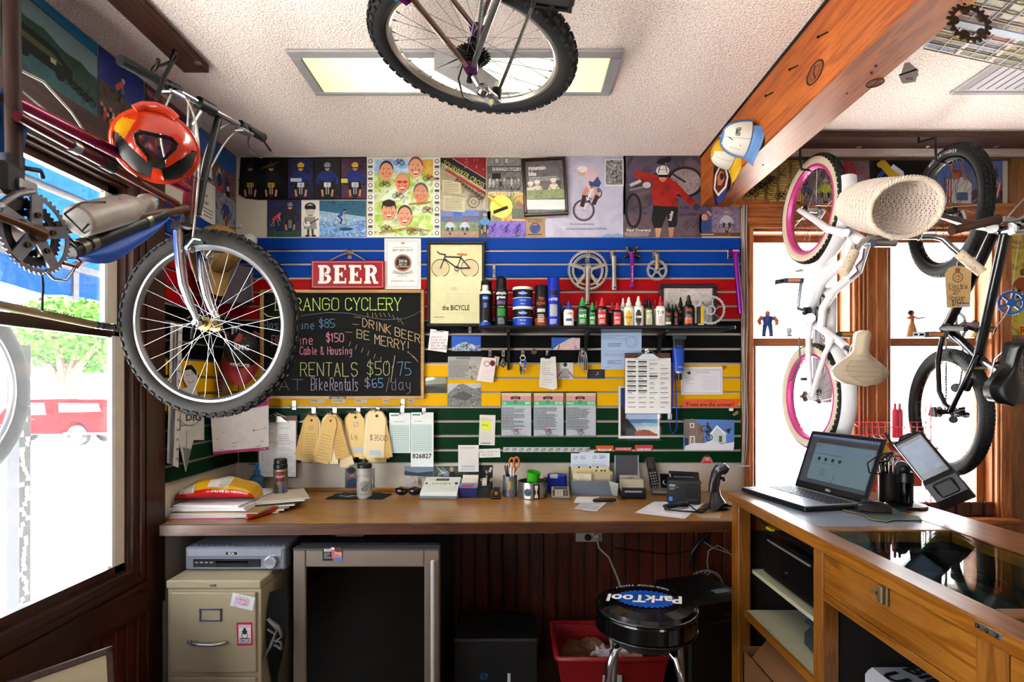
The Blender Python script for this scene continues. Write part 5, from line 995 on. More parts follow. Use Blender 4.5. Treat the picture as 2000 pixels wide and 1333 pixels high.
# calendar on the left wall
t=th_('wall_calendar','monthly wall calendar with magenta header below the front wheel','calendar',onx(470,880,LX+.1));Q=[onx(412,806,LX+.04),V((-1.335,2.77,0)),None,None]
a,b,c_,d=onx(411,812,LX+.045),W(524,792,2.78),W(524,878,2.78),onx(416,887,LX+.045)
c=quad(a,b,c_,d,100,100);c.rb_(0,0,100,100,C('#d2cdcc',.7),.004)
for k in range(1,5):c.line([(3,18+k*16),(97,18+k*16)],.5,'#9a96a0')
for k in range(1,7):c.line([(k*14.3,14),(k*14.3,92)],.4,'#b5b1b8')
for k in range(14):x,y=6+R.random()*80,20+R.random()*70;c.sb_(x,y,x+12,y+4,1,'#55535c',.9,3)
c.ell(72,52,1.4,1.8,'#141418');c.line([(60,56),(96,50)],.7,'#33333c');c.rect(0,94,100,101,'#a83a72');c.tx_('Sun',84,99,5,'#e8d8e0');c.mb.bd_('page',t)
up=V((0,0,.03));c=quad(a+up*.5+V((0,0,.0)),b+up*1.4,b,a,100,100);c.rb_(0,0,100,100,C('#a03a78',.5),.005);c.rect(80,20,86,75,'#1c1c22');c.tx_('Sun',88,70,40,'#2a1622',maxw=9,bold=.02);c.mb.bd_('header',t)
# ================================================================ BICYCLES
def wheel(t,name,T,Ro,tw,rimc,tyrec,wallc=None,nsp=32,hubc=None,knobs=0,spk=CH_,rimw=.014,phase=0.,kstyle='mtb'):
 """rim mesh is the part, tyre / hub / spokes its sub-parts; local z is the axle"""
 hubc=hubc or ALU;Rt=Ro-tw;m=MB(T);r1=Rt-tw*.72;r0=r1-.02
 prof=[(r0,-.004),(r0+.008,-rimw),(r1,-rimw),(r1-.003,0),(r1,rimw),(r0+.008,rimw),(r0,.004),(r0,-.004)]
 m.la_(prof,rimc,64,cap=False);rim=m.bd_(name,t)
 m=MB(T);n,k=72,14
 vv=[((Rt+tw*math.cos(2*PI*j/k))*math.cos(2*PI*i/n),(Rt+tw*math.cos(2*PI*j/k))*math.sin(2*PI*i/n),tw*.95*math.sin(2*PI*j/k))for i in range(n)for j in range(k)]
 ft,fw=[],[]
 for i in range(n):
  for j in range(k):
   a=2*PI*(j+.5)/k;(fw if abs(math.sin(a))>.45 and math.cos(a)<.5 else ft).append((i*k+j,((i+1)%n)*k+j,((i+1)%n)*k+(j+1)%k,i*k+(j+1)%k))
 m.add(vv,ft,tyrec,True);m.add(vv,fw,wallc or tyrec,True)
 if knobs:
  for i in range(knobs):
   for row,(la,lw,dz)in enumerate(((-.95,.3,0),(-.35,.34,.5),(.35,.34,0),(.95,.3,.5))if kstyle=='mtb' else((-.75,.26,0),(-.28,.24,.5),(.2,.24,0),(.65,.26,.5),(.95,.2,0))):
    a=2*PI*(i+dz)/knobs;h=tw*(.2 if kstyle=='mtb' else.07);q=la
    da=PI*(.62 if kstyle=='mtb' else.8)/knobs
    def P(rr,aa,ll):return((Rt+rr*math.cos(ll))*math.cos(aa),(Rt+rr*math.cos(ll))*math.sin(aa),rr*.95*math.sin(ll))
    b=[P(tw*.96,a+s*da,q+u*lw*.6)for s,u in((-1,-1),(1,-1),(1,1),(-1,1))];tp=[P(tw+h,a+s*da*.8,q+u*lw*.5)for s,u in((-1,-1),(1,-1),(1,1),(-1,1))]
    m.add(b+tp,[(4,5,6,7),(0,1,5,4),(1,2,6,5),(2,3,7,6),(3,0,4,7)],tyrec)
 m.bd_('tyre',rim)
 m=MB(T);m.la_([(.006,-.055),(.006,-.042),(.012,-.042),(.012,-.034),(.026,-.033),(.026,-.029),(.014,-.026),(.011,0),(.014,.026),(.026,.029),(.026,.033),(.012,.034),(.012,.042),(.006,.042),(.006,.055)],hubc,20);m.bd_('hub',rim)
 m=MB(T)
 for i in range(nsp):
  s=1 if i%2 else-1;a=2*PI*i/nsp+phase;off=(1.15 if(i//2)%2 else-1.15)
  p0=V((.024*math.cos(a+off),.024*math.sin(a+off),s*.031));p1=V(((r0+.002)*math.cos(a),(r0+.002)*math.sin(a),s*.002));m.tube([p0,p1],.00095,spk,4)
  u=(p1-p0).normalized();m.tube([p1-u*.014,p1+u*.004],.0021,C('#8a8478',.35,.9),5)
 m.bd_('spokes',rim);return rim
def gear(mb,T,r,nt,mt,arms=5,inner=.55,th=.003,hub=.25,tooth=.05,armw=.2,z=0):
 out,inn=[],[]
 for i in range(nt):
  for f_,q in((0,1-tooth),(.25,1+tooth*.4),(.5,1+tooth*.4),(.75,1-tooth)):a=2*PI*(i+f_)/nt;out.append((r*q*math.cos(a),r*q*math.sin(a)));inn.append((r*inner*math.cos(a),r*inner*math.sin(a)))
 mb.ring(out,inn,z-th/2,z+th/2,mt,T)
 for k in range(arms):
  a=2*PI*k/arms+.3;c,s=math.cos(a),math.sin(a);w0,w1=r*armw*.9,r*armw*.45
  mb.prism([(c*r*hub*.5-s*w0*.5,s*r*hub*.5+c*w0*.5),(c*r*hub*.5+s*w0*.5,s*r*hub*.5-c*w0*.5),(c*r*(inner+.06)+s*w1,s*r*(inner+.06)-c*w1),(c*r*(inner+.06)-s*w1,s*r*(inner+.06)+c*w1)],z-th/2,z+th,mt,T)
 if arms:mb.la_([(r*hub*.4,z-th),(r*hub,z-th),(r*hub,z+th*1.6),(r*hub*.4,z+th*1.6)],mt,24,T)
def saddle(T,L,wr,wn,mt,th=.045,ribs=0,trim=None,name='saddle',t=None):
 m=MB(T)
 def hw(u):
  return wr/2*math.sqrt(max(0,1-((.24-u)/.24)**2))*.98+.001 if u<.24 else(wn/2+(wr/2-wn/2)*(.5+.5*math.cos(PI*min(1,(u-.24)/.42))))if u<.9 else wn/2*math.sqrt(max(0,1-((u-.9)/.1)**2))+.0005
 def top(u,v):y=(v*2-1);return((u-.5)*L,hw(u)*y,th*(1-abs(y)**2.6)*.55-.012*math.sin(PI*u)+.012*(1-u)**2)
 def bot(u,v):y=(1-v*2);return((u-.5)*L,hw(u)*y*.96,-th*.55+.0*u-.004*(1-y*y)*0+(.0))
 m.grid(top,28,14,mt);m.grid(lambda u,v:bot(u,v),28,8,trim or mt)
 for s in(0,1):m.grid(lambda u,v:tuple(a*(1-v)+b*v for a,b in zip(top(u,s),bot(u,1-s))),28,3,trim or mt)
 for k in range(ribs):u=.1+.085*k+(.02 if k>3 else 0);m.tube([tuple(V(top(u,.14+.72*j/12))+V((0,0,.0005)))for j in range(13)],.0018,mt,5)
 if ribs:m.tube([tuple(V(top(.5+.44*math.cos(a),.5+.36*math.sin(a)*1.0))+V((0,0,.0005)))for a in[2*PI*k/30 for k in range(31)]][8:23],.0018,mt,5)
 m.bd_(name,t)
 m=MB(T)
 for s in(-1,1):m.tube([(L*.38,s*.008,-th*.5),(L*.2,s*.02,-th*.5-.025),(-L*.15,s*.022,-th*.5-.03),(-L*.35,s*.03,-th*.5)],.0035,CH_,6)
 m.bd_('saddle_rail',t)
def fender(mb,T,Rr,w,a0,a1,mt,n=28):
 def f(u,v,d=0):a=a0+(a1-a0)*u;q=-1+2*v;r=Rr+d-.013*abs(q)**2.2;return(r*math.cos(a),r*math.sin(a),w/2*q)
 mb.grid(lambda u,v:f(u,v),n,8,mt,T=T);mb.grid(lambda u,v:f(1-u,v,-.002),n,8,mt,T=T)
def pedal(mb,T,mt,refl='#d8741c'):
 mb.box((.012,-.045,-.011),(.1,.045,-.004),mt,.002,T);mb.box((.012,-.045,.004),(.1,.045,.011),mt,.002,T);mb.box((.012,-.048,-.012),(.1,-.038,.012),mt,.002,T);mb.box((.012,.038,-.012),(.1,.048,.012),mt,.002,T)
 mb.cyl((0,0,0),(.1,0,0),.007,mt,T=T);
 for s in(-1,1):mb.box((.03,s*.048,-.007),(.085,s*.051,.007),C(refl,.3),.001,T)
def chainline(mb,pts,mt,w=.0045):mb.tube(pts,w*.6,mt,4);[mb.box((-.0055,-.0035,-.004),(.0055,.0035,.004),mt,0,fm_(a.lerp(b,(j+.5)/n),b-a,(b-a).orthogonal()))for a,b in zip(map(V,pts[:-1]),map(V,pts[1:]))for n in[max(1,int((b-a).length/.0127))]for j in range(0,n)]
# ---------------------------------------------------------------- 1 mountain bike at the left window
BX=-1.17
t=th_('bicycle','mountain bike with chrome fork and maroon frame hung by the left window','bicycle',(-1.15,1.6,2.0))
hubp=W(410,634,1.96);ax=V((.07,.995,.05)).normalized();TW_=zf_(hubp,ax)
wheel(t,'front_wheel',TW_,.342,.029,C('#9b9a9c',.35,.9,.1),C('#1d1d20',.8,0,.25,50),C('#2a2624',.8,0,.2,50),32,C('#a8905a',.4,.6,.3,60),58,C('#d6d6d8',.25,.8,0),phase=.1)
MAR=C('#5c1420',.3,.35,.5,18);PNK=C('#8c1f4a',.25,.5,.3,10);RST=C('#3b241c',.6,.3,.5,40);BLK=C('#101012',.5,0,.2,30)
pm=lambda a,b,X=BX:onx(a,b,X)
m=MB();m.tube([pm(26,196),pm(180,274),pm(372,372)],.0155,PNK,12);m.tube([pm(30,459),pm(26,195),pm(22,-40)],.0165,RST,12);m.tube([pm(373,338),pm(367,432)],.02,MAR,14);m.cyl(pm(372,352)+V((0,0,.006)),pm(374,334),.0225,DS_);m.cyl(pm(367,425),pm(366,440),.0225,DS_)
m.cyl((BX-.038,*pm(30,459).yz),(BX+.04,*pm(30,459).yz),.022,RST)
m.tube([pm(30,459),pm(362,408)],.0175,C('#5a3526',.5,.2,.4,20),12);m.tube([pm(30,455,BX-.05),V((BX-.06,.8,1.92))],.01,RST,8);m.tube([pm(26,190,BX-.03),V((BX-.06,.8,1.92))],.009,RST,8);m.bd_('frame',t)
m=MB();m.tube([pm(135,492),pm(318,417)],.0195,BLK,12)
for px,py in((158,482),(284,431),(176,474)):q=pm(px,py);d=(pm(318,417)-pm(135,492)).normalized();m.tube([q-d*.012,q+d*.012],.0215,C('#8a8478',.4,.8,.3),12)
m.bd_('tape_wrap',t)
m=MB();d0,d1=pm(34,226,BX+.03),pm(346,398,BX+.02);m.tube([d0,d0.lerp(d1,.45)],.0125,MAR,12);m.tube([d0.lerp(d1,.43),d0.lerp(d1,.5)],.0155,BLK,12);m.tube([d0.lerp(d1,.5),d1],.011,C('#6a2a20',.45,.3,.3),12);m.tube([d0.lerp(d1,.25),d0.lerp(d1,.29)],.0165,ALU,12);m.bd_('frame_pump',t)
wheel(t,'rear_wheel',zf_(V((BX,.8,1.92)),(1,0,0)),.336,.029,C('#9b9a9c',.35,.9,.1),C('#1d1d20',.8,0,.25,50),None,32,ALU,58)
# fork: two chrome legs, crown, steerer, brake
FCH=C('#b9bac0',.18,1,.15,20);m=MB()
for pts,Yd in((((349,447),(350,480),(353,520),(358,556),(370,592),(386,628)),1.9),(((392,462),(393,500),(397,545),(404,580),(413,604),(426,627)),2.02)):
 m.tube([W(a,b,Yd)for a,b in pts],[.0185,.0185,.0175,.016,.0135,.0105],FCH,12);q=W(*pts[-1],Yd);m.cyl(q-ax*.008,q+ax*.008,.015,DS_)
a,b=W(349,444,1.9),W(392,457,2.02);m.tube([a+V((-.004,-.014,.004)),a,b,b+V((0,.014,.002))],.0225,FCH,12);m.cyl(a.lerp(b,.5)+V((.0,0,.0)),pm(367,438),.02,FCH);m.bd_('fork',t)
m=MB();q0=hubp-ax*.062;m.cyl(q0-ax*.02,q0,.013,CH_);m.cyl(q0-ax*.026,q0-ax*.02,.007,CH_);m.tube([q0-ax*.018,q0-ax*.02+V((-.01,0,-.03)),q0-ax*.03+V((-.004,0,-.06))],.005,DS_,6);m.bd_('quick_release',t)
m=MB()
for px,py,Yd in((366,484,1.9),(405,500,2.02)):
 q=W(px,py,Yd-.02);m.cyl(q,q+V((0,.03,0)),.011,ALU);m.tube([q,q+V((.03,-.01,.03)),q+V((.055,-.008,.026))],.007,ALU,8);m.box((q.x+.02,q.y-.012,q.z+.012),(q.x+.065,q.y+.006,q.z+.024),BLK,.003);m.tube([q,q+V((.012,0,-.05)),q+V((.035,0,-.12))],.003,C('#8a6a62',.5,.4),6)
m.bd_('brake',t)
m=MB();g0,g1=W(238,119,1.6),W(512,268,2.2);bar=lambda f:g0.lerp(g1,f);m.tube([bar(0),bar(1)],.0115,CH_,12);m.bd_('handlebar',t)
for f0,f1 in((-.01,.24),(.88,1.01)):m=MB();m.tube([bar(f0),bar(f0+.01),bar(f1-.02),bar(f1)],[.017,.0165,.016,.019],C('#131315',.8,0,.2,80),12);m.bd_('grip',t)
st=bar(.52);m=MB();m.tube([pm(373,338),pm(377,262),pm(379,240)],.014,ALU,12);m.tube([pm(379,246),st],.016,ALU,12);d=(g1-g0).normalized();m.tube([st-d*.035,st+d*.035],.022,BLK,14);m.bd_('stem',t)
for f,s in((.29,-1),(.83,1)):
 m=MB();q=bar(f);m.tube([q-d*.022,q+d*.022],.02,BLK,12);m.box((-.02,-.015,-.03),(.02,.015,.0),BLK,.006,fm_(q+V((.02,0,-.005)),d,(0,0,1)));m.tube([q+V((.02,0,0)),q+V((.05,s*.03,-.02)),q+V((.055,s*.11,-.045))],.006,BLK,8,flat=.6);m.box((-.03,-.02,.01),(.03,.02,.024),ALU,.004,fm_(q,d,(1,0,0)));m.bd_('brake_lever',t)
CAB=C('#b9b2aa',.5)
for a,b,c_,e,r,mt in((bar(.3),W(322,210,1.72),W(296,250,1.7),W(330,330,1.85),.0032,CAB),(bar(.36),W(400,240,1.8),W(392,330,1.86),W(376,470,1.88),.0032,CAB),(bar(.4),W(365,240,1.75),W(372,300,1.8),W(330,345,1.8),.003,CAB),(bar(.8),W(420,225,2.0),W(380,300,1.95),W(396,420,1.97),.0032,CAB),(bar(.84),W(432,260,2.05),W(420,330,2.0),W(395,350,1.95),.003,CAB),(bar(.9),W(470,290,2.18),W(500,306,2.2),W(512,308,2.2),.004,BLK)):
 m=MB();m.tube([((1-u)**3)*a+3*u*(1-u)**2*b+3*u*u*(1-u)*c_+u**3*e for u in[k/14 for k in range(15)]],r,mt,6);m.bd_('brake_cable',t)
m=MB();m.tube([pm(42,138),pm(85,160),pm(140,220),pm(186,288)],.0032,CAB,6);m.bd_('brake_cable',t);m=MB();m.tube([pm(40,176),pm(120,240),pm(160,275)],.0022,CAB,6);m.bd_('brake_cable',t)
m=MB();m.tube([W(428,225,1.99),W(410,300,1.97),W(396,360,1.96),W(386,418,1.94)],.013,BLK,10);m.bd_('front_strap',t)
rc=pm(70,456,-1.115);TR=zf_(rc,(1,0,0));m=MB()
CRK=C('#8f8d90',.38,.9,.2,30);gear(m,TR,.094,46,CRK,5,.86,.003,.26,.045,.34);gear(m,TR,.078,38,DS_,5,.7,.003,.2,.05,.25,-.012);gear(m,TR,.055,26,DS_,0,.7,.003,.2,.06,.2,-.022)
for k in range(5):a=2*PI*k/5+.3;m.la_([(.007,0),(.007,.007),(.003,.007),(.003,.004)],C('#6a5a3e',.4,.8),10,TR@Mx_.Translation((.042*math.cos(a),.042*math.sin(a),.002)))
m.bd_('chainring',t);m=MB();m.tube([rc+V((.008,.006,0)),rc+V((.02,-.06,.002)),rc+V((.028,-.17,.006))],[.014,.012,.011],C('#6b4a35',.4,.7,.4,30),12,flat=.7);m.la_([(.02,0),(.02,.012),(0,.015)],C('#5a4232',.45,.6),18,TR);m.bd_('crank_arm',t)
m=MB();q=pm(24,350,-1.14);m.box((q.x-.03,q.y-.03,q.z-.04),(q.x+.01,q.y+.03,q.z+.035),BLK,.01);m.tube([q+V((0,.02,.01)),q+V((.01,.05,-.05)),pm(150,480,-1.14)],.004,DS_,6);m.box((q.x-.01,q.y+.0,q.z-.02),(q.x+.02,q.y+.045,q.z+.005),ALU,.004);m.bd_('front_derailleur',t)
m=MB();q=pm(24,322,BX);m.tube([q+V((0,0,-.02)),q+V((0,0,.02))],.022,BLK,14);m.tube([q+V((.01,.02,0)),q+V((.02,.05,.006)),q+V((.012,.065,-.004))],.006,BLK,8);m.bd_('seat_clamp',t)
m=MB();m.tube([pm(0,400,-1.1),pm(30,380,-1.1),pm(62,374,-1.1)],.011,CRK,10,flat=.6);m.bd_('crank_arm',t)
chp=[rc+V((-.012,.09*math.sin(a),.09*math.cos(a)))for a in(PI,2.6,2.2,1.8)]
m=MB();m.tube([pm(82,538,-1.12),pm(84,560,-1.12),pm(82,608,-1.12)],.003,BLK,5);m.tube([pm(90,530,-1.1),pm(105,545,-1.1),pm(128,548,-1.1),pm(142,530,-1.1),pm(146,522,-1.1)],.0035,CH_,6);m.tube([pm(124,515,-1.1),pm(150,522,-1.1),pm(158,512,-1.1),pm(150,505,-1.1)],.004,C('#6a3a24',.5,.3),6);m.bd_('toe_strap',t)
m=MB();
for s in(-.03,.03):m.tube([pm(126,418,-1.12+s),pm(160,396,-1.12+s),pm(206,394,-1.12+s),pm(185,424,-1.12+s),pm(160,452,-1.12+s),pm(126,418,-1.12+s)],.0025,DS_,5)
m.tube([pm(160,452,-1.09),pm(168,458,-1.12),pm(160,452,-1.15)],.0025,DS_,5);m.bd_('bottle_cage',t)
# bottle, cloths, helmet: things the bike carries
a,b=pm(150,433,-1.115),pm(300,393,-1.115);L=(b-a).length;T=zf_(a,b-a);BW_=C('#aaa29c',.45,0,.25,30)
t=th_('water_bottle','scuffed white water bottle with teal cap on the down tube','bottle',a);m=MB(T);m.la_([(.0,0),(.036,.002),(.04,.01),(.041,L*.2),(.041,L*.52),(.038,L*.62),(.026,L*.74),(.019,L*.8),(.021,L*.83),(.027,L*.87),(.026,L*.93),(.02,L*.955)],BW_,24);m.bd_('body',t)
m=MB(T);m.la_([(.017,L*.955),(.017,L*1.0),(.01,L*1.0)],C('#1f7a8c',.4),18);m.bd_('cap',t);m=MB(T)
for k in range(16):a_=R.uniform(-.4,2.2);z_=L*R.uniform(.2,.55);m.wp_(a_,a_+R.uniform(.1,.5),z_,z_+R.uniform(.002,.012),.0413,C('#2b2826',.6),Mx_.Identity(4),4)
m.bd_('worn_print',t)
BLUE=C('#1456b4',.55,0,.12,8);m=MB();e0,e1=pm(128,506,BX-.01),pm(322,424,BX-.01)
def cl(u,v):p=e0.lerp(e1,u);return p+V((.02*math.sin(v*PI),0,-.085*math.sin(PI*u**1.3)*v*(.9+.2*math.sin(u*7))))
m.grid(cl,20,6,BLUE);m.grid(lambda u,v:cl(1-u,v)+V((-.012,0,0)),20,6,BLUE);on_(m,'blue_cloth','bright blue cloth slung under the taped down tube','cloth')
m=MB();
def cl2(u,v):q=pm(-30+60*u+8*math.sin(v*3),172+v*190,-1.22);return q+V((.02*math.sin(u*PI*2+v*4),0,0))
m.grid(cl2,10,10,C('#175a9c',.6,0,.2,10));m.grid(lambda u,v:cl2(1-u,v)+V((-.015,0,0)),10,10,C('#175a9c',.6,0,.2,10));on_(m,'blue_jacket','dark blue fabric hanging from the seat tube at the left edge','cloth')
# helmet: orange shell with a large open window and black side vents, seen from behind
hc=W(305,287,1.6);t=th_('helmet','glossy orange bike helmet with black vents hanging from the handlebar','helmet',hc);view=(V((0,0,EYE))-hc).normalized();xx=V((view.y*-1,view.x,0)).normalized()*-1;xx=xx if xx.x>0 else-xx;TH=fm_(hc,xx,view.cross(xx),view)
ORc=C('#d33c10',.22,0,.05,8,coat=.6);BK2=C('#0a0a0b',.75);YL=C('#d89a1c',.25,0,.05,coat=.5)
def inpoly(p,poly):
 c=False;j=len(poly)-1
 for i in range(len(poly)):
  if(poly[i][1]>p[1])!=(poly[j][1]>p[1])and p[0]<(poly[j][0]-poly[i][0])*(p[1]-poly[i][1])/(poly[j][1]-poly[i][1]+1e-9)+poly[i][0]:c=not c
  j=i
 return c
hole=[(-.42,.2),(-.3,.28),(.3,.28),(.42,.2),(.36,.05),(.16,-.3),(.1,-.52),(-.06,-.5),(-.14,-.3),(-.36,.02)]
bord=[(-.52,.24),(-.34,.38),(.38,.38),(.52,.22),(.46,.02),(.22,-.32),(.2,-.62),(-.16,-.62),(-.22,-.34),(-.46,.0)]
ventL=[(-1.02,.22),(-.78,.12),(-.56,-.14),(-.26,-.42),(-.08,-.6),(-.14,-.95),(-.5,-.9),(-.9,-.45)];ventR=[(1.02,.16),(.82,.08),(.62,-.16),(.34,-.42),(.14,-.6),(.2,-.95),(.56,-.86),(.9,-.42)]
yel=[(-1.0,.45),(-.8,.62),(-.45,.62),(-.58,.3),(-.72,-.02),(-.86,.1)]
HA,HB,HD=.107,.098,.1;NU,NV=96,64;groups={}
def hp(a,b,k=1):r2=min(1,a*a+b*b);return(a*HA*k,b*HB*k,HD*math.sqrt(max(0,1-r2))*k)
for i in range(NU):
 for j in range(NV):
  t0,t1=i/NU*2*PI,(i+1)/NU*2*PI;r0_,r1_=j/NV,(j+1)/NV
  am,bm=(r0_+r1_)/2*math.cos((t0+t1)/2),(r0_+r1_)/2*math.sin((t0+t1)/2)
  if inpoly((am,bm),hole):continue
  mt=BK2 if inpoly((am,bm),bord)or inpoly((am,bm),ventL)or inpoly((am,bm),ventR)else YL if inpoly((am,bm),yel)else ORc
  k=.95 if mt is BK2 else 1.0
  groups.setdefault(id(mt),(mt,[]))[1].append([hp(r0_*math.cos(t0),r0_*math.sin(t0),k),hp(r1_*math.cos(t0),r1_*math.sin(t0),k),hp(r1_*math.cos(t1),r1_*math.sin(t1),k),hp(r0_*math.cos(t1),r0_*math.sin(t1),k)])
for mt,nm in((ORc,'shell'),(BK2,'vent_lining'),(YL,'yellow_panel')):
 m=MB(TH);qs=groups[id(mt)][1];m.add([p for q in qs for p in q],[(4*i,4*i+1,4*i+2,4*i+3)for i in range(len(qs))],mt,True);m.bd_(nm,t)
m=MB(TH);m.torus(1,.08,ORc,40,8,T=Mx_.Diagonal((HA,HB,.12,1)));m.tube([(-.05,.088,.03),(-.03,.104,.02),(0,.11,.02),(.03,.104,.02),(.05,.088,.03)],.014,ORc,10,flat=.5);m.bd_('rim',t)
m=MB(TH);m.tube([(.0,.13,.02),(.02,.2,-.01),(.05,.27,-.06)],.006,BK2,6,flat=.3);m.bd_('strap',t)
# ---------------------------------------------------------------- 2 bike hung flat under the ceiling (rear end)
cw=V((-.137,1.7226,2.584));nn=V((.156,.013,.988)).normalized();ex=V((1,0,-.158)).normalized();ey=nn.cross(ex)
q2=lambda x,y,d=0:cw+ex*x+ey*y-nn*d
t=th_('bicycle','chrome tubed bike with purple dropouts hung flat under the ceiling light','bicycle',cw);TC=fm_(cw,ex,-ey,-nn)
PUR=C('#6a1f6e',.28,.7,.15);FRM2=C('#b59a92',.2,.95,.15,8)
wheel(t,'rear_wheel',TC,.335,.03,C('#b5aea2',.35,.7,.1),C('#1a1a1d',.75,0,.25,50),C('#202024',.75,0,.2,50),32,DS_,54,C('#8a8a8e',.3,.9,0),phase=.05)
m=MB();m.tube([q2(-.012,-.03,.066),q2(-.1,-.2,.06),q2(-.235,-.46,.045)],.0085,FRM2,10);m.tube([q2(.012,-.035,.066),q2(.06,-.2,.06),q2(.13,-.42,.04)],.0095,C('#9a9a9e',.25,.95,.1),10)
m.tube([q2(-.012,-.03,-.064),q2(-.1,-.2,-.06),q2(-.235,-.46,-.045)],.0085,FRM2,10);m.tube([q2(.012,-.035,-.064),q2(.06,-.2,-.06),q2(.13,-.42,-.04)],.0095,FRM2,10)
m.cyl(q2(.13,-.43,-.036),q2(.13,-.43,.036),.022,FRM2);m.tube([q2(.13,-.43),q2(-.25,-.48),q2(-.34,-.5)],.016,FRM2,12);m.tube([q2(.13,-.43),q2(.1,-1.0)],.018,FRM2,12);m.tube([q2(-.25,-.48),q2(-.08,-1.02)],.016,FRM2,12);m.bd_('frame',t)
m=MB();
for s in(1,-1):m.prism([(-.025,-.035),(.025,-.04),(.022,.01),(.012,.028),(-.014,.024),(-.022,.0)],-.004,.004,PUR,fm_(q2(0,-.004,s*.064),ex,ey,ex.cross(ey)))
m.bd_('dropout',t)
m=MB();m.box((-.02,-.012,-.012),(.02,.012,.012),PUR,.004,fm_(q2(-.16,-.285,.062),ex+ey,ey-ex));m.box((-.035,-.008,-.008),(.03,.008,.008),PUR,.003,fm_(q2(-.1,-.30,.03),ex-ey*.3,ey));m.bd_('brake',t)
m=MB()
for k in range(8):gear(m,TC@Mx_.Translation((0,0,.012+.0055*k)),.056-.0045*k,26-2*k,C('#4c4640',.4,.9,.2),0,.35,.002,.3,.07)
m.bd_('cassette',t)
m=MB();p=q2(.012,.0,.085);m.cyl(q2(0,.004,.075),q2(0,.004,.1),.009,BLK);m.tube([p,q2(.04,.0,.12),q2(.075,.03,.12)],.015,ALU,10,flat=.7);m.sph(q2(.05,-.005,.125),.022,CH_,12);m.tube([q2(.06,.0,.12),q2(.085,.05,.11),q2(.08,.1,.1)],.01,ALU,8);m.cyl(q2(.085,.075,.07),q2(.085,.075,.1),.018,C('#2a2a2c',.4));m.tube([q2(.08,.065,.102),q2(.1,.08,.104),q2(.085,.1,.102)],.007,ALU,8);m.cyl(q2(.07,.1,.075),q2(.07,.1,.1),.016,ALU);m.bd_('rear_derailleur',t)
m=MB();m.tube([q2(-.02,-.04,.07),q2(-.04,.02,.085),q2(-.03,.1,.1),q2(.02,.13,.105),q2(.07,.11,.105)],.0032,BLK,6);m.bd_('cable',t)
m=MB();chainline(m,[q2(.088,.075,.085),q2(.16,-.2,.07),q2(.21,-.4,.06)],C('#5f5850',.4,.8,.2));chainline(m,[q2(.02,-.045,.05),q2(.04,-.2,.055),q2(.07,-.4,.06)],C('#5f5850',.4,.8,.2));m.bd_('chain',t)
m=MB();gear(m,TC@Mx_.Translation((.13,.43,.055)),.09,44,C('#3a3a3e',.4,.8),5,.82);m.bd_('chainring',t)
m=MB();m.tube([q2(.13,-.43,.075),q2(.25,-.50,.08)],.011,BLK,10);m.bd_('crank_arm',t);m=MB();pedal(m,fm_(q2(.25,-.50,.085),-nn,ex),C('#1c1c1e',.4),'#c9c6c0');m.bd_('pedal',t)
m=MB()
for k,s in enumerate('IRC'):
 a=-PI/2+.62-.09*k*0;
T_=lambda a,d:fm_(q2(.303*math.cos(a),.303*math.sin(a),.0305),V(ex)*-math.sin(a)+V(ey)*math.cos(a),-(V(ex)*math.cos(a)+V(ey)*math.sin(a)),-nn)
def tyretext(m,s,a,h,mt):
 for k,ch in enumerate(s):
  aa=a+k*h*.85/.303;TT=fm_(q2(.304*math.cos(aa),.304*math.sin(aa),.0295),V(ex)*-math.sin(aa)+V(ey)*math.cos(aa),-(V(ex)*math.cos(aa)+V(ey)*math.sin(aa)),-nn);m.tx_(ch,h,mt,TT,bold=.01,depth=.001)
tyretext(m,'MYTHOS',3.98,.016,C('#2f86b0',.5));tyretext(m,'II',4.34,.016,C('#cfcfd2',.5));tyretext(m,'XC SLICK',4.42,.014,C('#2f86b0',.5));m.bd_('tyre_lettering',t)
for k,(pts,lab)in enumerate(((((848,95),(886,98),(905,112),(848,137)),'small folded part of a white paper caught behind the cassette'),(((848,137),(905,108),(975,158),(972,172),(960,209),(922,178)),'torn white repair ticket hanging under the ceiling bike hub'))):
 c=Card(lambda a,b:W(a,b,1.80),(0,-1,0));c.base(pts,C('#a9a6a6',.7),.001)
 if k:
  c.sb_(900,140,945,175,6,'#b5b1b4',.5);c.poly([(962,205),(972,172),(975,160),(968,160),(955,203)],'#cfcf9a');c.circ(966,176,2,.5,'#8a8a6a',8);c.circ(964,186,2,.5,'#8a8a6a',8)
 c.done('paper_ticket',lab,'ticket')
 # ---------------------------------------------------------------- 3 white cruiser hung by its front wheel
X0=1.41;p3=lambda a,b,dx=0:onx(a,b,X0+dx)
WHT=C('#e6e4e8',.25,0,.02,coat=.5);PK=C('#d8559a',.35,.3,.05);CREAM=C('#d6c6b0',.6)
t=th_('bicycle','white cruiser bike with pink rims and wicker basket hung at the window','bicycle',(1.41,2.5,1.9));fh,rh=V((X0,2.53,2.333)),V((X0,2.53,1.444))
for nm,h in(('front_wheel',fh),('rear_wheel',rh)):wheel(t,nm,zf_(h,(-1,0,0)),.252,.026,PK,C('#141417',.7,0,.2,50),CREAM,28,CH_,56,CH_,.017,kstyle='st')
m=MB();m.tube([p3(1664,462),p3(1650,509),p3(1608,551),p3(1585,601),p3(1583,626)],.0175,WHT,14);m.tube([p3(1690,480),p3(1675,530),p3(1632,566),p3(1608,601),p3(1603,642)],.0175,WHT,14);m.tube([p3(1580,626),p3(1604,642),p3(1640,668),p3(1652,680)],.0165,WHT,12);m.cyl(p3(1582,622,-.04),p3(1582,622,.04),.024,WHT)
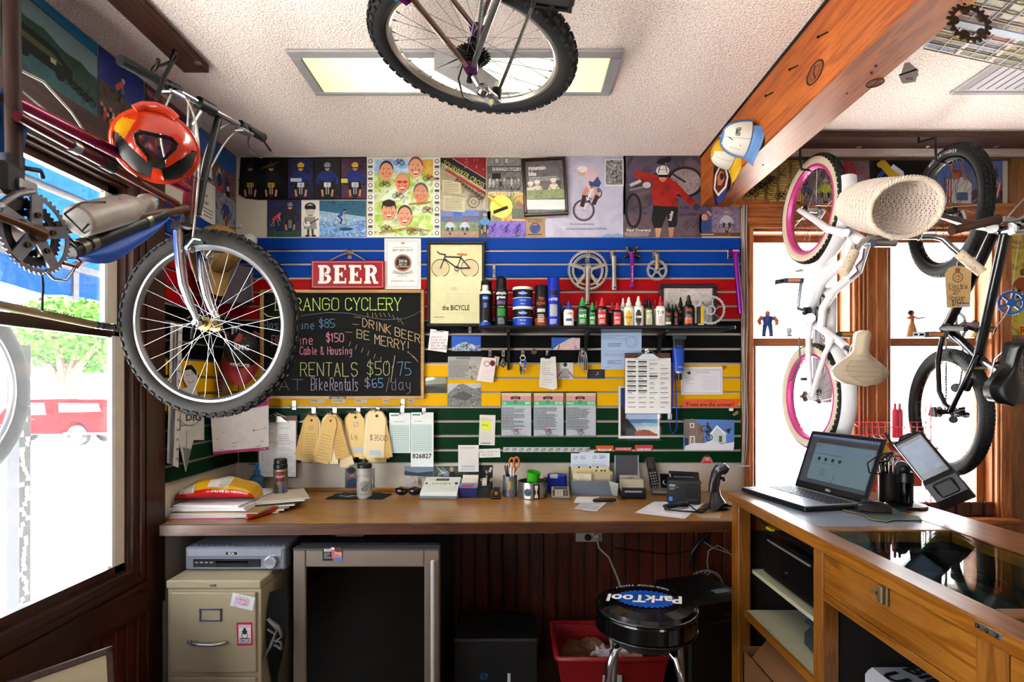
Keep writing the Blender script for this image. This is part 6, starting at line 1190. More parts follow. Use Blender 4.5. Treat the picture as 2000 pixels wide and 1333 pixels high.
for s in(-1,1):m.tube([p3(1583,628,s*.03),p3(1579,660,s*.045),p3(1579,700,s*.055),p3(1584,774,s*.06)],.0125,WHT,10);m.tube([p3(1626,662,s*.02),p3(1612,690,s*.05),p3(1600,725,s*.058),p3(1586,774,s*.06)],.0115,WHT,10);m.cyl(p3(1585,775,s*.058),p3(1585,775,s*.066),.02,C('#c9c9cc',.3,.8))
m.tube([p3(1658,455),p3(1690,476)],.021,WHT,14);m.bd_('frame',t)
m=MB()
for s in(-1,1):m.tube([fh+V((s*.058,0,0)),p3(1596,432,s*.056),p3(1618,448,s*.055),p3(1645,455,s*.052),p3(1656,456,s*.03)],[.0115,.014,.016,.0165,.0165],WHT,12)
m.cyl(p3(1652,454,-.055),p3(1652,454,.055),.015,WHT);m.torus(.022,.004,CH_,18,6,T=zf_(p3(1655,455),p3(1690,476)-p3(1658,455)));m.bd_('fork',t)
m=MB();hs=p3(1690,476);cl_=W(1722,474,2.03);m.tube([hs,hs.lerp(cl_,.5)+V((0,0,.006)),cl_],.0145,ALU,12);m.cyl(cl_+V((-.03,0,0)),cl_+V((.05,0,0)),.018,ALU);m.torus(.02,.004,CH_,18,6,T=zf_(hs,cl_-hs));m.bd_('stem',t)
m=MB();m.tube([W(1648,533,1.92),W(1668,495,1.945),W(1678,480,1.965),W(1695,466,2.0),W(1722,464,2.03),W(1765,463,2.02),W(1822,462,1.985),W(1842,467,1.965),W(1858,482,1.955),W(1876,498,1.94),W(1916,532,1.92)],.0105,CH_,12);m.bd_('handlebar',t)
for a,b in((W(1647,535,1.919),W(1669,493,1.946)),(W(1872,494,1.942),W(1918,533,1.918))):
 m=MB();m.tube([a,a.lerp(b,.1),a.lerp(b,.9),b],[.0165,.0175,.0175,.017],CREAM,14);TT=zf_(a,b-a)
 for k in range(40):aa,z=R.uniform(0,6.28),R.uniform(.012,(b-a).length-.012);m.wp_(aa,aa+R.uniform(.15,.4),z,z+.003,.0178,C('#a08a70',.7),TT,3)
 m.bd_('grip',t)
 # wicker basket
T=zf_(W(1767,406,1.96),V((-.01,.27,.105)),(1,0,0));WK=C('#e8dad0',.65,0,.12,50);bt=MB(T);nr,NR=26,36
TB=fm_(W(1767,406,1.96),(1,0,.0),V((0,.36,-.93)),V((0,.93,.36)));bt.T=TB;Ld=.29
def br_(v):return.132*(1-.06*v)-.035*v**3,.104*(1-.02*v)-.022*v**3
for k in range(nr):
 v=k/(nr-1);a,b=br_(v);bt.tube([((a+.0028*math.cos(NR/2*th+k*PI))*math.cos(th),(b+.0028*math.cos(NR/2*th+k*PI))*math.sin(th),Ld*v)for th in[2*PI*i/108 for i in range(108)]],.0042,WK,5,True)
for i in range(NR):th=2*PI*i/NR;bt.tube([(br_(v)[0]*math.cos(th),br_(v)[1]*math.sin(th),Ld*v)for v in[q/8 for q in range(9)]]+[(0,0,Ld+.006)],.0032,WK,5)
for q in range(1,9):a,b=br_(1);bt.tube([((a*q/9)*math.cos(th),(b*q/9)*math.sin(th),Ld+.003*math.cos(18*th+q*PI))for th in[2*PI*i/72 for i in range(72)]],.0042,WK,5,True)
bt.bd_('basket',t);m=MB(TB);a,b=br_(0)
for s in range(3):m.tube([((a+.006*math.cos(24*th+s*2.09))*math.cos(th),(b+.006*math.cos(24*th+s*2.09))*math.sin(th),-.006+.006*math.sin(24*th+s*2.09))for th in[2*PI*i/144 for i in range(144)]],.0055,C('#ecdccc',.6,0,.1),6,True)
m.bd_('basket_rim',t);m=MB()
for px in(1742,1795):q=W(px,462,2.0);m.torus(.014,.0025,C('#d8d0c4',.6),16,6,T=zf_(q,(1,0,0)))
m.bd_('basket_strap',t)
TS=fm_(W(1684,700,2.155),(.02,-.1,1),(-1,0,.02));saddle(TS,.226,.23,.058,C('#b5a48e',.5,0,.05),.05,6,C('#dedad6',.35),t=t)
m=MB();m.tube([p3(1652,680),W(1668,692,2.2)],.0125,CH_,12);m.bd_('seat_post',t)
m=MB();fender(m,zf_(fh,(-1,0,0)),.283,.075,0,0.01,WHT)if False else None
def fend(name,h,a0,a1):
 m=MB();T=fm_(h,(0,1,0),(0,0,1));fender(m,T,.302,.066,a0,a1,WHT);m.bd_(name,t)
fend('fender',fh,-PI*1.06,-PI*.32);fend('fender',rh,-PI*1.32,-PI*.40)
m=MB();c0=p3(1573,608,-.05);c1=W(1559,603,2.46);c2=W(1565,550,2.46);m.tube([c0,c1,c1+V((0,0,.012)),c2],.0075,C('#9aa4b4',.3,.8),8);m.cyl(c0+V((.02,0,0)),c0+V((-.006,0,0)),.02,DS_);m.bd_('crank_arm',t)
m=MB();pedal(m,fm_(c2,(-1,0,0),(0,1,.1)),C('#3a4250',.45),'#d88a5a');m.bd_('pedal',t)
m=MB();e2=W(1611,662,2.52);m.tube([W(1604,612,2.5),W(1606,660,2.5)],.0075,C('#9aa4b4',.3,.8),8);m.bd_('crank_arm',t);m=MB();pedal(m,fm_(W(1620,655,2.5),(1,0,0),(0,1,0)),C('#3a4250',.45),'#d8861c');m.bd_('pedal',t)
m=MB();m.tube([V((X0+.05,2.48,1.95)),V((X0+.052,2.46,1.9)),V((X0+.052,2.47,1.6)),V((X0+.05,2.5,1.42)),V((X0+.05,2.56,1.42)),V((X0+.05,2.57,1.9)),V((X0+.05,2.52,1.96))],.012,WHT,8,flat=2.2);m.bd_('chain_guard',t)
m=MB();chainline(m,[V((X0+.035,2.475,1.87)),V((X0+.035,2.495,1.44))],DS_);chainline(m,[V((X0+.035,2.56,1.87)),V((X0+.035,2.565,1.44))],DS_);gear(m,zf_(V((X0+.035,2.53,1.444)),(1,0,0)),.035,18,DS_,0,.4);gear(m,zf_(V((X0+.035,2.515,1.86)),(1,0,0)),.07,36,CH_,5,.8);m.bd_('chain',t)
m=MB();m.tube([p3(1561,660,-.07),p3(1562,700,-.09),p3(1549,740,-.09),p3(1543,746,-.09)],.004,C('#77777c',.4,.6),6);m.cyl(p3(1570,738,-.068),p3(1570,744,-.068),.014,BLK);m.bd_('kickstand',t)
# purple flame decal on frame
m=MB();m.tube([p3(1688,486,-.019),p3(1685,506,-.02),p3(1672,520,-.02),p3(1676,530,-.02),p3(1660,545,-.02)],.0035,C('#6a3a5a',.5),5);m.bd_('flame_decal',t)
# ---------------------------------------------------------------- 4 black bike hung beside it
u4=V((-.174,-.985,0));n4=V((-.985,.174,0));P4_=V((2.03,2.5,2));p4=lambda a,b,o=0:onp(a,b,P4_+n4*o,n4)
fh,rh=V((2.03,2.5,2.313)),V((2.03,2.5,1.372));BKF=C('#16161b',.22,.2,.1,coat=.4)
t=th_('bicycle','black bike with brown grips hung by its front wheel at right window','bicycle',(2.0,2.4,1.9))
wheel(t,'front_wheel',zf_(fh,n4),.302,.029,C('#141416',.4,.3),C('#131316',.7,0,.2,50),None,36,DS_,70,DS_,.016,kstyle='st');wheel(t,'rear_wheel',zf_(rh,n4),.298,.027,C('#1a191b',.35,.3),C('#1b1b20',.7,0,.2,50),None,36,DS_,96,C('#55565c',.3,.8,0),.016,kstyle='st')
m=MB();ht,hb=p4(1962,452),p4(1938,446);m.tube([hb,ht],.022,BKF,14);m.tube([p4(1942,452),p4(1905,530),p4(1848,640)],.0215,BKF,14);m.tube([p4(1963,458),p4(1912,692)],.019,BKF,14);m.tube([p4(1848,642),p4(1880,668),p4(1918,706)],.0165,BKF,12);m.cyl(p4(1848,642,-.045),p4(1848,642,.045),.024,BKF)
for s in(-1,1):m.tube([p4(1843,650,s*.035),p4(1836,680,s*.05),p4(1832,705,s*.058),p4(1834,765,s*.06),p4(1845,790,s*.06),p4(1855,800,s*.06)],.011,BKF,10);m.tube([p4(1908,694,s*.02),p4(1890,735,s*.05),p4(1856,805,s*.06)],.0105,BKF,10);m.prism([(-.03,-.02),(.03,-.025),(.02,.025),(-.015,.02)],-.004,.004,BKF,zf_(rh+n4*s*.06,n4))
m.bd_('frame',t)
m=MB()
for s in(-1,1):m.tube([fh+n4*s*.06,p4(1885,436,s*.06),p4(1938,446,s*.05)],[.011,.016,.017],C('#b9b9c0',.2,.95,.1),12)
m.cyl(p4(1938,446,-.06),p4(1938,446,.06),.02,ALU);m.bd_('fork',t)
for f0,mt,nm in((0,None,None),):pass
m=MB();s0=p4(1985,446);m.tube([ht,s0],.016,ALU,12);m.box((-.035,-.028,-.022),(.035,.028,.022),C('#c4c2c4',.3,.8),.006,fm_(s0+V((0,-.02,0)),n4,(0,0,1)));
for a,b in((-.02,.012),(.02,.012),(-.02,-.012),(.02,-.012)):m.cyl(s0+V((0,-.055,0))+n4*a+V((0,0,b)),s0+V((0,-.03,0))+n4*a+V((0,0,b)),.006,BLK)
m.bd_('stem',t)
gl=W(1862,450,1.98);gm=W(1948,429,2.0);cb=s0+V((0,-.03,.0));gr=cb+(cb-gl)*V((1,1,1));gr=cb+V((.32,.0,.02))
m=MB();m.tube([gl,gm,gm.lerp(cb,.5)+V((0,0,.012)),cb,cb+V((.1,0,.02)),gr],.0115,CH_,12);m.bd_('handlebar',t)
GR=C('#4a2a1e',.6,0,.35,40)
for a,b in((gl+(gl-gm)*.04,gm),(gr+V((-.12,0,0)),gr)):m=MB();m.tube([a,a.lerp(b,.06),a.lerp(b,.93),b],[.017,.0165,.0165,.02],GR,12);m.bd_('grip',t)
m=MB();m.tube([gm+V((.03,0,.0)),gm+V((.06,-.02,.05)),gm+V((.1,-.01,.085)),gm+V((.16,0,.095))],.0035,ALU,6);m.bd_('cable',t)
m=MB();m.tube([gm+V((.01,-.005,-.012)),gm+V((.05,-.03,-.01)),gm+V((.09,-.05,.01))],.007,ALU,8);m.bd_('brake_lever',t)
TS=fm_(W(1973,730,2.08),(.06,-.16,1),(-1,-.1,.04));saddle(TS,.25,.15,.045,C('#0c0c0f',.28,0,.1),.055,0,t=t)
m=MB();m.tube([p4(1916,704),W(1955,728,2.14)],.0135,C('#b9b9c2',.2,.95),12);m.tube([p4(1910,698),p4(1920,708)],.02,BKF,12);m.bd_('seat_post',t)
m=MB();c0=p4(1838,642,.055);c1=c0+V((-.02,-.16,-.02));m.tube([c0,c1],.011,BLK,10);m.bd_('crank_arm',t);m=MB();pedal(m,fm_(W(1846,653,2.25),n4,(.2,1,.1)),C('#4a4a50',.4,.5),'#b56a1c');m.bd_('pedal',t)
m=MB();gear(m,zf_(p4(1868,640,-.05),n4),.075,38,C('#8a8a90',.3,.8),5,.8);m.bd_('chainring',t);m=MB();pedal(m,fm_(p4(1884,640,-.1),-n4,(0,1,.4)),C('#2a2a2e',.4),'#b56a1c');m.bd_('pedal',t)
m=MB();ch=[p4(1881,650,-.05),p4(1880,720,-.05),p4(1868,790,-.05),p4(1852,800,-.05)];chainline(m,ch,C('#6a665f',.4,.8));chainline(m,[p4(1848,652,-.05),p4(1848,770,-.05),p4(1846,800,-.05)],C('#6a665f',.4,.8))
m.bd_('chain',t)
m=MB();q=p4(1871,810,-.05);m.box((-.03,-.012,-.04),(.02,.012,.03),BLK,.006,fm_(q,n4,(0,0,1)));m.cyl(p4(1868,758,-.06),p4(1868,758,-.03),.022,DS_);m.cyl(p4(1862,820,-.06),p4(1862,820,-.03),.018,DS_);m.bd_('rear_derailleur',t)
m=MB();q=p4(1905,720,.0);m.tube([q+n4*.04,q+V((0,-.03,.0)),q-n4*.04],.008,C('#a89a7a',.35,.8),8);m.tube([q-n4*.04,q-n4*.06+V((0,-.05,.03)),q-n4*.07+V((.02,-.08,.05))],.006,BLK,6);m.box((-.03,-.01,-.01),(.03,.01,.01),BLK,.003,fm_(p4(1893,752,.03),(0,.6,-1),n4));m.bd_('brake',t)
m=MB();TT=zf_(fh,n4,(0,0,1))
for k,chx in enumerate('KENDATIRE.COM'):
 ang=1.1-k*.062;rr=.281;e1_,e2_=V((.174,.985,0)),V((0,0,1));rad=e1_*math.cos(ang+PI*.22)*-1+e2_*math.sin(ang+PI*.22);rad=(-e1_*-1)*math.cos(2.0-k*.062)+e2_*math.sin(2.0-k*.062);tan=e1_*math.sin(2.0-k*.062)-e2_*math.cos(2.0-k*.062)
 m.tx_(chx,.019,C('#e0e0e4',.5),fm_(fh+rad*.262+n4*.0275,tan,rad,n4),bold=.02,depth=.001)
m.bd_('tyre_lettering',t)
m=MB();m.box((-.008,-.02,-.003),(.008,.02,.003),C('#d8641c',.3),.002,fm_(p4(1789,783),(0,.5,1),(0,1,-.5)));m.box((-.008,-.02,-.003),(.008,.02,.003),C('#d8641c',.3),.002,fm_(p4(1826,878),(0,.5,1),(0,1,-.5)));m.bd_('reflector',t)
# ---- the big manila price tag on the cruiser's right grip
o=W(1870,520,1.9);t=th_('price_tag','large manila price tag with handwritten 150 dollar price hanging from the cruiser grip','tag',o);c=Card(BWfn(1.9),(0,-1,0));c.base([(1853,524),(1866,519),(1884,522),(1897,530),(1894,600),(1849,602),(1845,535)],C('#c9a878',.75,0,.05),.0012)
c.circ(1870,542,9.5,1.6,'#5a4a40',16);c.circ(1870,542,5,1,'#5a4a40',12);c.ell(1871,541,1.8,1.6,'#b0302a');IK=INK('#1d1814')
hn_(c,'Electra',1853,564,9,6,IK,1,jit=.1);c.line([(1851,567),(1884,564)],.8,'#1d1814');hn_(c,'20"',1860,575,7,6,IK,1,jit=.1);hn_(c,'Cruizer',1853,585,7,5,IK,.9,jit=.1);hn_(c,'$150',1858,597,10,6.6,IK,1.1,jit=.1);c.rect(1868,592,1892,593.6,'#3a3440');c.rect(1872,595,1890,600,'#a9a9b4');c.mb.bd_('card',t)
m=MB();m.la_([(.004,0),(.0085,0),(.0085,.002),(.004,.002)],C('#8a5a4a',.5),14,fm_(W(1870,528,1.898),(1,0,0),(0,0,1)));m.tube([W(1870,527,1.9),W(1869,515,1.91),W(1874,506,1.93)],.0012,C('#c9c2b8',.7),5);m.bd_('string',t)
# ---------------------------------------------------------------- hook board over the windows
bz_=CZ-.031;ya,yb=1.251*F/(752-255),1.22*F/(752-291)
def hook_pts(px,py,X,Y0,s):b=V((X,Y0,bz_));return b
def bhook(top,rimpt,dx):
 x,y,z=top;rx,ry,rz=rimpt
 return[(x,y,z),(x,y,z-.025),(rx+dx,ry-.01,z-.06),(rx+dx,ry-.01,rz+.03),(rx+dx+.012,ry,rz-.005),(rx-dx*.2,ry+.004,rz-.012),(rx-dx*.9,ry,rz+.004),(rx-dx*1.1,ry,rz+.02)]
W3,W4=V((1.41,2.53,2.333+.2)),V((2.03,2.5,2.313+.245))
hookboard((bx(1470,ya),ya,bz_),(3.3,yb,CZ-.002),'X','long brown board on the ceiling carrying two bikes over the windows',[bhook((1.365,2.615,bz_),W3,-.06),bhook((1.985,2.615,bz_),W4,-.06)],[onz(1677,287,bz_),onz(1812,286,bz_),onz(1946,286,bz_)])
# ================================================================ DESK AND WHAT STANDS ON IT
DZ=.92
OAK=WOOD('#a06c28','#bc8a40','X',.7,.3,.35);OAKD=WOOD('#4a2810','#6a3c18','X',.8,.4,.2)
t=th_('desk','long wooden desk with thick front edge under the slatwall','desk',(-.2,2.6,DZ));m=MB()
A_,B_=onz(318,1024,DZ),onz(1438,1016,DZ)
top=[(-1.472,A_.y),(1.2,B_.y),(1.2,D-.004),(LX+.001,D-.004),(LX+.001,2.29),(-1.472,2.28)];m.prism(top,DZ-.03,DZ,OAK);m.bd_('top',t)
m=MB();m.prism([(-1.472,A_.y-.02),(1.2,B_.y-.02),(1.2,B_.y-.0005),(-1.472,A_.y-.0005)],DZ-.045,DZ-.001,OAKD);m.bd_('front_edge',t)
m=MB();m.box((LX+.001,2.3,DZ-.08),(LX+.08,D-.02,DZ-.03),OAKD);m.bd_('wall_bracket',t)
m=MB();m.box((bx(560),D-.02,DZ),(bx(805),D-.002,DZ+.018),OAK,.003);m.bd_('back_strip',t)
def at(px,py,z=DZ):return onz(px,py,z)
def dT(px,py,rot=0,z=DZ):return Mx_.Translation(at(px,py,z))@Mx_.Rotation(rot,4,'Z')
# paper pile at the left end: every sheet bundle an object
pl=[((-1.51,2.285),.29,.4,.0,.012,'#d84a9a','bright pink sheet at the bottom of the paper pile',.002),((-1.51,2.29),.34,.42,.06,0,'#cfc9c4','thick lowest bundle of white papers in the pile at the left end',.02),((-1.5,2.31),.36,.34,-.14,0,'#a58a62','brown folder in the middle of the paper pile',.006),((-1.51,2.3),.33,.4,.03,0,'#d6d2d2','upper bundle of white papers in the pile at the left end',.016),((-1.505,2.31),.3,.38,-.05,0,'#e0dcde','white sheets on top of the paper pile',.01)]
z=DZ+.0005
for k,((x,y),w,d,r,_,col,lab,h)in enumerate(pl):
 m=MB(Mx_.Translation((x+.03*(k==2),y,z))@Mx_.Rotation(r*.6,4,'Z'))
 n=max(1,int(h/.003))
 for i in range(n):j=R.uniform(-.004,.004);m.box((.012+j,j,h*i/n),(w+j,d+j*.5,h*(i+1)/n-.0002),C(col,.8,0,.06))
 on_(m,'paper_bundle',lab,'papers','pile of papers at the left end of the desk');z+=h+.0004
FAN=[('#cbbfae',.02),('#3a3532',.012),('#d8cfc2',.03),('#bfb4a4',-.02)]
for k in range(7):
 m=MB(Mx_.Translation((-1.17+.018*k,2.37+.014*k,DZ+.001))@Mx_.Rotation(.18+.05*k,4,'Z'));m.box((-.16,0,.007*k),(.1,.25,.007*k+.006),C(('#cbbfae','#d9d2c8','#8f8474','#d0c6b6','#3c3733','#d6cfc4','#c4b8a6')[k],.75,0,.08),.001)
 on_(m,'loose_envelope','fanned envelope at the right of the paper pile, %s from the desk up'%('first','second','third','fourth','fifth','sixth','seventh')[k],'envelope','fanned envelopes beside the paper pile')
 # snack bag lying on the pile
t=th_('snack_bag','crumpled yellow red and white snack bag lying on the papers','bag',(-1.25,2.5,z));TBg=fm_(V((-1.36,2.44,z+.002)),(1,.12,0),(-.12,1,0));LB,WB=.34,.19
def bag(u,f,k=1.0):
 e=math.sin(PI*min(1,max(0,u)))**.32;wv=1+.05*math.sin(u*17+f*2)+.04*math.sin(f*5-u*9)
 return((u-.5)*LB,-math.cos(f)*WB/2*(.55+.45*e)*wv*k,.002+.046*e*(1+math.sin(f))*wv*k)
YB,RB,WBg=C('#c79a1c',.3,0,.12,20),C('#b81f20',.3,0,.12,20),C('#cfc8be',.35,0,.15,20)
m=MB(TBg);m.grid(lambda u,v:bag(u,.25+v*(PI*1.5-.25)),36,20,YB);m.bd_('body',t)
m=MB(TBg);m.grid(lambda u,v:bag(u,-PI/2+v*(PI/2+.25)),36,10,RB);m.bd_('red_band',t)
m=MB(TBg)
for u0,u1,f0,f1 in((.1,.27,.05,1.0),(.44,.7,.45,1.5)):m.grid(lambda u,v:bag(u0+(u1-u0)*u,f0+(f1-f0)*v,1.012),12,10,WBg)
for k in range(7):m.tube([bag(.12+.13*q/6,.15+.11*k,1.02)for q in range(7)],.0008,INK('#55504c'),4);m.tube([bag(.56+.12*q/6,.55+.12*k,1.02)for q in range(7)],.0008,INK('#6a6460'),4)
m.bd_('nutrition_panel',t)
m=MB(TBg);vv,ff,w_=glyph("GARDEN OF EATIN'",.02)
m.add([bag(.93-a/w_*.42,-.05-b*.32+.2,1.02)for a,b in vv],ff,INK('#e6e0d6'));m.bd_('lettering',t)
# bottles
def bottle(px,py,prof,mt,name,label,n=24,cat='bottle',z=DZ,parts=(),grp=None,Y=None):
 p=at(px,py,z)if Y is None else V(((px-CX)*Y/F,Y,z));t=th_(name,label,cat,p,grp);m=MB(Mx_.Translation(p));m.la_(prof,mt,n);m.bd_('body',t)
 for nm,pr,mm in parts:m=MB(Mx_.Translation(p));m.la_(pr,mm,n);m.bd_(nm,t)
 return t,p
FRONT=-PI/2
def face_T(p):return Mx_.Translation(p)@Mx_.Rotation(math.atan2(-p.y,-p.x),4,'Z')
t,p=bottle(548,981,[(.03,0),(.0335,.003),(.0335,.155),(.031,.163),(.0335,.166)],C('#a79c90',.3,.9,.1),'steel_bottle','stainless steel flask with round red sticker and black lid',parts=(('lid',[(.0315,.166),(.033,.17),(.033,.185),(.03,.19),(.031,.195),(.031,.21),(.026,.216),(0,.216)],C('#15151a',.4)),))
m=MB(face_T(p));m.wp_(-.75,.55,.105,.155,.0338,C('#7a2a2c',.5),Mx_.Identity(4));m.wt_('CRAFT',.016,INK('#d8c8c0'),Mx_.Identity(4),.0341,-.1,.13,.02);m.tx_('STANLEY',.018,INK('#1a1a1c'),fm_((.0345,-.012,.015),(0,0,1),(0,-1,0)),.02,'l');m.prism([(-.006,.0),(.008,.012),(.006,.06),(0,.04),(-.004,.07)],0,.0006,C('#3a4a9a',.5),fm_((.0335,.012,.03),(0,1,0),(0,0,1)));m.bd_('sticker',t)
t,p=bottle(712,973,[(.036,0),(.0385,.004),(.0385,.088),(.0375,.098),(.035,.106),(.0345,.113),(.036,.12),(.0365,.15),(.0345,.155)],C('#a9a39b',.35,0,.04),'squeeze_bottle','frosted white squeeze bottle with black lid and round shop logo',parts=(('lid',[(.037,.155),(.0375,.158),(.0375,.17),(.034,.178),(.012,.184),(.01,.2),(0,.2)],C('#121214',.4)),('nozzle',[(.006,.2),(.0065,.206),(.004,.21),(0,.21)],C('#c9a01c',.4))))
m=MB(face_T(p));I4=Mx_.Identity(4);K_=INK('#2a2a2c')
m.tube([(.0388*math.cos(.7*math.sin(a)*.6),.0388*math.sin(.7*math.sin(a)*.6),.062+.0155*math.cos(a))for a in[2*PI*k/24 for k in range(24)]],.001,K_,4,True)
m.tube([(.0389,-.014,.05),(.0391,0,.062),(.0389,.012,.074)],.0016,K_,5);m.tube([(.0388*math.cos(.2*math.sin(a)),.0388*math.sin(.2*math.sin(a)),.062+.0085*math.cos(a))for a in[2*PI*k/18 for k in range(18)]],.001,K_,4,True)
for s_,z_ in(('DURANGO',.082),('CYCLERY',.038)):
 for k,chx in enumerate(s_):
  b_=(k-3)*.3;r_=.022;sgn=1 if z_>.06 else-1;yy=math.sin(b_)*r_;zz=.062+sgn*math.cos(b_)*r_;m.tx_(chx,.009,K_,fm_((.0392*math.cos(yy/.0385),.0392*math.sin(yy/.0385),zz),(0,math.cos(b_),-sgn*math.sin(b_)),(0,sgn*math.sin(b_)*1.0,math.cos(b_))),.02)
m.wt_('970-247-0747',.0075,K_,I4,.0391,0,.025,.01);m.bd_('logo',t)
t,p=bottle(502,964,[(.034,0),(.036,.004),(.036,.07),(.03,.09),(.016,.1),(.015,.11)],C('#2f6a8c',.15,0,.1,trans=.3),'soap_pump','translucent blue pump bottle half hidden behind the snack bag',parts=(('pump',[(.017,.11),(.017,.125),(.006,.127),(.006,.15),(.012,.152),(.012,.16),(0,.162)],C('#1c7ab0',.35)),))
m=MB();m.box((p.x-.045,p.y-.006,p.z+.152),(p.x,p.y+.006,p.z+.16),C('#1c7ab0',.35),.003);m.bd_('spout',t)
# knife, bag, sunglasses
m=MB();a,b=at(482,1012,DZ+.012),at(552,990,DZ+.014);m.tube([a,a.lerp(b,.1),a.lerp(b,.75),b],[.008,.016,.019,.014],C('#9c1c18',.35,0,.06),12,flat=.75);t=th_('utility_knife','red box cutter lying across the front of the desk','tool',at(517,1005));m.bd_('handle',t);m=MB();q=a.lerp(b,.88);m.box((-.02,-.012,-.012),(.014,.012,.014),C('#141414',.5),.004,fm_(q,b-a,(0,0,1)));m.bd_('clasp',t)
m=MB();n_=[]
def pouch(u,v):p=V(((636+u*114-CX)*2.42/F-.0,2.62,0));return V((-.86+.26*u+.01*math.sin(v*9),2.62+.16*v+.012*math.sin(u*8),DZ+.002+.012*math.sin(PI*u)**.4*math.sin(PI*v)**.4+.005*math.sin(u*13+v*4)**2))
x0p,x1p=at(636,975),at(752,972)
pouch=lambda u,v:V((x0p.x+(x1p.x-x0p.x)*u+.02*v,x0p.y-.015+.13*v+.006*math.sin(u*12),DZ+.001+.014*(math.sin(PI*u)*math.sin(PI*v))**.35+.004*math.sin(u*15+v*6)**2))
BLG=C('#10201a',.75,0,.2,20);t=th_('cloth_pouch','flat dark green cloth bag with pale printing under the white bottle','bag',at(694,974));m.grid(pouch,24,10,BLG);m.grid(lambda u,v:V((pouch(1-u,v).x,pouch(1-u,v).y,DZ+.0006)),8,4,BLG);m.bd_('body',t);m=MB();vv,ff,w_=glyph('SHOP DURANGO',0);s_=.36/w_;m.add([pouch(.28+a*s_,.3+b*s_*1.6)+V((0,0,.0012))for a,b in vv],ff,C('#7d8a84',.7));m.grid(lambda u,v:pouch(.22+u*.3,.1+v*.08)+V((0,0,.0013)),8,2,C('#9aa39c',.7));m.bd_('print',t)
p=at(797,969);t=th_('sunglasses','dark brown wraparound sunglasses on the desk','sunglasses',p);m=MB();LN=C('#2a1a14',.08,.1,.2)
for s in(-1,1):m.sph((p.x+s*.034,p.y,p.z+.024),(.034,.014,.022),LN,16)
m.bd_('lens',t);m=MB();FRG=C('#3a241a',.25);m.tube([(p.x-.068,p.y+.03,p.z+.03),(p.x-.066,p.y+.004,p.z+.034),(p.x-.034,p.y-.008,p.z+.047),(p.x,p.y-.01,p.z+.036),(p.x+.034,p.y-.008,p.z+.047),(p.x+.066,p.y+.004,p.z+.034),(p.x+.068,p.y+.03,p.z+.03)],.004,FRG,8)
for s in(-1,1):m.tube([(p.x+s*.067,p.y+.01,p.z+.03),(p.x+s*.06,p.y+.07,p.z+.02),(p.x+s*.045,p.y+.1,p.z+.006)],.003,FRG,6)
m.bd_('frame',t)
# label maker
p=at(860,976);t=th_('label_maker','white label maker with small screen and green keys','label maker',p);T=Mx_.Translation(p)@Mx_.Rotation(-.04,4,'Z')@Mx_.Rotation(.42,4,'X')
T0=Mx_.Translation(p+V((-.01,0,0)))@Mx_.Rotation(-.04,4,'Z');m=MB(T0);LW_=C('#d0d2cc',.4,0,.03);w2=.094
pr=[(0,.004),(0,.026),(.014,.036),(.15,.086),(.16,.086),(.165,.06),(.165,.004)]
m.prism([(a,b)for a,b in pr],-w2,w2,LW_,fm_((0,0,0),(0,1,0),(0,0,1),(1,0,0)));m.box((-w2-.003,-.003,0),(w2+.003,.168,.018),C('#77777a',.5),.004);m.bd_('body',t)
TK=T0@fm_((0,.014,.0365),(1,0,0),(0,.136,.05));m=MB(TK)
for r_ in range(4):
 for k in range(12):m.box((-.076+k*.0128,.014+r_*.0135,0),(-.066+k*.0128,.024+r_*.0135,.003),C('#dcdcd6',.5),.001)
m.bd_('key_field',t);m=MB(TK)
for k in range(5):m.box((-.05+k*.021,.074,0),(-.034+k*.021,.083,.003),C('#a8c832',.4),.002)
m.bd_('green_key',t);m=MB(TK);m.box((-.034,.108,0),(.034,.128,.002),C('#26282a',.2),.001);m.box((-.03,.111,.002),(.03,.125,.0024),C('#6a6e62',.2));m.bd_('screen',t);m=MB(TK);m.la_([(.006,0),(.006,.003),(0,.003)],C('#8a1c1c',.4),14,Mx_.Translation((-.078,.078,0)));m.la_([(.008,0),(.008,.003),(0,.003)],C('#2a2a2c',.4),14,Mx_.Translation((.078,.08,0)));m.tx_('brother',.009,INK('#3a3a3c'),Mx_.Translation((-.06,.114,0)),.01);m.bd_('button',t)
# blue index card box, punch, stapler
def bxo(px,py,w,d,h,rot=0,z=DZ):p=at(px,py,z);return p,Mx_.Translation(p)@Mx_.Rotation(rot,4,'Z')
p,T=bxo(914,973,.1,.1,.06);t=th_('card_box','small navy card box with upright index cards','box',p);m=MB(T);NV_=C('#141d5c',.4);w,d,h=.1,.085,.05
m.box((-w/2,0,0),(w/2,d,.004),NV_);m.box((-w/2,0,0),(w/2,.003,h),NV_,.001);m.box((-w/2,d-.003,0),(w/2,d,h),NV_);m.box((-w/2,0,0),(-w/2+.003,d,h),NV_);m.box((w/2-.003,0,0),(w/2,d,h),NV_);m.bd_('body',t)
for k,(hh,col)in enumerate(((.066,'#5f7fb0'),(.06,'#cfc6be'),(.085,'#cbbfae'),(.1,'#d2cabc'))):m=MB(T@Mx_.Translation((.004*(k-1),.018+.016*k,.005))@Mx_.Rotation(-.12,4,'X'));m.box((-w/2+.008,0,0),(w/2-.01,.0015,hh),C(col,.7,0,.1));(m.box((-.03,-.0006,hh-.02),(.03,0,hh-.008),C('#a83a34',.6))if k==0 else None);m.bd_('index_card',t)
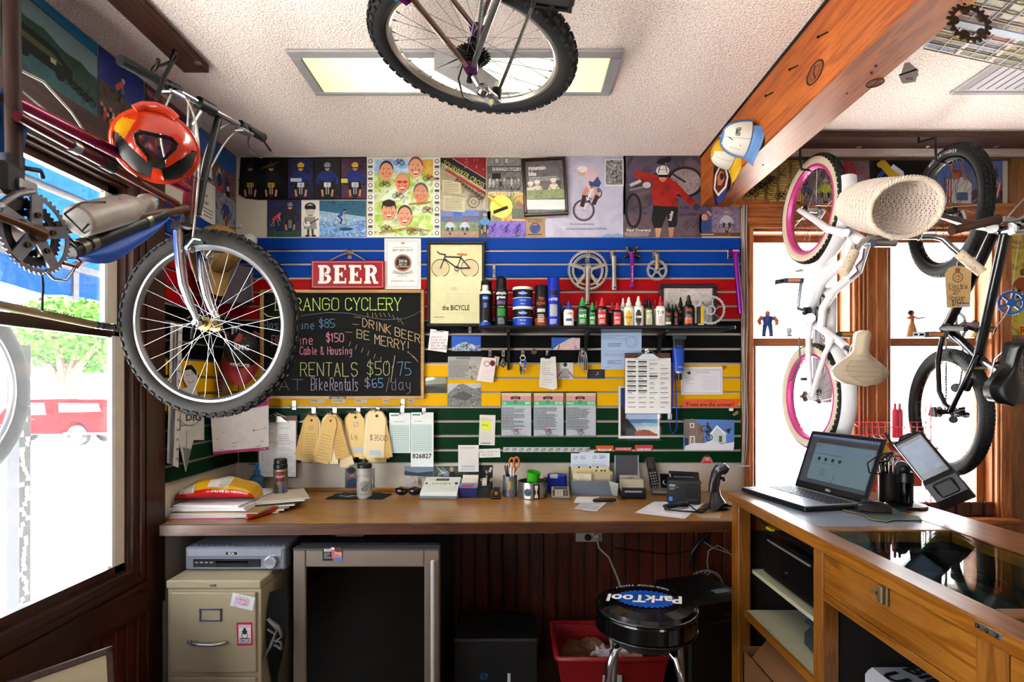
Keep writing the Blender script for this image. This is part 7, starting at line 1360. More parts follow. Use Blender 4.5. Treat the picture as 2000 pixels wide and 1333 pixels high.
p,T=bxo(945,973,0,0,0);t=th_('tape_dispenser','black desktop tape dispenser between card box and stapler','dispenser',p);m=MB(T);m.prism([(0,0),(.11,0),(.11,.055),(.085,.07),(.05,.06),(.025,.045),(0,.035)],-.03,.03,C('#1b1a1a',.4),fm_((0,0,0),(0,1,0),(0,0,1),(1,0,0)));m.bd_('body',t);m=MB(T);m.la_([(.014,-.012),(.03,-.012),(.03,.012),(.014,.012)],C('#b9b0a0',.4),20,fm_((0,.07,.06),(0,1,0),(0,0,1)));m.bd_('tape_roll',t)
p,T=bxo(969,976,0,0,0);t=th_('stapler','small black stapler standing end-on to the front','stapler',p);m=MB(T);m.box((-.024,0,0),(.024,.13,.01),GB_,.003);m.bd_('base',t);m=MB(T);m.prism([(.008,.012),(.13,.014),(.13,.04),(.05,.05),(.012,.042)],-.016,.016,C('#161516',.35),fm_((0,0,0),(0,1,0),(0,0,1),(1,0,0)));m.box((-.008,.006,.02),(.008,.012,.036),C('#b58f4a',.3,.8),.001);m.bd_('arm',t)
# pen cup and pens
p=at(996,969);t=th_('pen_cup','grey metal pencil cup with faded colourful print','cup',p);m=MB(Mx_.Translation(p));m.la_([(.036,0),(.0375,.002),(.0375,.104),(.0365,.106),(.0355,.104),(.035,.008),(0,.006)],C('#77747a',.4,.5,.2,20),28,cap=False);m.bd_('body',t);m=MB(face_T(p))
for k,cl in enumerate(('#5a6a9a','#8fa83a','#c98a4a','#a85a4a','#4a8a6a')):m.wp_(-.55+.2*k,-.3+.22*k,.02+.012*(k%3),.07+.006*k,.0378,C(cl,.5),I4,5)
m.wt_('RIDE',.02,INK('#3a4a7a'),I4,.038,0,.03,.01);m.bd_('print',t)
for k,(dx,dy,hh,lean,col,lab)in enumerate(((-.02,-.006,.13,-.1,'#d2cfcb','white pen leaning left in the grey cup'),(-.008,.012,.15,-.06,'#1a1a1c','black pen tipped with white in the grey cup'),(.002,-.012,.168,.04,'#1b1b1e','tall black capped pen at the front of the grey cup'),(-.012,-.014,.155,-.12,'#c9c6c2','silver and white pen second from the left in the grey cup'),(.016,-.008,.14,.08,'#8a8790','grey pen at the right of the grey cup'))):
 a=p+V((dx*.6,dy,.008));b=a+V((math.sin(lean)*hh,0,math.cos(lean)*hh));m=MB();m.tube([a,a.lerp(b,.55)],.0048,C(col,.35),10);m.tube([a.lerp(b,.55),a.lerp(b,.93),b],[.0052,.0052,.003],C('#1a1a1c' if k%2 else '#cfccc8',.35),10);m.tube([a.lerp(b,.97)+V((0,-.006,0)),a.lerp(b,.7)+V((0,-.007,0))],.001,CH_,4);on_(m,'pen',lab,'pen','pens in the grey cup')
q=p+V((.012,.012,.01));t=th_('scissors','orange handled scissors standing in the grey pencil cup','scissors',q);m=MB();m.tube([q,q+V((.006,0,.1))],.006,SE_,6,flat=.3);m.bd_('blade',t)
for s,l in((-1,.0),(1,.004)):m=MB();o_=q+V((.01+s*.012,-.002*s,.158+l));m.tube([o_+V((.014*math.cos(a),0,.028*math.sin(a)))for a in[2*PI*k/20 for k in range(20)]],.0045,C('#d0661a',.35),8,True);m.tube([o_+V((0,0,-.028)),q+V((.006,0,.1))],.005,C('#d0661a',.35),8);m.bd_('handle',t)
# silver tin with stickers
p=at(1040,971);t=th_('silver_tin','wide silver tin with a blue compass sticker and black poster sticker','tin',p);m=MB(Mx_.Translation(p));m.la_([(.07,0),(.075,.003),(.075,.078),(.0765,.08),(.0765,.084),(.0735,.083),(.073,.006),(0,.004)],C('#b9b4ae',.25,.9,.05),40,cap=False);m.bd_('body',t);m=MB(face_T(p))
m.grid(lambda u,v:((lambda a,z:(.0757*math.cos(a),.0757*math.sin(a),z))(-.33+.26*v*math.cos(2*PI*u),.036+.019*v*math.sin(2*PI*u))),24,3,C('#0c0c0e',.4));m.tube([(.0763*math.cos(-.33+.17*math.cos(a)),.0763*math.sin(-.33+.17*math.cos(a)),.036+.0125*math.sin(a))for a in[2*PI*k/20 for k in range(20)]],.001,C('#2f86c0',.4),4,True);m.tube([(.0763*math.cos(-.33+q_*.14),.0763*math.sin(-.33+q_*.14),.036+q_*.011)for q_ in(-1,0,1)],.0014,C('#2f86c0',.4),4);m.wp_(.05,.5,.004,.077,.0757,C('#121113',.4),I4,6)
for z_,w_,h_ in((.06,.12,.012),(.048,.07,.008),(.04,.03,.01),(.026,.06,.008),(.014,.13,.01)):m.wp_(.27-w_,.27+w_*.8,z_-h_/2,z_+h_,.0762,C('#cfc8c0',.5),I4,4)
m.bd_('sticker',t)
m=MB(Mx_.Translation(p+V((-.01,.005,.02)))@Mx_.Rotation(.16,4,'Y')@Mx_.Rotation(.2,4,'X'));m.la_([(.026,.03),(.036,.115),(.0345,.115),(.025,.032),(0,.034)],C('#3fa81c',.45),24,cap=False);on_(m,'green_cup','bright green silicone cup sitting in the silver tin','cup')
for k,(dx,dy,r,hh,lab)in enumerate(((-.03,-.03,.4,.07,'black dongle leaning on the left rim of the silver tin'),(.02,.02,-.3,.075,'black plastic lump near the back of the silver tin'),(.052,.0,.2,.08,'black round knob at the right rim of the silver tin'))):m=MB(Mx_.Translation(p+V((dx,dy,.01)))@Mx_.Rotation(r,4,'Y'));(m.sph((0,0,hh),.014,C('#18181a',.4),12).cyl((0,0,0),(0,0,hh),.008,C('#18181a',.4))if k==2 else m.box((-.016,-.008,.01),(.016,.008,hh+.01),C('#141416',.4),.004));on_(m,'small_part',lab,'part')
# calculator and blue tape measure box, green pad
p,T=bxo(1095,975,0,0,0,-.05);t=th_('calculator','small grey calculator propped toward the front','calculator',p);T2=T@Mx_.Rotation(.5,4,'X');m=MB(T2);m.box((-.046,0,0),(.046,.082,.014),C('#8f897c',.45),.003);m.bd_('body',t);m=MB(T2);m.box((-.036,.058,.014),(.036,.074,.016),C('#4a4c44',.2),.001);m.bd_('screen',t);m=MB(T2)
for r_ in range(4):
 for k in range(6):m.box((-.04+k*.0135,.006+r_*.012,.014),(-.03+k*.0135,.014+r_*.012,.017),C('#7a2a28' if(r_,k)in((0,0),(1,0))else '#2a2826' if k>3 or k==0 else '#bdb6a6',.5),.001)
m.bd_('key',t)
p,T=bxo(1087,968,0,0,0,-.04);t=th_('blue_case','blue plastic case with a clear clasp behind the calculator','case',p);m=MB(T);m.box((-.048,.03,0),(.055,.075,.105),C('#12278c',.3),.01);m.bd_('body',t);m=MB(T);m.box((-.034,.024,.082),(.008,.032,.106),C('#b9c4d8',.2),.004);m.bd_('clasp',t)
p,T=bxo(1094,966,0,0,0,0);m=MB(T@Mx_.Rotation(-.12,4,'X'));m.box((-.03,.06,.0),(.055,.066,.14),C('#a9a58a',.7),.002);[m.box((-.024,.0594,.12-.008*k),(.049,.06,.121-.008*k),C('#8a876c',.7))for k in range(4)];on_(m,'steno_pad','pale green notepad leaning on the wall behind the blue case','pad')
# grey file box with receipts
p,T=bxo(1156,969,0,0,0,-.015);t=th_('file_box','grey metal file box holding receipts and tab dividers','box',p);GB=C('#6f7680',.45,.2,.06);w,d,h=.215,.12,.078;m=MB(T)
m.box((-w/2,0,0),(w/2,d,.003),GB);m.box((-w/2,0,0),(w/2,.004,h),GB,.0015);m.box((-w/2,d-.003,0),(w/2,d,h+.03),GB);m.prism([(0,0),(d,0),(d,h+.06),(.0,h)],-w/2,-w/2+.003,GB,fm_((0,0,0),(0,1,0),(0,0,1),(1,0,0)));m.prism([(0,0),(d,0),(d,h+.06),(0,h)],w/2-.003,w/2,GB,fm_((0,0,0),(0,1,0),(0,0,1),(1,0,0)));m.bd_('body',t)
fl=[(-.048,.1,.205,.105,0,'rec'),(.052,.1,.207,.105,.02,'rec'),(-.01,.108,.215,.08,-.02,'rec0'),(.03,.112,.218,.09,.03,'rec0'),(.0,.075,.135,.2,0,'div'),(.02,.05,.115,.19,0,'tan'),(-.05,.035,.105,.1,.02,'card'),(.06,.055,.12,.09,-.02,'div')]
gr_={'rec':('receipt_slip','white pale blue work receipt standing tall in the grey file box','receipt'),'rec0':('receipt_slip','plain white receipt top peeking behind the others in the grey file box','receipt'),'div':('tab_divider','cream tab divider standing in the grey file box','divider'),'tan':('tab_divider','tan card divider in front of the cream ones in the grey file box','divider'),'card':('tab_divider','cream slip with red writing at the front left of the grey file box','slip')}
for x,y,hh,ww,r,kd in fl:
 TT=T@Mx_.Translation((x,y,.004))@Mx_.Rotation(r,4,'Y');cdd=Card(lambda a,b,TT=TT:TT@V((a,0,b)),T.to_3x3()@V((0,-1,0)));cdd.base([(-ww/2,0),(ww/2,0),(ww/2,hh),(-ww/2,hh)],C({'rec':'#c6ccda','rec0':'#d2d2d4','div':'#cbbd90','tan':'#b5a582','card':'#cfc6ae'}[kd],.7,0,.05),.001)
 if kd=='rec':cdd.circ(-ww*.26,hh-.024,.009,.0015,'#3a3a44',16);cdd.line([(-ww*.26-.01,hh-.03),(-ww*.26+.01,hh-.018)],.0015,'#3a3a44');cdd.sb_(-ww*.02,hh-.034,ww*.28,hh-.012,5,'#4a4a55',.0014,3);cdd.sb_(-ww*.42,hh-.05,ww*.4,hh-.044,1,'#5a78b0',.001);cdd.sb_(-ww*.4,hh-.07,ww*.4,hh-.056,3,'#6a84b8',.001)
 if kd=='div':[cdd.rect(q_-.005,hh-.006,q_+.005,hh+.003,'#3a3020')for q_ in(-ww*.3,0,ww*.2)]
 if kd=='card':hn_(cdd,'pays',-ww*.1,hh-.03,-.008,.012,INK('#b04a3a'),.0012);cdd.sb_(-ww*.2,hh-.016,ww*.4,hh-.008,2,'#6a6048',.001)
 cdd.done(*gr_[kd],'papers in the grey file box')
c=quad(at(1189,940,DZ+.1),at(1208,945,DZ+.09),at(1206,970,DZ),at(1196,968,DZ),1,1);c.rb_(0,0,1,1,C('#c9c9c9',.7),.001);c.done('bent_sheet','white sheet bent against the right end of the grey file box','paper')
# card file with black front
p,T=bxo(1238,976,0,0,0,-.06);t=th_('card_file','black open card file packed with worn index cards','card file',p);m=MB(T);KB=C('#141315',.35);m.box((-.058,0,0),(.06,.02,.056),KB,.003);m.box((-.058,0,0),(.06,.21,.012),KB,.002);m.box((-.058,.0,0),(-.052,.2,.03),KB);m.box((.055,0,0),(.06,.2,.03),KB);m.bd_('tray',t);m=MB(T);m.box((-.046,-.001,.034),(.04,.0,.044),C('#8f8c96',.4));m.bd_('label_slot',t)
m=MB(T)
for k in range(34):h=.075+R.uniform(-.006,.01);m.box((-.052+R.uniform(0,.004),.024+.005*k,.012),(.048+R.uniform(0,.006),.0268+.005*k,.012+h),C(('#b5aa94','#c4bba8','#a89c86','#cfc6b4','#3a76b0' if k in(20,24)else '#beb49e')[k%5],.8,0,.08),0)
o=m.bd_('card_stack',t);o['kind']='stuff'
for k in range(4):m=MB(T@Mx_.Translation((-.03+.02*k,.08+.025*k,.09))@Mx_.Rotation(.3*k,4,'Z'));m.box((-.035,-.008,0),(.03,.008,.0015),C(('#3a76b0','#d8a43a','#c9c4b4','#2f6ab0')[k],.5));m.bd_('loose_card',t)
p=W(1229,940,D-.03);m=MB();m.box((bx(1201,2.86),2.855,DZ),(bx(1246,2.86),2.862,DZ+.2),C('#55535a',.15,0,.05));m.box((bx(1200,2.86),2.85,DZ),(bx(1247,2.86),2.856,DZ+.012),C('#2a2a2e',.3));[m.box((x-.002,2.853,DZ),(x+.002,2.864,DZ+.2),C('#b5b3ba',.15))for x in(bx(1201,2.86),bx(1246,2.86))];on_(m,'sign_holder','empty dark acrylic sign holder behind the card file','holder')
# flat slips, multitool, loose papers
for q_,lab,z_,f_ in(([(1127,971),(1170,971),(1160,983),(1120,983)],'blank white slip on the desk before the grey file box',.0008,0),([(1136,982),(1186,982),(1165,1000),(1120,996)],'printed pale receipt lying nearest the desk front',.0018,1)):
 c=quad(*[at(a,b,DZ+z_)for a,b in q_],1,1);c.n=V((0,0,1));c.rb_(0,0,1,1,C('#c8c8ca' if f_ else '#d9d8d6',.7),.0006);(c.sb_(.08,.1,.92,.85,6,'#6a6e7a',.03,4),c.rect(.0,.92,.4,1,'#b59a3a'))if f_ else None;c.done('paper_slip',lab,'slip')
m=MB();a,b=at(1158,978,DZ+.012),at(1203,977,DZ+.012);m.tube([a,a.lerp(b,.1),a.lerp(b,.9),b],[.006,.009,.009,.006],BK_,8);[m.tube([a.lerp(b,f_)-V((.004,0,0)),a.lerp(b,f_)+V((.004,0,0))],.0105,C('#232326',.4),8)for f_ in(.15,.35,.55,.8)];on_(m,'folding_tool','black folding multitool lying before the grey file box','tool')
for k,(q_,col)in enumerate((([(1278,980),(1375,984),(1338,1014),(1240,1002)],'#d4d3da'),([(1282,981),(1358,990),(1330,1010),(1258,998)],'#dddce2'))):
 c=quad(*[at(a,b,DZ+.001+.0014*k)for a,b in q_],1,1);c.n=V((0,0,1));c.rb_(0,0,1,1,C(col,.7),.0008);c.done('loose_paper',('larger lower' if k==0 else 'smaller upper')+' white sheet under the curly cord before the printer','paper')
c=quad(at(1352,1004,DZ+.0006),at(1410,1004,DZ+.0006),at(1404,1014,DZ+.0006),at(1372,1012,DZ+.0006),1,1);c.n=V((0,0,1));c.rb_(0,0,1,1,C('#b5a08c',.4),.0004);c.sb_(0,0,1,1,3,'#8a7868',.08,4);c.done('clear_tape','strip of clear tape near the desk front at the right','tape')
# phone
p=at(1288,968);t=th_('cordless_phone','black and silver cordless phone standing in its answering base','phone',p);T=Mx_.Translation(p)@Mx_.Rotation(-.12,4,'Z');SV=C('#8d8a86',.35,.5);m=MB(T@Mx_.Rotation(.35,4,'X'));m.box((-.042,0,0),(.076,.11,.02),SV,.008);m.bd_('base',t);T2=T@fm_((.042,.01,.03),(1,0,-.05),(0,.5,.86));m=MB(T2);m.box((-.04,0,-.02),(.034,.09,0),SV,.004);m.box((-.034,.006,0),(.029,.084,.004),GB_,.003);m.bd_('answer_panel',t);m=MB(T2);m.torus(.017,.003,CH_,24,8,Mx_.Translation((0,.036,.004))@Mx_.Diagonal((1.1,.8,1,1)));m.bd_('dial_ring',t)
T3=T@fm_((-.012,.036,.02),(1,.05,.16),(-.16,.32,.95));m=MB(T3);m.box((-.026,0,-.018),(.026,.185,.004),SV,.008);m.box((-.023,.005,.003),(.021,.18,.009),GB_,.004);m.bd_('handset',t);m=MB(T3);m.box((-.017,.115,.009),(.015,.145,.01),C('#2c2e34',.15),.001);m.bd_('screen',t);m=MB(T3)
for r_ in range(6):
 for k in range(3):m.box((-.018+k*.013,.012+r_*.015,.009),(-.01+k*.013,.02+r_*.015,.0105),C('#77777a',.5),.001)
m.bd_('keypad',t);m=MB(T3);m.sph((-.002,.108,.01),.003,C('#d02a1c',.3),8);m.bd_('message_light',t)
# receipt printer
p=at(1338,984);t=th_('receipt_printer','dark grey receipt printer with paper slot and lighter right side','printer',p);T=Mx_.Translation(at(1368,988))@Mx_.Rotation(-.3,4,'Z');DG=C('#23262b',.4,0,.05);wP,dP=.155,.2
m=MB(T);m.box((-wP,0,.004),(0,dP,.098),DG,.004);m.box((-.002,.006,.006),(.002,dP-.006,.096),C('#6f6c74',.5),.002);m.bd_('body',t);m=MB(T);m.prism([(0,.098),(.012,.112),(.08,.135),(dP*.8,.135),(dP,.1)],-wP+.006,-.004,C('#191b1f',.4),fm_((0,0,0),(0,1,0),(0,0,1),(1,0,0)));m.box((-wP+.03,.045,.118),(-.03,.05,.128),C('#5a5c62',.3));m.bd_('lid',t)
m=MB(T);m.box((-.064,-.002,.024),(-.014,.004,.08),C('#08080a',.5),.004);m.box((-.06,-.012,.022),(-.016,.006,.03),C('#4a4238',.6));m.bd_('paper_slot',t);m=MB(T);m.tx_('star',.02,INK('#c9ccd2'),fm_((-wP+.012,-.0005,.085),(1,0,0),(0,0,1)),.01,'l');m.box((-wP+.045,-.001,.08),(-wP+.054,0,.084),C('#3fa86a',.4));[m.box((-wP+.012,-.001,.076-.006*k),(-wP+.04-.006*k,0,.078-.006*k),C('#9a9ca2',.5))for k in range(2)];m.box((-wP+.01,-.001,.014),(-wP+.026,0,.034),C('#2f86d0',.4));m.bd_('lettering',t);m=MB(T);m.box((-.026,.02,.1),(.006,.08,.108),C('#3a3c42',.3),.003);m.bd_('lever',t)
m=MB(T);m.tube([(-wP+.02,.05,.11),(-wP+.012,.045,.14)],.003,C('#a9a6ac',.3),6);m.bd_('paper_tail',t)
# barcode scanner on stand
p=at(1404,996);t=th_('barcode_scanner','grey barcode scanner resting upright in its curved stand','scanner',p);SCN=C('#4a474c',.3,.3,.05);Tm=Mx_.Translation(p)@Mx_.Rotation(.35,4,'Z');m=MB(Tm);m.grid(lambda u,v:(-.05+.11*u,-.03+.1*v,.004+.03*math.sin(PI*u*.9)**2*(1-.4*v)),14,8,SCN);m.grid(lambda u,v:(.06-.11*u,-.03+.1*v,.0005+.0*u),4,4,SCN);m.tube([(.02,.02,.02),(.004,.02,.06),(.0,.02,.1),(.012,.02,.14),(.02,.022,.16)],[.03,.02,.016,.015,.017],SCN,12);m.bd_('stand',t)
m=MB(Tm);m.tube([(-.035,.01,.08),(-.028,.01,.12),(-.012,.008,.165),(.004,.004,.185),(.022,0,.19),(.038,-.004,.18)],[.013,.017,.021,.026,.027,.022],C('#2c2a2e',.35,.1),14);m.bd_('body',t);m=MB(Tm);m.tube([(-.014,.0,.178),(.004,-.002,.196),(.024,-.004,.202),(.042,-.008,.186)],[.014,.018,.017,.008],C('#8a888c',.25,.6),12);m.bd_('head_cover',t);m=MB(Tm);m.tube([(.0,.004,.15),(.02,.0,.145)],.008,BK_,8);m.sph((.028,0,.14),.011,BK_,10);m.bd_('trigger',t)
m=MB();e=Tm@V((-.036,.01,.08));cc=[e,e+V((-.006,-.01,-.03)),e+V((-.03,-.05,-.06)),at(1372,1001,DZ+.006),at(1330,999,DZ+.012),at(1304,996,DZ+.014),at(1300,992,DZ+.02)];P_=[cc[0]];m.tube(cc,.004,BK_,8)
a,b=at(1297,992,DZ+.02),at(1344,985,DZ+.02);n_=17;m.tube([a.lerp(b,k/(n_*10))+V((0,.011*math.cos(2*PI*k/10),.011*math.sin(2*PI*k/10)+.004*math.sin(PI*k/(n_*10))))for k in range(n_*10+1)],.0035,BK_,6);m.tube([b,at(1360,998,DZ+.01),at(1400,990,DZ+.006),at(1440,988,DZ+.006)],.004,BK_,8);on_(m,'curly_cord','black coiled scanner cord lying on the white papers','cord')
# ---------------------------------------------------------------- under the desk
t=th_('filing_cabinet','beige two drawer filing cabinet under the left of the desk','cabinet',(-1.17,2.35,0));BG=C('#a09378',.45,0,.05,6);CY0=2.056;xa,xb,zt=-1.355,-.992,.74;m=MB();m.box((xa,CY0+.008,0),(xb,2.68,zt-.034),BG,.002);m.box((xa-.002,CY0,zt-.032),(xb+.002,2.682,zt),BG,.004);m.bd_('body',t)
for z0,z1 in((.385,.695),(.05,.365)):
 m=MB();m.box((xa+.016,CY0-.004,z0),(xb-.016,CY0+.01,z1),BG,.003);d_=m.bd_('drawer',t);m=MB();hz=z0+.12;m.tube([(xa+.115,CY0-.004,hz),(xa+.12,CY0-.03,hz+.004),(xa+.15,CY0-.036,hz+.003),(xa+.2,CY0-.036,hz+.003),(xa+.23,CY0-.03,hz+.004),(xa+.235,CY0-.004,hz)],.007,C('#a9a39a',.3,.8),8);m.bd_('handle',d_)
 m=MB();w0,w1,q0,q1=xa+.132,xa+.218,z0+.2,z0+.25
 for lo,hi in(((w0,q0),(w1,q0+.007)),((w0,q1-.007),(w1,q1)),((w0,q0),(w0+.007,q1)),((w1-.007,q0),(w1,q1))):m.box((lo[0],CY0-.009,lo[1]),(hi[0],CY0-.004,hi[1]),C('#8d8d98',.3,.8),.001)
 m.box((w0,CY0-.006,q0),(w1,CY0-.004,q1),BG);m.bd_('label_holder',d_);m=MB();m.box((xa+.085,CY0-.014,hz-.008),(xa+.102,CY0-.004,hz+.008),C('#8d8678',.4,.4),.002);m.bd_('latch',d_)
m=MB();m.box((xa+.17,CY0-.004,zt-.022),(xa+.19,CY0,zt-.014),C('#77736a',.4,.5));m.bd_('maker_plate',t)
for(px,py,w,h,rot,col,lab,txt)in((474,1176,45,26,.22,'#c9c6ca','tilted white shop sticker on the beige cabinet',1),(478,1239,31,45,-.03,'#a8285a','pink bicycle circus sticker low on the beige cabinet',0)):
 c=Card(BWfn(CY0-.0045),(0,-1,0));c.rb_(px-w/2,py-h/2,px+w/2,py+h/2,C(col,.45),.0005,rot)
 if txt:c.tx_('DURANGO',px-.5,py-1,6.4,'#a83038','c',rot,.02,maxw=28);c.tx_('CYCLERY',px-2,py+6.5,6.4,'#a83038','c',rot,.02,maxw=28);c.tx_('YOU CAN HELP',px+2,py-8,2.4,'#6a5a60','c',rot,maxw=22);c.sb_(px-18,py+6,px-8,py+10,2,'#a83038',.6,3)
 else:c.rect(px-12,py-18,px+12,py+18,'#cfc4c0');c.tx_('BIG TOP',px,py-13,4,'#8a1c4a','c',maxw=20);c.ell(px,py-4,5,5,'#2a2024');c.circ(px,py+3,6,1.2,'#3a2a30',16);c.ell(px,py-10,2.4,2.6,'#3a2a2e');c.rect(px-10,py+8,px+10,py+10,'#3a2a30');c.tx_('CIRCUS',px,py+16.5,5.4,'#2a1c22','c',maxw=21,bold=.03)
 c.done('sticker',lab,'sticker')
t=th_('stereo','silver bookshelf stereo receiver on the beige filing cabinet','stereo',(-1.15,2.3,zt));SVR=C('#8f929a',.3,.6,.04);m=MB();y0=2.165;x0,x1=W(361,1100,y0).x,W(557,1100,y0).x;zb=zt+.003;m.box((x0,y0,zb),(x1,y0+.3,zb+.094),SVR,.006);m.bd_('body',t)
m=MB();m.box((x0+.012,y0-.004,zb+.055),(x1-.012,y0+.002,zb+.088),C('#a3a6ae',.3,.6),.003);m.box((x0+.17,y0-.005,zb+.064),(x0+.215,y0-.003,zb+.075),C('#0a0a0c',.3));m.tx_('RCA',.012,INK('#e0e0e4'),fm_((x0+.1925,y0-.0055,zb+.0655),(1,0,0),(0,0,1)),.03);m.bd_('disc_tray',t);m=MB();m.box((x0+.035,y0-.004,zb+.012),(x1-.1,y0+.002,zb+.046),C('#1c1c22',.3),.002);m.box((x0+.13,y0-.005,zb+.017),(x0+.26,y0-.003,zb+.039),C('#050507',.1));[m.box((x0+.045+.02*k,y0-.0055,zb+.03),(x0+.056+.02*k,y0-.004,zb+.035),C('#8a8a92',.4))for k in range(4)];m.bd_('display',t)
m=MB();TT=fm_((x1-.055,y0-.002,zb+.034),(1,0,0),(0,0,1));m.la_([(.026,0),(.027,.003),(.025,.016),(.022,.018),(0,.018)],C('#b5b7bf',.25,.7),28,TT);m.bd_('volume_knob',t)
m=MB();[m.box((x0+.03+.022*k+(.1 if k>7 else 0),y0+.01,zb+.094),(x0+.044+.022*k+(.1 if k>7 else 0),y0+.03,zb+.098),C('#5a5c64',.4),.002)for k in range(13)];m.bd_('top_button',t)
t=th_('beer_fridge','stainless framed glass door drinks fridge under the desk','fridge',(-.61,2.4,0));x0,x1,y0,zf=-.913,-.314,2.17,.835;m=MB();m.box((x0+.004,y0+.06,0),(x1-.004,2.76,zf),C('#0b0b0c',.4),.004);m.bd_('cabinet',t);FS=C('#8f8074',.4,.6,.06,8);m=MB()
for lo,hi in(((x0,.02),(x0+.052,zf-.012)),((x1-.062,.02),(x1,zf-.012)),((x0+.052,zf-.082),(x1-.062,zf-.012)),((x0+.052,.02),(x1-.062,.09))):m.box((lo[0],y0,lo[1]),(hi[0],y0+.04,hi[1]),FS,.004)
m.box((x0,y0,zf-.012),(x1,y0+.05,zf-.006),C('#5a5a58',.4,.6));dr=m.bd_('door',t);m=MB();m.box((x0+.05,y0+.012,.088),(x1-.06,y0+.018,zf-.08),GL_(0,'#3a3a3e',.04));m.bd_('door_glass',dr);m=MB();m.tube([(x1-.022,y0-.03,.08),(x1-.022,y0-.03,zf-.045)],.009,C('#d8d4ce',.35,.5),12);[m.cyl((x1-.022,y0-.03,z_),(x1-.022,y0+.004,z_),.005,SE_)for z_ in(.14,zf-.09)];m.bd_('handle',dr)
for z_ in(.32,.56):m=MB();m.box((x0+.06,y0+.05,z_),(x1-.07,y0+.056,z_+.006),C('#55555a',.3,.7));m.box((x0+.06,y0+.056,z_),(x1-.07,2.7,z_+.003),C('#26262a',.2));m.bd_('shelf',t)
m=MB();m.box((x0+.12,y0+.16,zf-.001),(x0+.24,y0+.22,zf+.001),C('#8f8b92',.4));m.bd_('top_plate',t)
c=Card(BWfn(y0-.001),(0,-1,0));c.rb_(630,1069,669,1096,C('#121214',.4),.0006);c.tx_('BEER!',633,1078,5.4,'#d8d4d0',bold=.02,maxw=16);c.sb_(633,1080,646,1092,5,'#a9a5a4',.8,3);c.ell(660,1083,8,9,'#c98a74');c.poly([(650,1096),(654,1088),(669,1088),(669,1096)],'#55709a');c.ell(661,1075,8,4,'#5a2a1c');c.rect(648,1072,654,1092,'#b0606a');c.rect(655,1084,662,1086,'#8a2a24');c.ell(650,1072,4,2.5,'#d2c4bc');c.done('fridge_magnet','small black BEER magnet with a smiling face on the fridge','magnet')
BP=C('#0c0c0f',.45,0,.1);m=MB();
def glove(u,v):return V((-.965+.05*math.sin(u*PI)+.04*v-.02+.012*math.sin(v*9),2.1+.02*math.sin(u*6),.66-.26*v-.02*u))
t=th_('dark_jacket','black fabric with grey straps hanging between cabinet and fridge','jacket',(-.95,2.12,.3));m.grid(lambda u,v:V((-.985+.06*u*math.sin(PI*min(1,.25+v)),2.12+.05*u-.03*math.sin(v*5),.67-.5*v)),8,14,C('#0a0a0c',.9));m.bd_('body',t);m=MB();GY_=C('#77756f',.8,0,.2,40);q=V((-.955,2.085,.52))
for pts in(((-.02,0,.06),(.02,-.004,.02),(-.005,0,-.03),(-.03,0,-.09)),((-.01,0,.05),(.02,0,.03),(.035,0,-.01),(.01,0,-.03)),((0,0,-.02),(.03,0,-.03),(.035,0,-.06),(.005,0,-.04)),((-.02,0,.02),(.01,0,.0),(.0,-.01,-.04),(-.02,0,-.07))):m.tube([q+V(x)for x in pts],.011,GY_,6,flat=.3)
m.bd_('strap',t)
m=MB();m.box((-.28,2.35,0),(.1,2.62,.37),BP,.008);c=Card(BWfn(2.349),(0,-1,0),m);c.k=0;c.circ(945,1322,6,1.4,'#2f6aa0',16);c.line([(936,1328),(954,1316)],1.2,'#2f6aa0');c.rect(991,1316,997,1345,'#b5b3b0');c.line([(918,1272),(975,1272)],.8,'#3a3a44');c.line([(918,1279),(975,1279)],.8,'#3a3a44');on_(m,'black_safe','black cabinet in the dark right of the fridge','cabinet')
# stool
sx,sy,sz=.48,1.96,.70;t=th_('bar_stool','black padded round stool printed with a blue sprocket logo','stool',(sx,sy,0));T=Mx_.Translation((sx,sy,0));VIN=C('#0a0a0d',.18,0,.05,coat=.4);m=MB(T);m.la_([(0,sz-.1),(.16,sz-.1),(.176,sz-.092),(.182,sz-.08),(.182,sz-.03),(.178,sz-.015),(.165,sz-.004),(.12,sz+.004),(0,sz+.008)],VIN,56);m.torus(.18,.006,VIN,56,8,Mx_.Translation((0,0,sz-.018)));m.torus(.181,.004,VIN,56,8,Mx_.Translation((0,0,sz-.088)));m.bd_('seat',t)
m=MB(Mx_.Translation((sx,sy,sz+.0085))@Mx_.Rotation(PI-.1,4,'Z'));o=[(math.cos(a)*(.112 if k%2 else.1),math.sin(a)*(.084 if k%2 else.072))for k,a in enumerate([2*PI*k/64 for k in range(64)])];m.prism(o,0,.0008,C('#1c58b0',.3));m.add([(x*1.55-.0,y*1.2,.0016)for x,y in()],[],VIN);vv,ff,w_=glyph('ParkTool',.03);s_=.27/w_
for d_,mt_,z_ in((.0,INK('#16161a'),.0012),(0,INK('#e0dedc'),.0018)):k_=1.0;m.add([((a-w_/2)*s_+b*s_*.25+(.003 if z_<.0015 else 0),(b-.3)*s_*1.25-(.003 if z_<.0015 else 0),z_)for a,b in vv],ff,mt_)
vv,ff,w_=glyph('BIKE SHOP TOOLS',.01);s_=.2/w_;m.add([(.15*math.sin(((a-w_/2)*s_*1.1)/.15),-.15*math.cos(((a-w_/2)*s_*1.1)/.15)+b*s_,-.003)for a,b in vv],ff,INK('#b9b6b4'));m.bd_('logo',t)
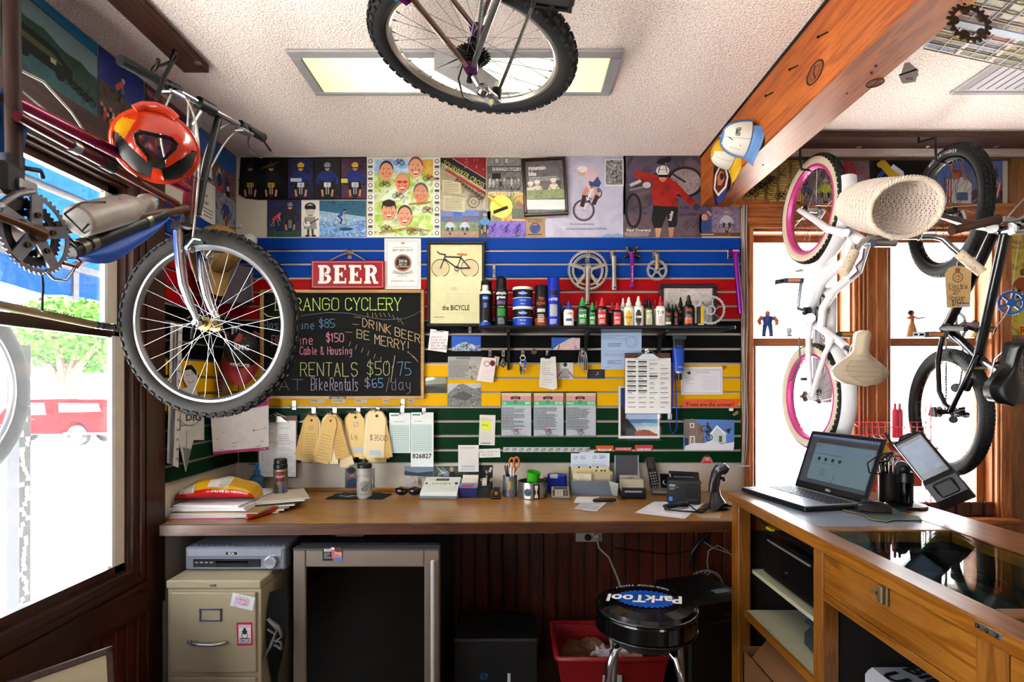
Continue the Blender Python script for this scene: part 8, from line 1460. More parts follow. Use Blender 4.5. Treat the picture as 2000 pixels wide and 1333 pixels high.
for k in range(4):
 a0=.5+k*PI/2;m=MB(T)
 c0_,s0_=math.cos(a0),math.sin(a0);m.tube([(c0_*.05,s0_*.05,sz-.13),(c0_*.1,s0_*.1,sz-.125),(c0_*.15,s0_*.15,sz-.15),(c0_*.172,s0_*.172,sz-.2),(c0_*.18,s0_*.18,sz-.3),(c0_*.205,s0_*.205,0)],.0125,CH_,12);m.bd_('leg',t)
m=MB(T);m.torus(.2,.009,CH_,48,8,Mx_.Translation((0,0,.22)));m.bd_('foot_ring',t);m=MB(T);m.la_([(.06,sz-.14),(.13,sz-.135),(.13,sz-.115)],BK_,24);m.bd_('swivel_plate',t)
# shredder, red bin, outlet, cables
t=th_('shredder','black paper shredder standing behind the stool','shredder',(.83,2.4,0));m=MB(Mx_.Translation((.83,2.42,0))@Mx_.Rotation(.35,4,'Z'));m.box((-.14,-.12,0),(.14,.14,.5),BP,.01);m.bd_('bin',t);m=MB(Mx_.Translation((.83,2.42,0))@Mx_.Rotation(.35,4,'Z'));m.box((-.15,-.14,.46),(.15,.15,.58),C('#19191d',.3),.02);m.box((-.1,.0,.58),(.1,.012,.581),BK_);m.box((.02,-.1,.58),(.1,-.06,.5815),C('#77777e',.4));m.box((.03,-.142,.5),(.06,-.14,.506),C('#a02018',.3));m.bd_('head',t)
rb=Mx_.Translation((.4,2.37,0));t=th_('recycling_bin','red plastic bin full of crumpled paper beside the stool','bin',(.42,2.28,0));RBn=C('#7c0e12',.4,0,.06);m=MB(rb)
def rr(w,d,z):return[(-w,-d,z),(w,-d,z),(w,d,z),(-w,d,z)]
o0,o1,i0,i1=rr(.17,.12,0),rr(.23,.17,.36),rr(.165,.115,.01),rr(.222,.162,.36);m.add(o0+o1+i0+i1,[(0,1,5,4),(1,2,6,5),(2,3,7,6),(3,0,4,7),(0,3,2,1),(8,12,13,9),(9,13,14,10),(10,14,15,11),(11,15,12,8),(8,9,10,11)],RBn);m.bd_('body',t);m=MB(rb);m.tube([(-.23,-.16,.36),(-.22,-.172,.36),(.22,-.172,.36),(.23,-.16,.36),(.23,.16,.36),(.22,.172,.36),(-.22,.172,.36),(-.23,.16,.36)],.012,RBn,8,True);m.bd_('rim',t);m=MB(rb);m.box((-.04,-.165,.24),(.04,-.145,.29),C('#9a98a0',.5));m.bd_('label_plate',t)
def crump(o,sx_,sy_,sz_,mt,seed,lab,name='crumpled_paper'):
 rn=random.Random(seed);m=MB(Mx_.Translation(V((.4,2.37,0))+V(o))@Mx_.Rotation(rn.uniform(-1,1),4,'Z')@Mx_.Rotation(rn.uniform(-.5,.5),4,'X'));h=[[rn.uniform(-1,1)for _ in range(8)]for _ in range(8)]
 m.grid(lambda u,v:((u-.5)*sx_,(v-.5)*sy_,sz_*h[int(u*7+.01)][int(v*7+.01)]),7,7,mt,False);return on_(m,name,lab,'paper','crumpled papers in the red bin')
crump((-.1,.06,.27),.2,.2,.02,C('#7d5a3c',.8,0,.15),1,'large crumpled brown paper bag in the red bin');crump((.02,-.03,.31),.16,.1,.018,C('#b9a9a6',.8),3,'crumpled white paper nearest the front of the red bin');crump((.1,.04,.32),.14,.12,.018,C('#a39488',.8),5,'crumpled beige paper at the right of the red bin');crump((-.08,-.06,.29),.12,.1,.02,C('#b5a494',.8),7,'crumpled tan paper at the left of the red bin');crump((.08,-.08,.33),.13,.06,.006,C('#b0887c',.8),9,'folded pinkish flyer on the front rim of the red bin')
p=W(1151,1048,D-.016);t=th_('wall_outlet','double wall outlet with plugs under the desk','outlet',p);m=MB();m.box((p.x-.075,D-.028,p.z-.028),(p.x+.07,D-.013,p.z+.03),C('#a9a196',.5),.004);m.bd_('plate',t);m=MB();m.sph((p.x-.012,D-.04,p.z),.018,BK_,10);m.bd_('black_plug',t);m=MB();m.cyl((p.x+.035,D-.05,p.z+.005),(p.x+.035,D-.028,p.z+.005),.014,C('#b5ab9e',.5));m.bd_('white_plug',t)
m=MB();a=V((p.x+.035,D-.05,p.z));m.tube([a,a+V((.01,-.01,-.05)),W(1190,1090,2.8),W(1208,1134,2.75),W(1222,1180,2.7),V((.6,2.6,.2)),V((.62,2.6,.01))],.006,C('#8f837a',.6),8);on_(m,'power_cord','thick grey power cord running down from the outlet','cord')
GYC=C('#9a9088',.55);m=MB();cz=W(1383,1148,2.86)
for k in range(5):rx,rz=.088-.005*k,.098-.004*k;m.tube([cz+V((rx*math.cos(a)+.006*k-.01,-.004*k,rz*math.sin(a)+.01*math.sin(3*a+k)))for a in[2*PI*i/28 for i in range(28)]],.0028,GYC,6,True)
m.tube([cz+V((0,0,.1)),W(1381,1100,2.86),W(1384,1076,2.85),W(1402,1066,2.85),W(1420,1076,2.85),W(1432,1092,2.85),W(1436,1060,2.85),W(1434,1030,2.86)],.003,GYC,6);on_(m,'cable_coil','coil of grey cable hanging on the wainscot','cable')
m=MB();m.tube([W(1388,1038,2.86),W(1366,1060,2.85),W(1352,1080,2.85),W(1346,1110,2.86)],[.012,.014,.012,.004],BK_,8);m.tube([W(1352,1075,2.85),W(1310,1084,2.87),W(1270,1080,2.87),W(1200,1072,2.87)],.003,BK_,6);on_(m,'black_cable','thick black cable looping below the right of the desk','cable')
m=MB();m.tube([W(1370,1056,2.85),W(1392,1070,2.84),W(1430,1084,2.85),W(1440,1070,2.85)],.003,C('#8f8898',.5),6);m.tube([W(1440,1040,2.86),W(1434,1090,2.86),W(1434,1110,2.86),W(1436,1190,2.86)],.003,GYC,6);on_(m,'thin_cable','thin pale cables crossing the wainscot beside the counter','cable')
m=MB();
for k in range(2):m.tube([W(1052+5*k,1040,2.87),W(1053+5*k,1100,2.87),W(1046+10*k,1160,2.87),W(1060+6*k,1190,2.86)],.0035,C('#55493f',.6),6)
on_(m,'electric_cord','pair of tan cords hanging in the dark under the desk','cord')
m=MB()
for k in range(5):x=1450+2.2*k;pts=[W(x+R.uniform(-1.5,1.5),400+q_*60,D-.035-.003*k)for q_ in range(9)]+[W(1449+k,915,D-.035),W(1447+k*1.5,965,D-.03),W(1442+k*2,1035,D-.03)];m.tube(pts,.0028,C(('#a89a94','#8f8078','#b5aaa4','#6a5a58','#a5948c')[k],.55),5)
m.box(tuple(W(1447,912,D-.05)),tuple(W(1461,909,D-.025)),C('#c9c6c2',.5));on_(m,'cable_bundle','bundle of thin cables running down the window trim','cable')
m=MB();T=fm_(V((LX+.2,1.62,.3)),(.45,.89,0),(-.25,.13,.96));t=th_('framed_print','framed print with cream mat leaning on the wall at lower left','framed picture',W(170,1310,1.6));q=W(207,1280,1.62)
T=fm_(q,(-.75,-.62,-.12),(.14,-.1,-.99));m=MB(T);m.box((-.018,-.018,-.02),(.5,.0,0),TRIM,.003);m.box((-.018,-.018,-.02),(0,.4,0),TRIM,.003);m.bd_('frame',t);m=MB(T);m.box((0,0,-.008),(.5,.4,-.006),C('#b3a587',.7));m.box((.075,.07,-.006),(.5,.4,-.005),C('#5a3a2a',.6));m.box((.085,.08,-.005),(.5,.4,-.004),PH_(('#2a2a30','#6a6a70'),30));m.bd_('mat_board',t)
# ================================================================ SHELF OF LUBES AND CLEANERS
SHF=2.67;sz_=bz(638,SHF+.05);t=th_('wall_shelf','black shelf on brackets carrying the row of bike lubes','shelf',(.5,2.77,sz_));m=MB();xa,xb=W(934,640,SHF).x,W(1438,640,SHF).x;m.box((xa,SHF,sz_-.018),(xb,SF_Y-.001,sz_),C('#121214',.3,0,.1),.005);m.bd_('board',t)
for px in(993,1147,1293):m=MB();x=bx(px,2.8);m.prism([(SF_Y-.001,sz_-.018),(SHF+.03,sz_-.018),(SHF+.03,sz_-.03),(SF_Y-.05,sz_-.05),(SF_Y-.03,sz_-.12),(SF_Y-.02,sz_-.22),(SF_Y-.001,sz_-.22)],x-.007,x+.007,C('#0f0f11',.35),fm_((0,0,0),(0,1,0),(0,0,1),(1,0,0)));m.bd_('bracket',t)
def can(px,ytop,w,spec,label,Y=2.74,name='bottle',cat='bottle',grp=None,round_=True):
 """spec: list of (height fraction, radius fraction, material) from the base up; then texts (string, height fraction, size, colour, width)"""
 prof,txt=spec;r=w/2*Y/F;H=W(0,ytop,Y).z-sz_;p=V(((px-CX)*Y/F,Y,sz_));t=th_(name,label,cat,p,grp);TP=Mx_.Translation(p);b=[q for q in prof if q[3]==0];m=MB(TP);fl=Mx_.Identity(4)if round_ else Mx_.Diagonal((.6,1,1,1))
 FT=Mx_.Rotation(math.atan2(-p.y,-p.x),4,'Z')@fl
 for part,nm in((0,'body'),(1,'cap')):
  q=[(r*a[1],H*a[0],a[2])for a in prof if a[3]==part]
  if part and q:q=[(r*[a for a in prof if a[3]==0][-1][1],H*[a for a in prof if a[3]==0][-1][0],q[0][2])]+q
  if q:m=MB(TP);m.la_(q,q[0][2],24,FT if part==0 else None);m.bd_(nm,t)
 if txt:
  m=MB(TP)
  for s,hf,size,col,mw,*rest in txt:
   rr=r*(rest[0]if rest else 1.0)+.0006
   if s is None:m.wp_(-.62,.62,H*hf,H*(hf+size),rr-.0003,C(col,.4),FT,8)
   elif s=='o':m.grid(lambda u,v:((rr-.0001)*math.cos(mw*v*math.cos(2*PI*u)),(rr-.0001)*math.sin(mw*v*math.cos(2*PI*u)),H*(hf+size*v*math.sin(2*PI*u))),18,2,C(col,.4),T=FT)
   elif s=='#':[m.wp_(-mw,mw*(.6+.4*R.random()),H*(hf+size*k/5),H*(hf+size*(k+.4)/5),rr,INK(col),FT,5)for k in range(5)]
   else:m.wt_(s,H*size,INK(col),FT,rr+.0003,0,H*hf,.02,mw*r)
  m.bd_('label',t)
 return t
BL_,BB,WB_,GNB,RDB,ORB,KB_=C('#1646a8',.35),C('#142a9a',.3),C('#cfccc4',.4,0,.03),C('#14682c',.3),C('#a3121c',.3),C('#c2501a',.35),C('#131316',.3)
logo=lambda h,s=.05:[('o',h,s,'#2464c8',.55),('Park',h,s*1.1,'#e0e0e0',1.3)]
cap_=lambda m_:[(1,.0,m_,1)]
can(950,547,26,([(0,.95,KB_,0),(.7,1,KB_,0),(.8,.9,KB_,0),(.82,.85,KB_,1),(.97,.8,KB_,1),(1,.5,KB_,1)],[]),'black spray can standing behind the blue and white bottle',2.8)
can(948,558,24,([(0,.97,WB_,0),(.1,1,BL_,0),(.6,1,KB_,0),(.78,1,KB_,0),(.84,.9,WB_,0),(.88,.5,WB_,1),(.89,.52,WB_,1),(1,.5,WB_,1),(1,0,WB_,1)],logo(.68)+[('CB-4',.12,.045,'#e0e0e0',1),('#',.45,.12,'#7fa0e0',.3)]),'blue and white cleaner bottle at the left end of the shelf')
can(979,541,26,([(0,.96,KB_,0),(.02,1,KB_,0),(.68,1,KB_,0),(.74,.9,KB_,0),(.76,.8,KB_,1),(.96,.78,KB_,1),(1,.5,KB_,1),(1,0,KB_,1)],[('simple',.66,.085,'#e6e6e6',1.7),('green',.58,.085,'#e6e6e6',1.7),('BIKE',.47,.09,'#8a5aa0',1.6),('CLEANER',.385,.03,'#9ac23a',1.4),(None,.2,.15,'#2c7a34',0),('#',.05,.13,'#9a9a9a',.5)]),'tall black spray can with white and purple lettering above a green picture')
for k,(yt,z0,lab)in enumerate(((0,0,'lower blue grease tub of the two stacked on the shelf'),(1,.112,'upper blue grease tub of the two stacked on the shelf'))):
 p=V(((1021-CX)*2.74/F,2.74,sz_+z0*.9));t=th_('grease_tub',lab,'tub',p,'stacked grease tubs');r=.0525;T=Mx_.Translation(p);m=MB(T);m.la_([(r*.95,0),(r*.97,.002),(r*.97,.042,BL_),(r*.97,.045,WB_),(r*.96,.086,KB_)],BL_,32);m.bd_('body',t);m=MB(T);m.la_([(r,.086),(r,.096),(r*.97,.1),(0,.1)],WB_,32);m.bd_('lid',t);m=MB(T);FT=Mx_.Rotation(FRONT,4,'Z');m.grid(lambda u,v:(r*.976*math.cos(.3*v*math.cos(2*PI*u)),r*.976*math.sin(.3*v*math.cos(2*PI*u)),.066+.011*v*math.sin(2*PI*u)),18,2,C('#2464c8',.4),T=FT);m.wt_('ParkTool',.012,INK('#e0e0e0'),FT,r*.982,0,.066,.02);m.wt_('PolyLube',.009,INK('#d0d8e8'),FT,r*.982,0,.03,.01);m.wt_('PPL-2',.009,INK('#d0d8e8'),FT,r*.982,0,.012,.01);m.bd_('label',t)
can(1057,558,26,([(0,.96,ORB,0),(.02,1,ORB,0),(.2,1,C('#8a3a18',.4),0),(.4,1,KB_,0),(.7,1,KB_,0),(.74,.97,KB_,1),(.98,.95,KB_,1),(1,.8,KB_,1),(1,0,KB_,1)],[('TRI',.66,.1,'#c85a24',1.3),('FLOW',.55,.1,'#c85a24',1.5),(None,.34,.08,'#b9b4ae',0),('#',.1,.2,'#e0d0c0',.5)]),'orange and black lube spray can')
can(1081,542,25,([(0,.97,BB,0),(.02,1,BB,0),(.76,1,BB,0),(.78,.98,BB,1),(.98,.95,BB,1),(1,.7,BB,1),(1,0,BB,1)],[(None,.62,.1,'#14141a',0),('1-STEP',.54,.07,'#e6e6ea',1.8),(None,.2,.24,'#9a9ca0',0),('#',.05,.1,'#d0d0e0',.6)]),'tall blue spray can with chequered band and blue cap')
m=MB();m.cyl(W(1094,636,2.75),W(1092,570,2.75),.002,C('#c01c1c',.4),n=6);on_(m,'red_straw','thin red spray straw beside the blue spray can','straw')
def lu_(px,yt,w,body,capm,txt,lab,Y=2.72,spout=True):can(px,yt,w,([(0,.9,body,0),(.02,1,body,0),(.58,1,body,0),(.66,.75,body,0),(.68,.55,capm,1),(.78,.55,capm,1),(.8,.4,capm,1),(.97 if spout else.9,.2,capm,1),(1,0,capm,1)],txt),lab,Y,grp=None,round_=False)
RC,GC=C('#b01a26',.35),C('#188a3c',.35);NB=C('#1c3c8a',.4);YW_=C('#c9c3a8',.4)
lu_(1097,590,15,KB_,C('#22408a',.4),[],'small dark bottle with navy cap behind the white blue capped bottle',2.78)
lu_(1111,588,20,WB_,NB,[('T-LUBE',.5,.1,'#b0283a',1.4),(None,.2,.1,'#2a4a9a',0)],'white lube bottle with blue cap, first of the small bottles')
def fl(px,yt,w,cp,col,word,lab,Y=2.72):lu_(px,yt,w,C('#12261a' if cp is GC else '#2a1012',.35),cp,[(None,.06,.5,col,0),(None,.5,.06,'#c9ccc4',0),(word,.34,.13,'#e0ded8',1.3),('#',.1,.14,'#c9c4b8',.45)],lab,Y)
fl(1138,580,24,GC,'#1a7a36','WET','large green capped wet lube bottle');fl(1157,591,18,GC,'#1a7a36','WET','small green capped wet lube bottle');fl(1176,581,24,RC,'#b8202c','DRY','large red capped dry lube bottle beside the green ones');fl(1206,591,22,RC,'#b8202c','DRY','shorter red capped dry lube bottle left of the white spouts')
lu_(1166,588,16,KB_,RC,[],'red capped bottle behind the large green and red bottles',2.79);lu_(1196,590,18,KB_,RC,[],'red capped bottle behind the shorter dry lube',2.79)
for px,yt,w,colr,word,lab,Y in((1217,582,15,'#c9a01c','Pro','white spouted bottle with yellow label, behind left',2.76),(1228,580,20,'#c9a01c','ProLink','white spouted bottle with large yellow label',2.72),(1247,578,20,'#1a1a1c','XTREME','white spouted bottle with round black label',2.72)):lu_(px,yt,w,WB_,WB_,[('o',.28,.26,colr,.62),(word,.3,.1,'#e0dcd2' if colr=='#1a1a1c' else '#3a2a14',1.5),('#',.04,.1,'#8a8478',.4)],lab,Y)
lu_(1263,583,16,C('#5a5a30',.35),KB_,[],'olive bottle with black cap behind the green oil bottle',2.78);lu_(1268,584,18,C('#5f5c34',.35),KB_,[(None,.06,.52,'#b9b8a4',0),('green OIL',.48,.1,'#3a6a2a',1.5),('#',.1,.2,'#6a6a5a',.4)],'olive oil bottle with grey cap and pale label')
lu_(1280,584,14,WB_,RC,[],'red capped white bottle behind the tall red spout cap',2.78);lu_(1290,578,19,WB_,RC,[('T-9',.44,.16,'#26262a',1.4),('#',.1,.24,'#a04048',.45)],'white bottle with red lettering and tall red spout cap')
for px,yt,w,lab,Y,cl in((1305,592,18,'small black lube bottle right of the tall red spout cap',2.72,'#c9c4bc'),(1320,594,12,'narrow black lube bottle with red label',2.74,'#a83a34'),(1329,580,16,'black spouted bottle behind the large black orange one',2.79,'#3a3a3c'),(1313,594,12,'black bottle top between the two small black lubes',2.79,'#3a3a3c'),(1345,576,23,'large black lube bottle with orange flame label at right',2.72,'#c2501a')):lu_(px,yt,w,KB_,KB_,[(None,.08,.2 if w>20 else.1,cl,0),('TRI',.5,.13,'#c85a34',1.2),('#',.2,.18,'#9a9490',.4)],lab,Y)
t,p=None,W(1366,637,2.71);t=th_('sealant_tube','black and yellow tube standing on the right end of the shelf','tube',V((p.x,2.71,sz_)));m=MB();m.box((p.x-.013,2.69,sz_+.001),(p.x+.016,2.715,sz_+.1),C('#131314',.4),.003);m.bd_('body',t);m=MB();m.box((p.x-.0,2.688,sz_+.012),(p.x+.014,2.69,sz_+.098),C('#c9a81c',.4));m.box((p.x-.012,2.688,sz_+.004),(p.x+.015,2.69,sz_+.01),WB_);m.bd_('label',t)
T=fm_(W(1388,606,2.76),(1,0,0),(0,-.1,1));t=th_('disc_rotor','steel brake disc rotor standing at the right end of the shelf','rotor',(T.translation.x,2.76,sz_));m=MB(T);n=72;m.ring([(.076*math.cos(2*PI*k/n)*(1 if k%3 else.95),.076*math.sin(2*PI*k/n)*(1 if k%3 else.95))for k in range(n)],[(.064*math.cos(2*PI*k/n),.064*math.sin(2*PI*k/n))for k in range(n)],-.001,.001,SE_);m.bd_('braking_ring',t);m=MB(T)
for k in range(6):a=k*PI/3;m.tube([(.022*math.cos(a),.022*math.sin(a),0),(.045*math.cos(a+.35),.045*math.sin(a+.35),0),(.066*math.cos(a+.3),.066*math.sin(a+.3),0)],.003,SE_,6)
m.ring([(.026*math.cos(2*PI*k/30),.026*math.sin(2*PI*k/30))for k in range(30)],[(.018*math.cos(2*PI*k/30),.018*math.sin(2*PI*k/30))for k in range(30)],-.001,.001,SE_);m.bd_('spider',t)
framed('framed_print','dark framed pale map print hung behind the right end of the shelf',[(1287,556),(1398,556),(1398,640),(1287,640)],C('#2a1a26',.4),.022,SF_Y-.003,lambda q,a,b:(q.rb_(a*.9,b*.9,1-a*.9,1-b*.9,PH_(('#b9aca8','#cfc4c0','#a5948e'),26)),q.sb_(.15,.12,.6,.3,4,'#8a7870',.006),q.circ(.5,.55,.06,.02,'#3a302c',14)),depth=.018)
# crank arms hung over the red band
CR=C('#b5b1ac',.3,.85,.1,30)
def hung(px,py,name,lab,fn,cat,Y=SF_Y-.03):
 t=th_(name,lab,cat,W(px,py,Y));fn(t,fm_(W(px,py,Y),(1,0,0),(0,0,1)));return t
def crA(t,T):
 m=MB(T);gear(m,T@Mx_.Identity(4)if False else Mx_.Identity(4),.108,53,CR,5,.88,.003,.24,.04,.17);m.torus(.083,.003,CR,60,6);m.bd_('outer_ring',t);m=MB(T);gear(m,Mx_.Translation((0,0,-.008)),.084,39,CR,0,.86,.003,.2,.045);m.bd_('inner_ring',t);m=MB(T);m.tube([(0,.012,.008),(-.002,-.06,.014),(-.006,-.172,.02),(-.006,-.184,.02)],[.017,.012,.013,.013],CR,12,flat=.7);m.la_([(.011,.012),(.011,.018),(0,.018)],BK_,16);m.la_([(.0055,.028),(0,.03)],BK_,12,Mx_.Translation((-.006,-.176,0)));m.bd_('crank_arm',t);m=MB(T);m.box((-.016,.035,.008),(.008,.062,.016),C('#77757a',.35,.7),.003);m.bd_('lock',t)
hung(1148,528,'crankset','large silver double chainring crankset hung on the blue slats',crA,'crankset')
def crB(t,T):m=MB(T);m.tube([(0,0,0),(0,-.02,0),(.001,-.09,0),(.002,-.17,0),(.002,-.182,0)],[.012,.0135,.0115,.0145,.013],CR,12,flat=.6);m.bd_('arm',t);m=MB(T);m.la_([(.0055,.009),(0,.0095)],BK_,12,Mx_.Translation((.002,-.172,0)));m.la_([(.004,.008),(0,.0095)],BK_,12);m.bd_('socket',t)
hung(1199,500,'crank_arm','single silver crank arm hung right of the large chainring',crB,'crank arm')
VIO=C('#8a2a92',.25,.7,.1)
def crC(t,T):
 m=MB(T)
 for k in range(5):
  a=PI/2+2*PI*k/5+PI/5
  if k==2:continue
  m.tube([(0,0,0),(.052*math.cos(a),.052*math.sin(a),0)],[.012,.009],C('#131316',.35),8,flat=.5);m.la_([(.005,.006),(0,.0065)],C('#55555a',.4),10,Mx_.Translation((.043*math.cos(a),.043*math.sin(a),0)))
 m.bd_('spider',t);m=MB(T);m.tube([(0,.012,.004),(0,-.06,.006),(0,-.165,.008)],[.014,.0105,.009],VIO,12,flat=.7);m.torus(.009,.005,VIO,16,8,Mx_.Translation((0,-.172,.008)));m.bd_('arm',t);m=MB(T);m.tx_('COOK BROS RACING',.009,INK('#c9a8cc'),fm_((.003,-.15,.0165),(0,1,0),(-1,0,0)),.01,'l',maxw=.11);m.bd_('lettering',t)
hung(1234,497,'crank_arm','purple crank arm with black star spider hung on the blue slats',crC,'crank arm')
def crD(t,T):m=MB(T);gear(m,Mx_.Identity(4),.057,32,CR,5,.75,.003,.3,.06,.2);m.bd_('chainring',t);m=MB(T);m.tube([(0,0,.006),(-.001,.06,.01),(-.002,.088,.01)],[.013,.01,.011],C('#b8a58c',.3,.8),10,flat=.7);m.la_([(.007,.012),(0,.013)],BK_,12);m.bd_('arm',t)
hung(1283,528,'crankset','small silver crankset with short arm hung at right of the row',crD,'crankset')
for px,lab in((1146,'large silver crankset'),(1196,'single silver crank arm'),(1234,'purple crank arm'),(1278,'small silver crankset'),(1425,'purple seat post')):sh_(px,490,'chrome slatwall hook behind the '+lab,16,.024,.045)
t=th_('seat_post','purple anodised seat post hung by the window trim','seat post',W(1440,560,SF_Y-.05));m=MB();a,b=W(1436,494,SF_Y-.05),W(1446,612,SF_Y-.05);m.tube([a,b],.0135,VIO,14);m.bd_('tube',t);m=MB();m.tube([a+V((-.03,0,.004)),a+V((.02,0,.004))],.016,VIO,10);m.cyl(a+V((-.02,-.012,.008)),a+V((.014,-.012,.008)),.006,C('#c9a8cc',.3,.6));m.bd_('clamp',t)
# grease tube and lanyard right of the barcode clipboard
p=W(1326,700,SF_Y-.05);t=th_('grease_tube','blue and white squeeze tube hanging upside down beside the clipboard','tube',p);m=MB();m.grid(lambda u,v:(p.x+(.03-.004*v)*math.cos(2*PI*u),p.y+(.004+.016*v)*math.sin(2*PI*u),p.z+.1-.17*v),20,8,C('#1650b4',.3));m.bd_('body',t);m=MB();m.grid(lambda u,v:(p.x+(.031-.001*v)*math.cos(2*PI*u),p.y+(.005+.005*v)*math.sin(2*PI*u),p.z+.102-.05*v),20,3,C('#15161c',.3));m.box((p.x-.036,p.y-.008,p.z+.098),(p.x+.04,p.y+.008,p.z+.122),C('#1d3a34',.4),.003);m.bd_('hang_tab',t);m=MB();m.cyl((p.x,p.y,p.z-.07),(p.x,p.y,p.z-.08),.018,WB_,.012);m.cyl((p.x+.002,p.y,p.z-.08),(p.x+.002,p.y,p.z-.115),.013,BK_);m.bd_('cap',t);m=MB();m.tx_('Park',.016,INK('#3a7ae0'),fm_((p.x,p.y-.012,p.z+.058),(1,0,0),(0,0,1)),.02);m.tx_('PPL-1',.012,INK('#c9d8f0'),fm_((p.x+.004,p.y-.0215,p.z-.052),(1,0,0),(0,0,1)),.01);m.bd_('label',t)
m=MB();S_=lambda a,b:W(a,b,SF_Y-.035);LY=C('#20249a',.6,0,.1)
for pts in(((1314,678),(1315,740),(1312,800),(1308,822)),((1318,725),(1321,780),(1322,830),(1320,842),(1314,848),(1309,840),(1308,826))):m.tube([S_(*q)for q in pts],.008,LY,8,flat=.25)
m.box(tuple(S_(1304,820)-V((0,.006,0))),tuple(S_(1312,808)+V((0,.006,0))),SE_,.002);on_(m,'lanyard','blue lanyard hanging behind the blue squeeze tube','lanyard')
# ================================================================ COUNTER AT THE RIGHT
CT=1.047;cx0,cx1,cy0,cy1=.908,1.53,-.4,2.24;OKC=WOOD('#86500f','#a8702a','Y',.6,.28,.35,'counter_oak');OKV=WOOD('#7c4a14','#9c6626','Z',.7,.35,.2)
t=th_('display_counter','oak display counter with glass top window and open shelves','counter',(1.22,1.2,0));m=MB()
gx0,gx1,gy0,gy1=.968,1.356,1.076,1.652
for lo,hi in(((cx0-.012,cy0),(gx0,cy1+.01)),((gx1,cy0),(cx1+.01,cy1+.01)),((gx0,gy1),(gx1,1.70)),((gx0,1.03),(gx1,gy0)),((gx0,cy1-.05),(gx1,cy1+.01))):m.box((lo[0],lo[1],CT-.04),(hi[0],hi[1],CT),OKC,.004)
m.bd_('top_frame',t);m=MB();m.box((gx0,1.70,CT-.03),(gx1,cy1-.05,CT-.001),C('#8d97a8',.22,0,.06,6));m.bd_('laminate_inset',t)
m=MB();m.box((gx0,gy0,CT-.008),(gx1,gy1,CT-.002),GL_(0,'#e8f4ee',.12));m.box((gx0,.2,CT-.008),(gx1,1.03,CT-.002),GL_(0,'#e8f4ee',.12));m.bd_('glass_pane',t)
m=MB();m.box((gx0-.03,.2,CT-.15),(gx1+.03,gy1+.02,CT-.14),C('#3a2c20',.6));m.bd_('display_floor',t)
for y0,y1 in((2.165,2.235),(1.572,1.622),(.98,1.05)):m=MB();m.box((cx0,y0,0),(cx0+.05,y1,CT-.04),OKV,.003);m.bd_('post',t)
m=MB();m.box((cx1-.012,cy0,.05),(cx1,cy1,CT-.04),OKV);m.box((cx0+.04,cy1-.012,.05),(cx1,cy1,CT-.04),OKV);m.bd_('panel',t);m=MB();IN_=C('#1d140e',.8);m.box((cx1-.02,cy0,.05),(cx1-.012,cy1-.02,CT-.16),IN_);m.box((cx0+.05,cy1-.022,.05),(cx1,cy1-.012,CT-.16),IN_);m.box((cx0+.052,1.58,.05),(cx1-.02,1.6,CT-.16),IN_);m.bd_('painted_shade_panel',t)  # near-black inner faces: the shade of the open bay put into their colour
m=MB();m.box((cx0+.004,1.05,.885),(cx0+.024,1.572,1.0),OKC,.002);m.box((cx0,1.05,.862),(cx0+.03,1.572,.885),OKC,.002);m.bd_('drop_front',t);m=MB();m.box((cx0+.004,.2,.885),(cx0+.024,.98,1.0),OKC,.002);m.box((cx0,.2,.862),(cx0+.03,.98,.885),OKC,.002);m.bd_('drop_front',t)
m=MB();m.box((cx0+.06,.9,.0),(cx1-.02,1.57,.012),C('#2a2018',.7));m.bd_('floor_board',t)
m=MB();q=onx(1724,1155,cx0);m.box((cx0-.004,q.y-.02,q.z-.032),(cx0+.004,q.y+.012,q.z+.022),C('#8a7a5c',.35,.8),.002);m.box((cx0-.012,q.y-.012,q.z-.03),(cx0,q.y+.006,q.z+.014),C('#9a8a6c',.3,.8),.003);m.cyl((cx0-.014,q.y,q.z-.006),(cx0-.014,q.y+.02,q.z-.006),.005,C('#9a8a6c',.3,.8));m.bd_('hasp',t);m=MB();q=onx(1930,1233,cx0-.012);m.box((cx0-.014,q.y-.03,q.z-.006),(cx0-.01,q.y+.03,q.z+.008),C('#8a8478',.3,.8),.002);[m.sph((cx0-.015,q.y+d,q.z),.004,DS_,8)for d in(-.02,0,.02)];m.bd_('hinge',t)
m=MB();m.box((cx0+.03,1.622,.56),(cx1-.02,2.165,.58),C('#a8a48a',.5));m.box((cx0+.02,1.622,.555),(cx0+.03,2.165,.582),OKC);m.bd_('shelf',t);m=MB();m.box((cx0+.06,1.63,.728),(cx1-.02,2.18,.743),C('#a8a48a',.5));m.bd_('shelf',t)
# things in the counter
t=th_('cash_drawer','black cash drawer in the upper compartment of the counter','drawer',(1.2,1.9,.76));m=MB();m.box((1.0,1.66,.746),(1.48,2.13,.90),KB_,.006);m.bd_('body',t);m=MB();m.box((.99,1.68,.755),(1.0,2.12,.885),C('#0d0d0f',.3),.002);m.cyl((.985,1.95,.8),(.992,1.95,.8),.012,CH_);m.box((.984,1.78,.888),(.99,2.08,.895),C('#77756a',.4));m.bd_('drawer_front',t)
t=th_('black_printer','black equipment box with white label on the cash drawer','box',(1.2,1.85,.80));m=MB();m.box((1.03,1.66,.902),(1.45,1.98,.985),C('#0f0f11',.35),.01);m.bd_('body',t);m=MB();m.box((1.028,1.70,.95),(1.03,1.78,.97),C('#9a9aa0',.5));m.bd_('label',t);m=MB();m.tube([(.97,2.14,.97),(.98,2.1,.95),(1.0,2.0,.93),(1.02,1.85,.94),(1.0,1.7,.92)],.005,BK_,6);m.box((.975,2.03,.938),(.99,2.07,.948),C('#b9a81c',.5));on_(m,'black_lead','black cable with yellow tag in the counter top compartment','cable')
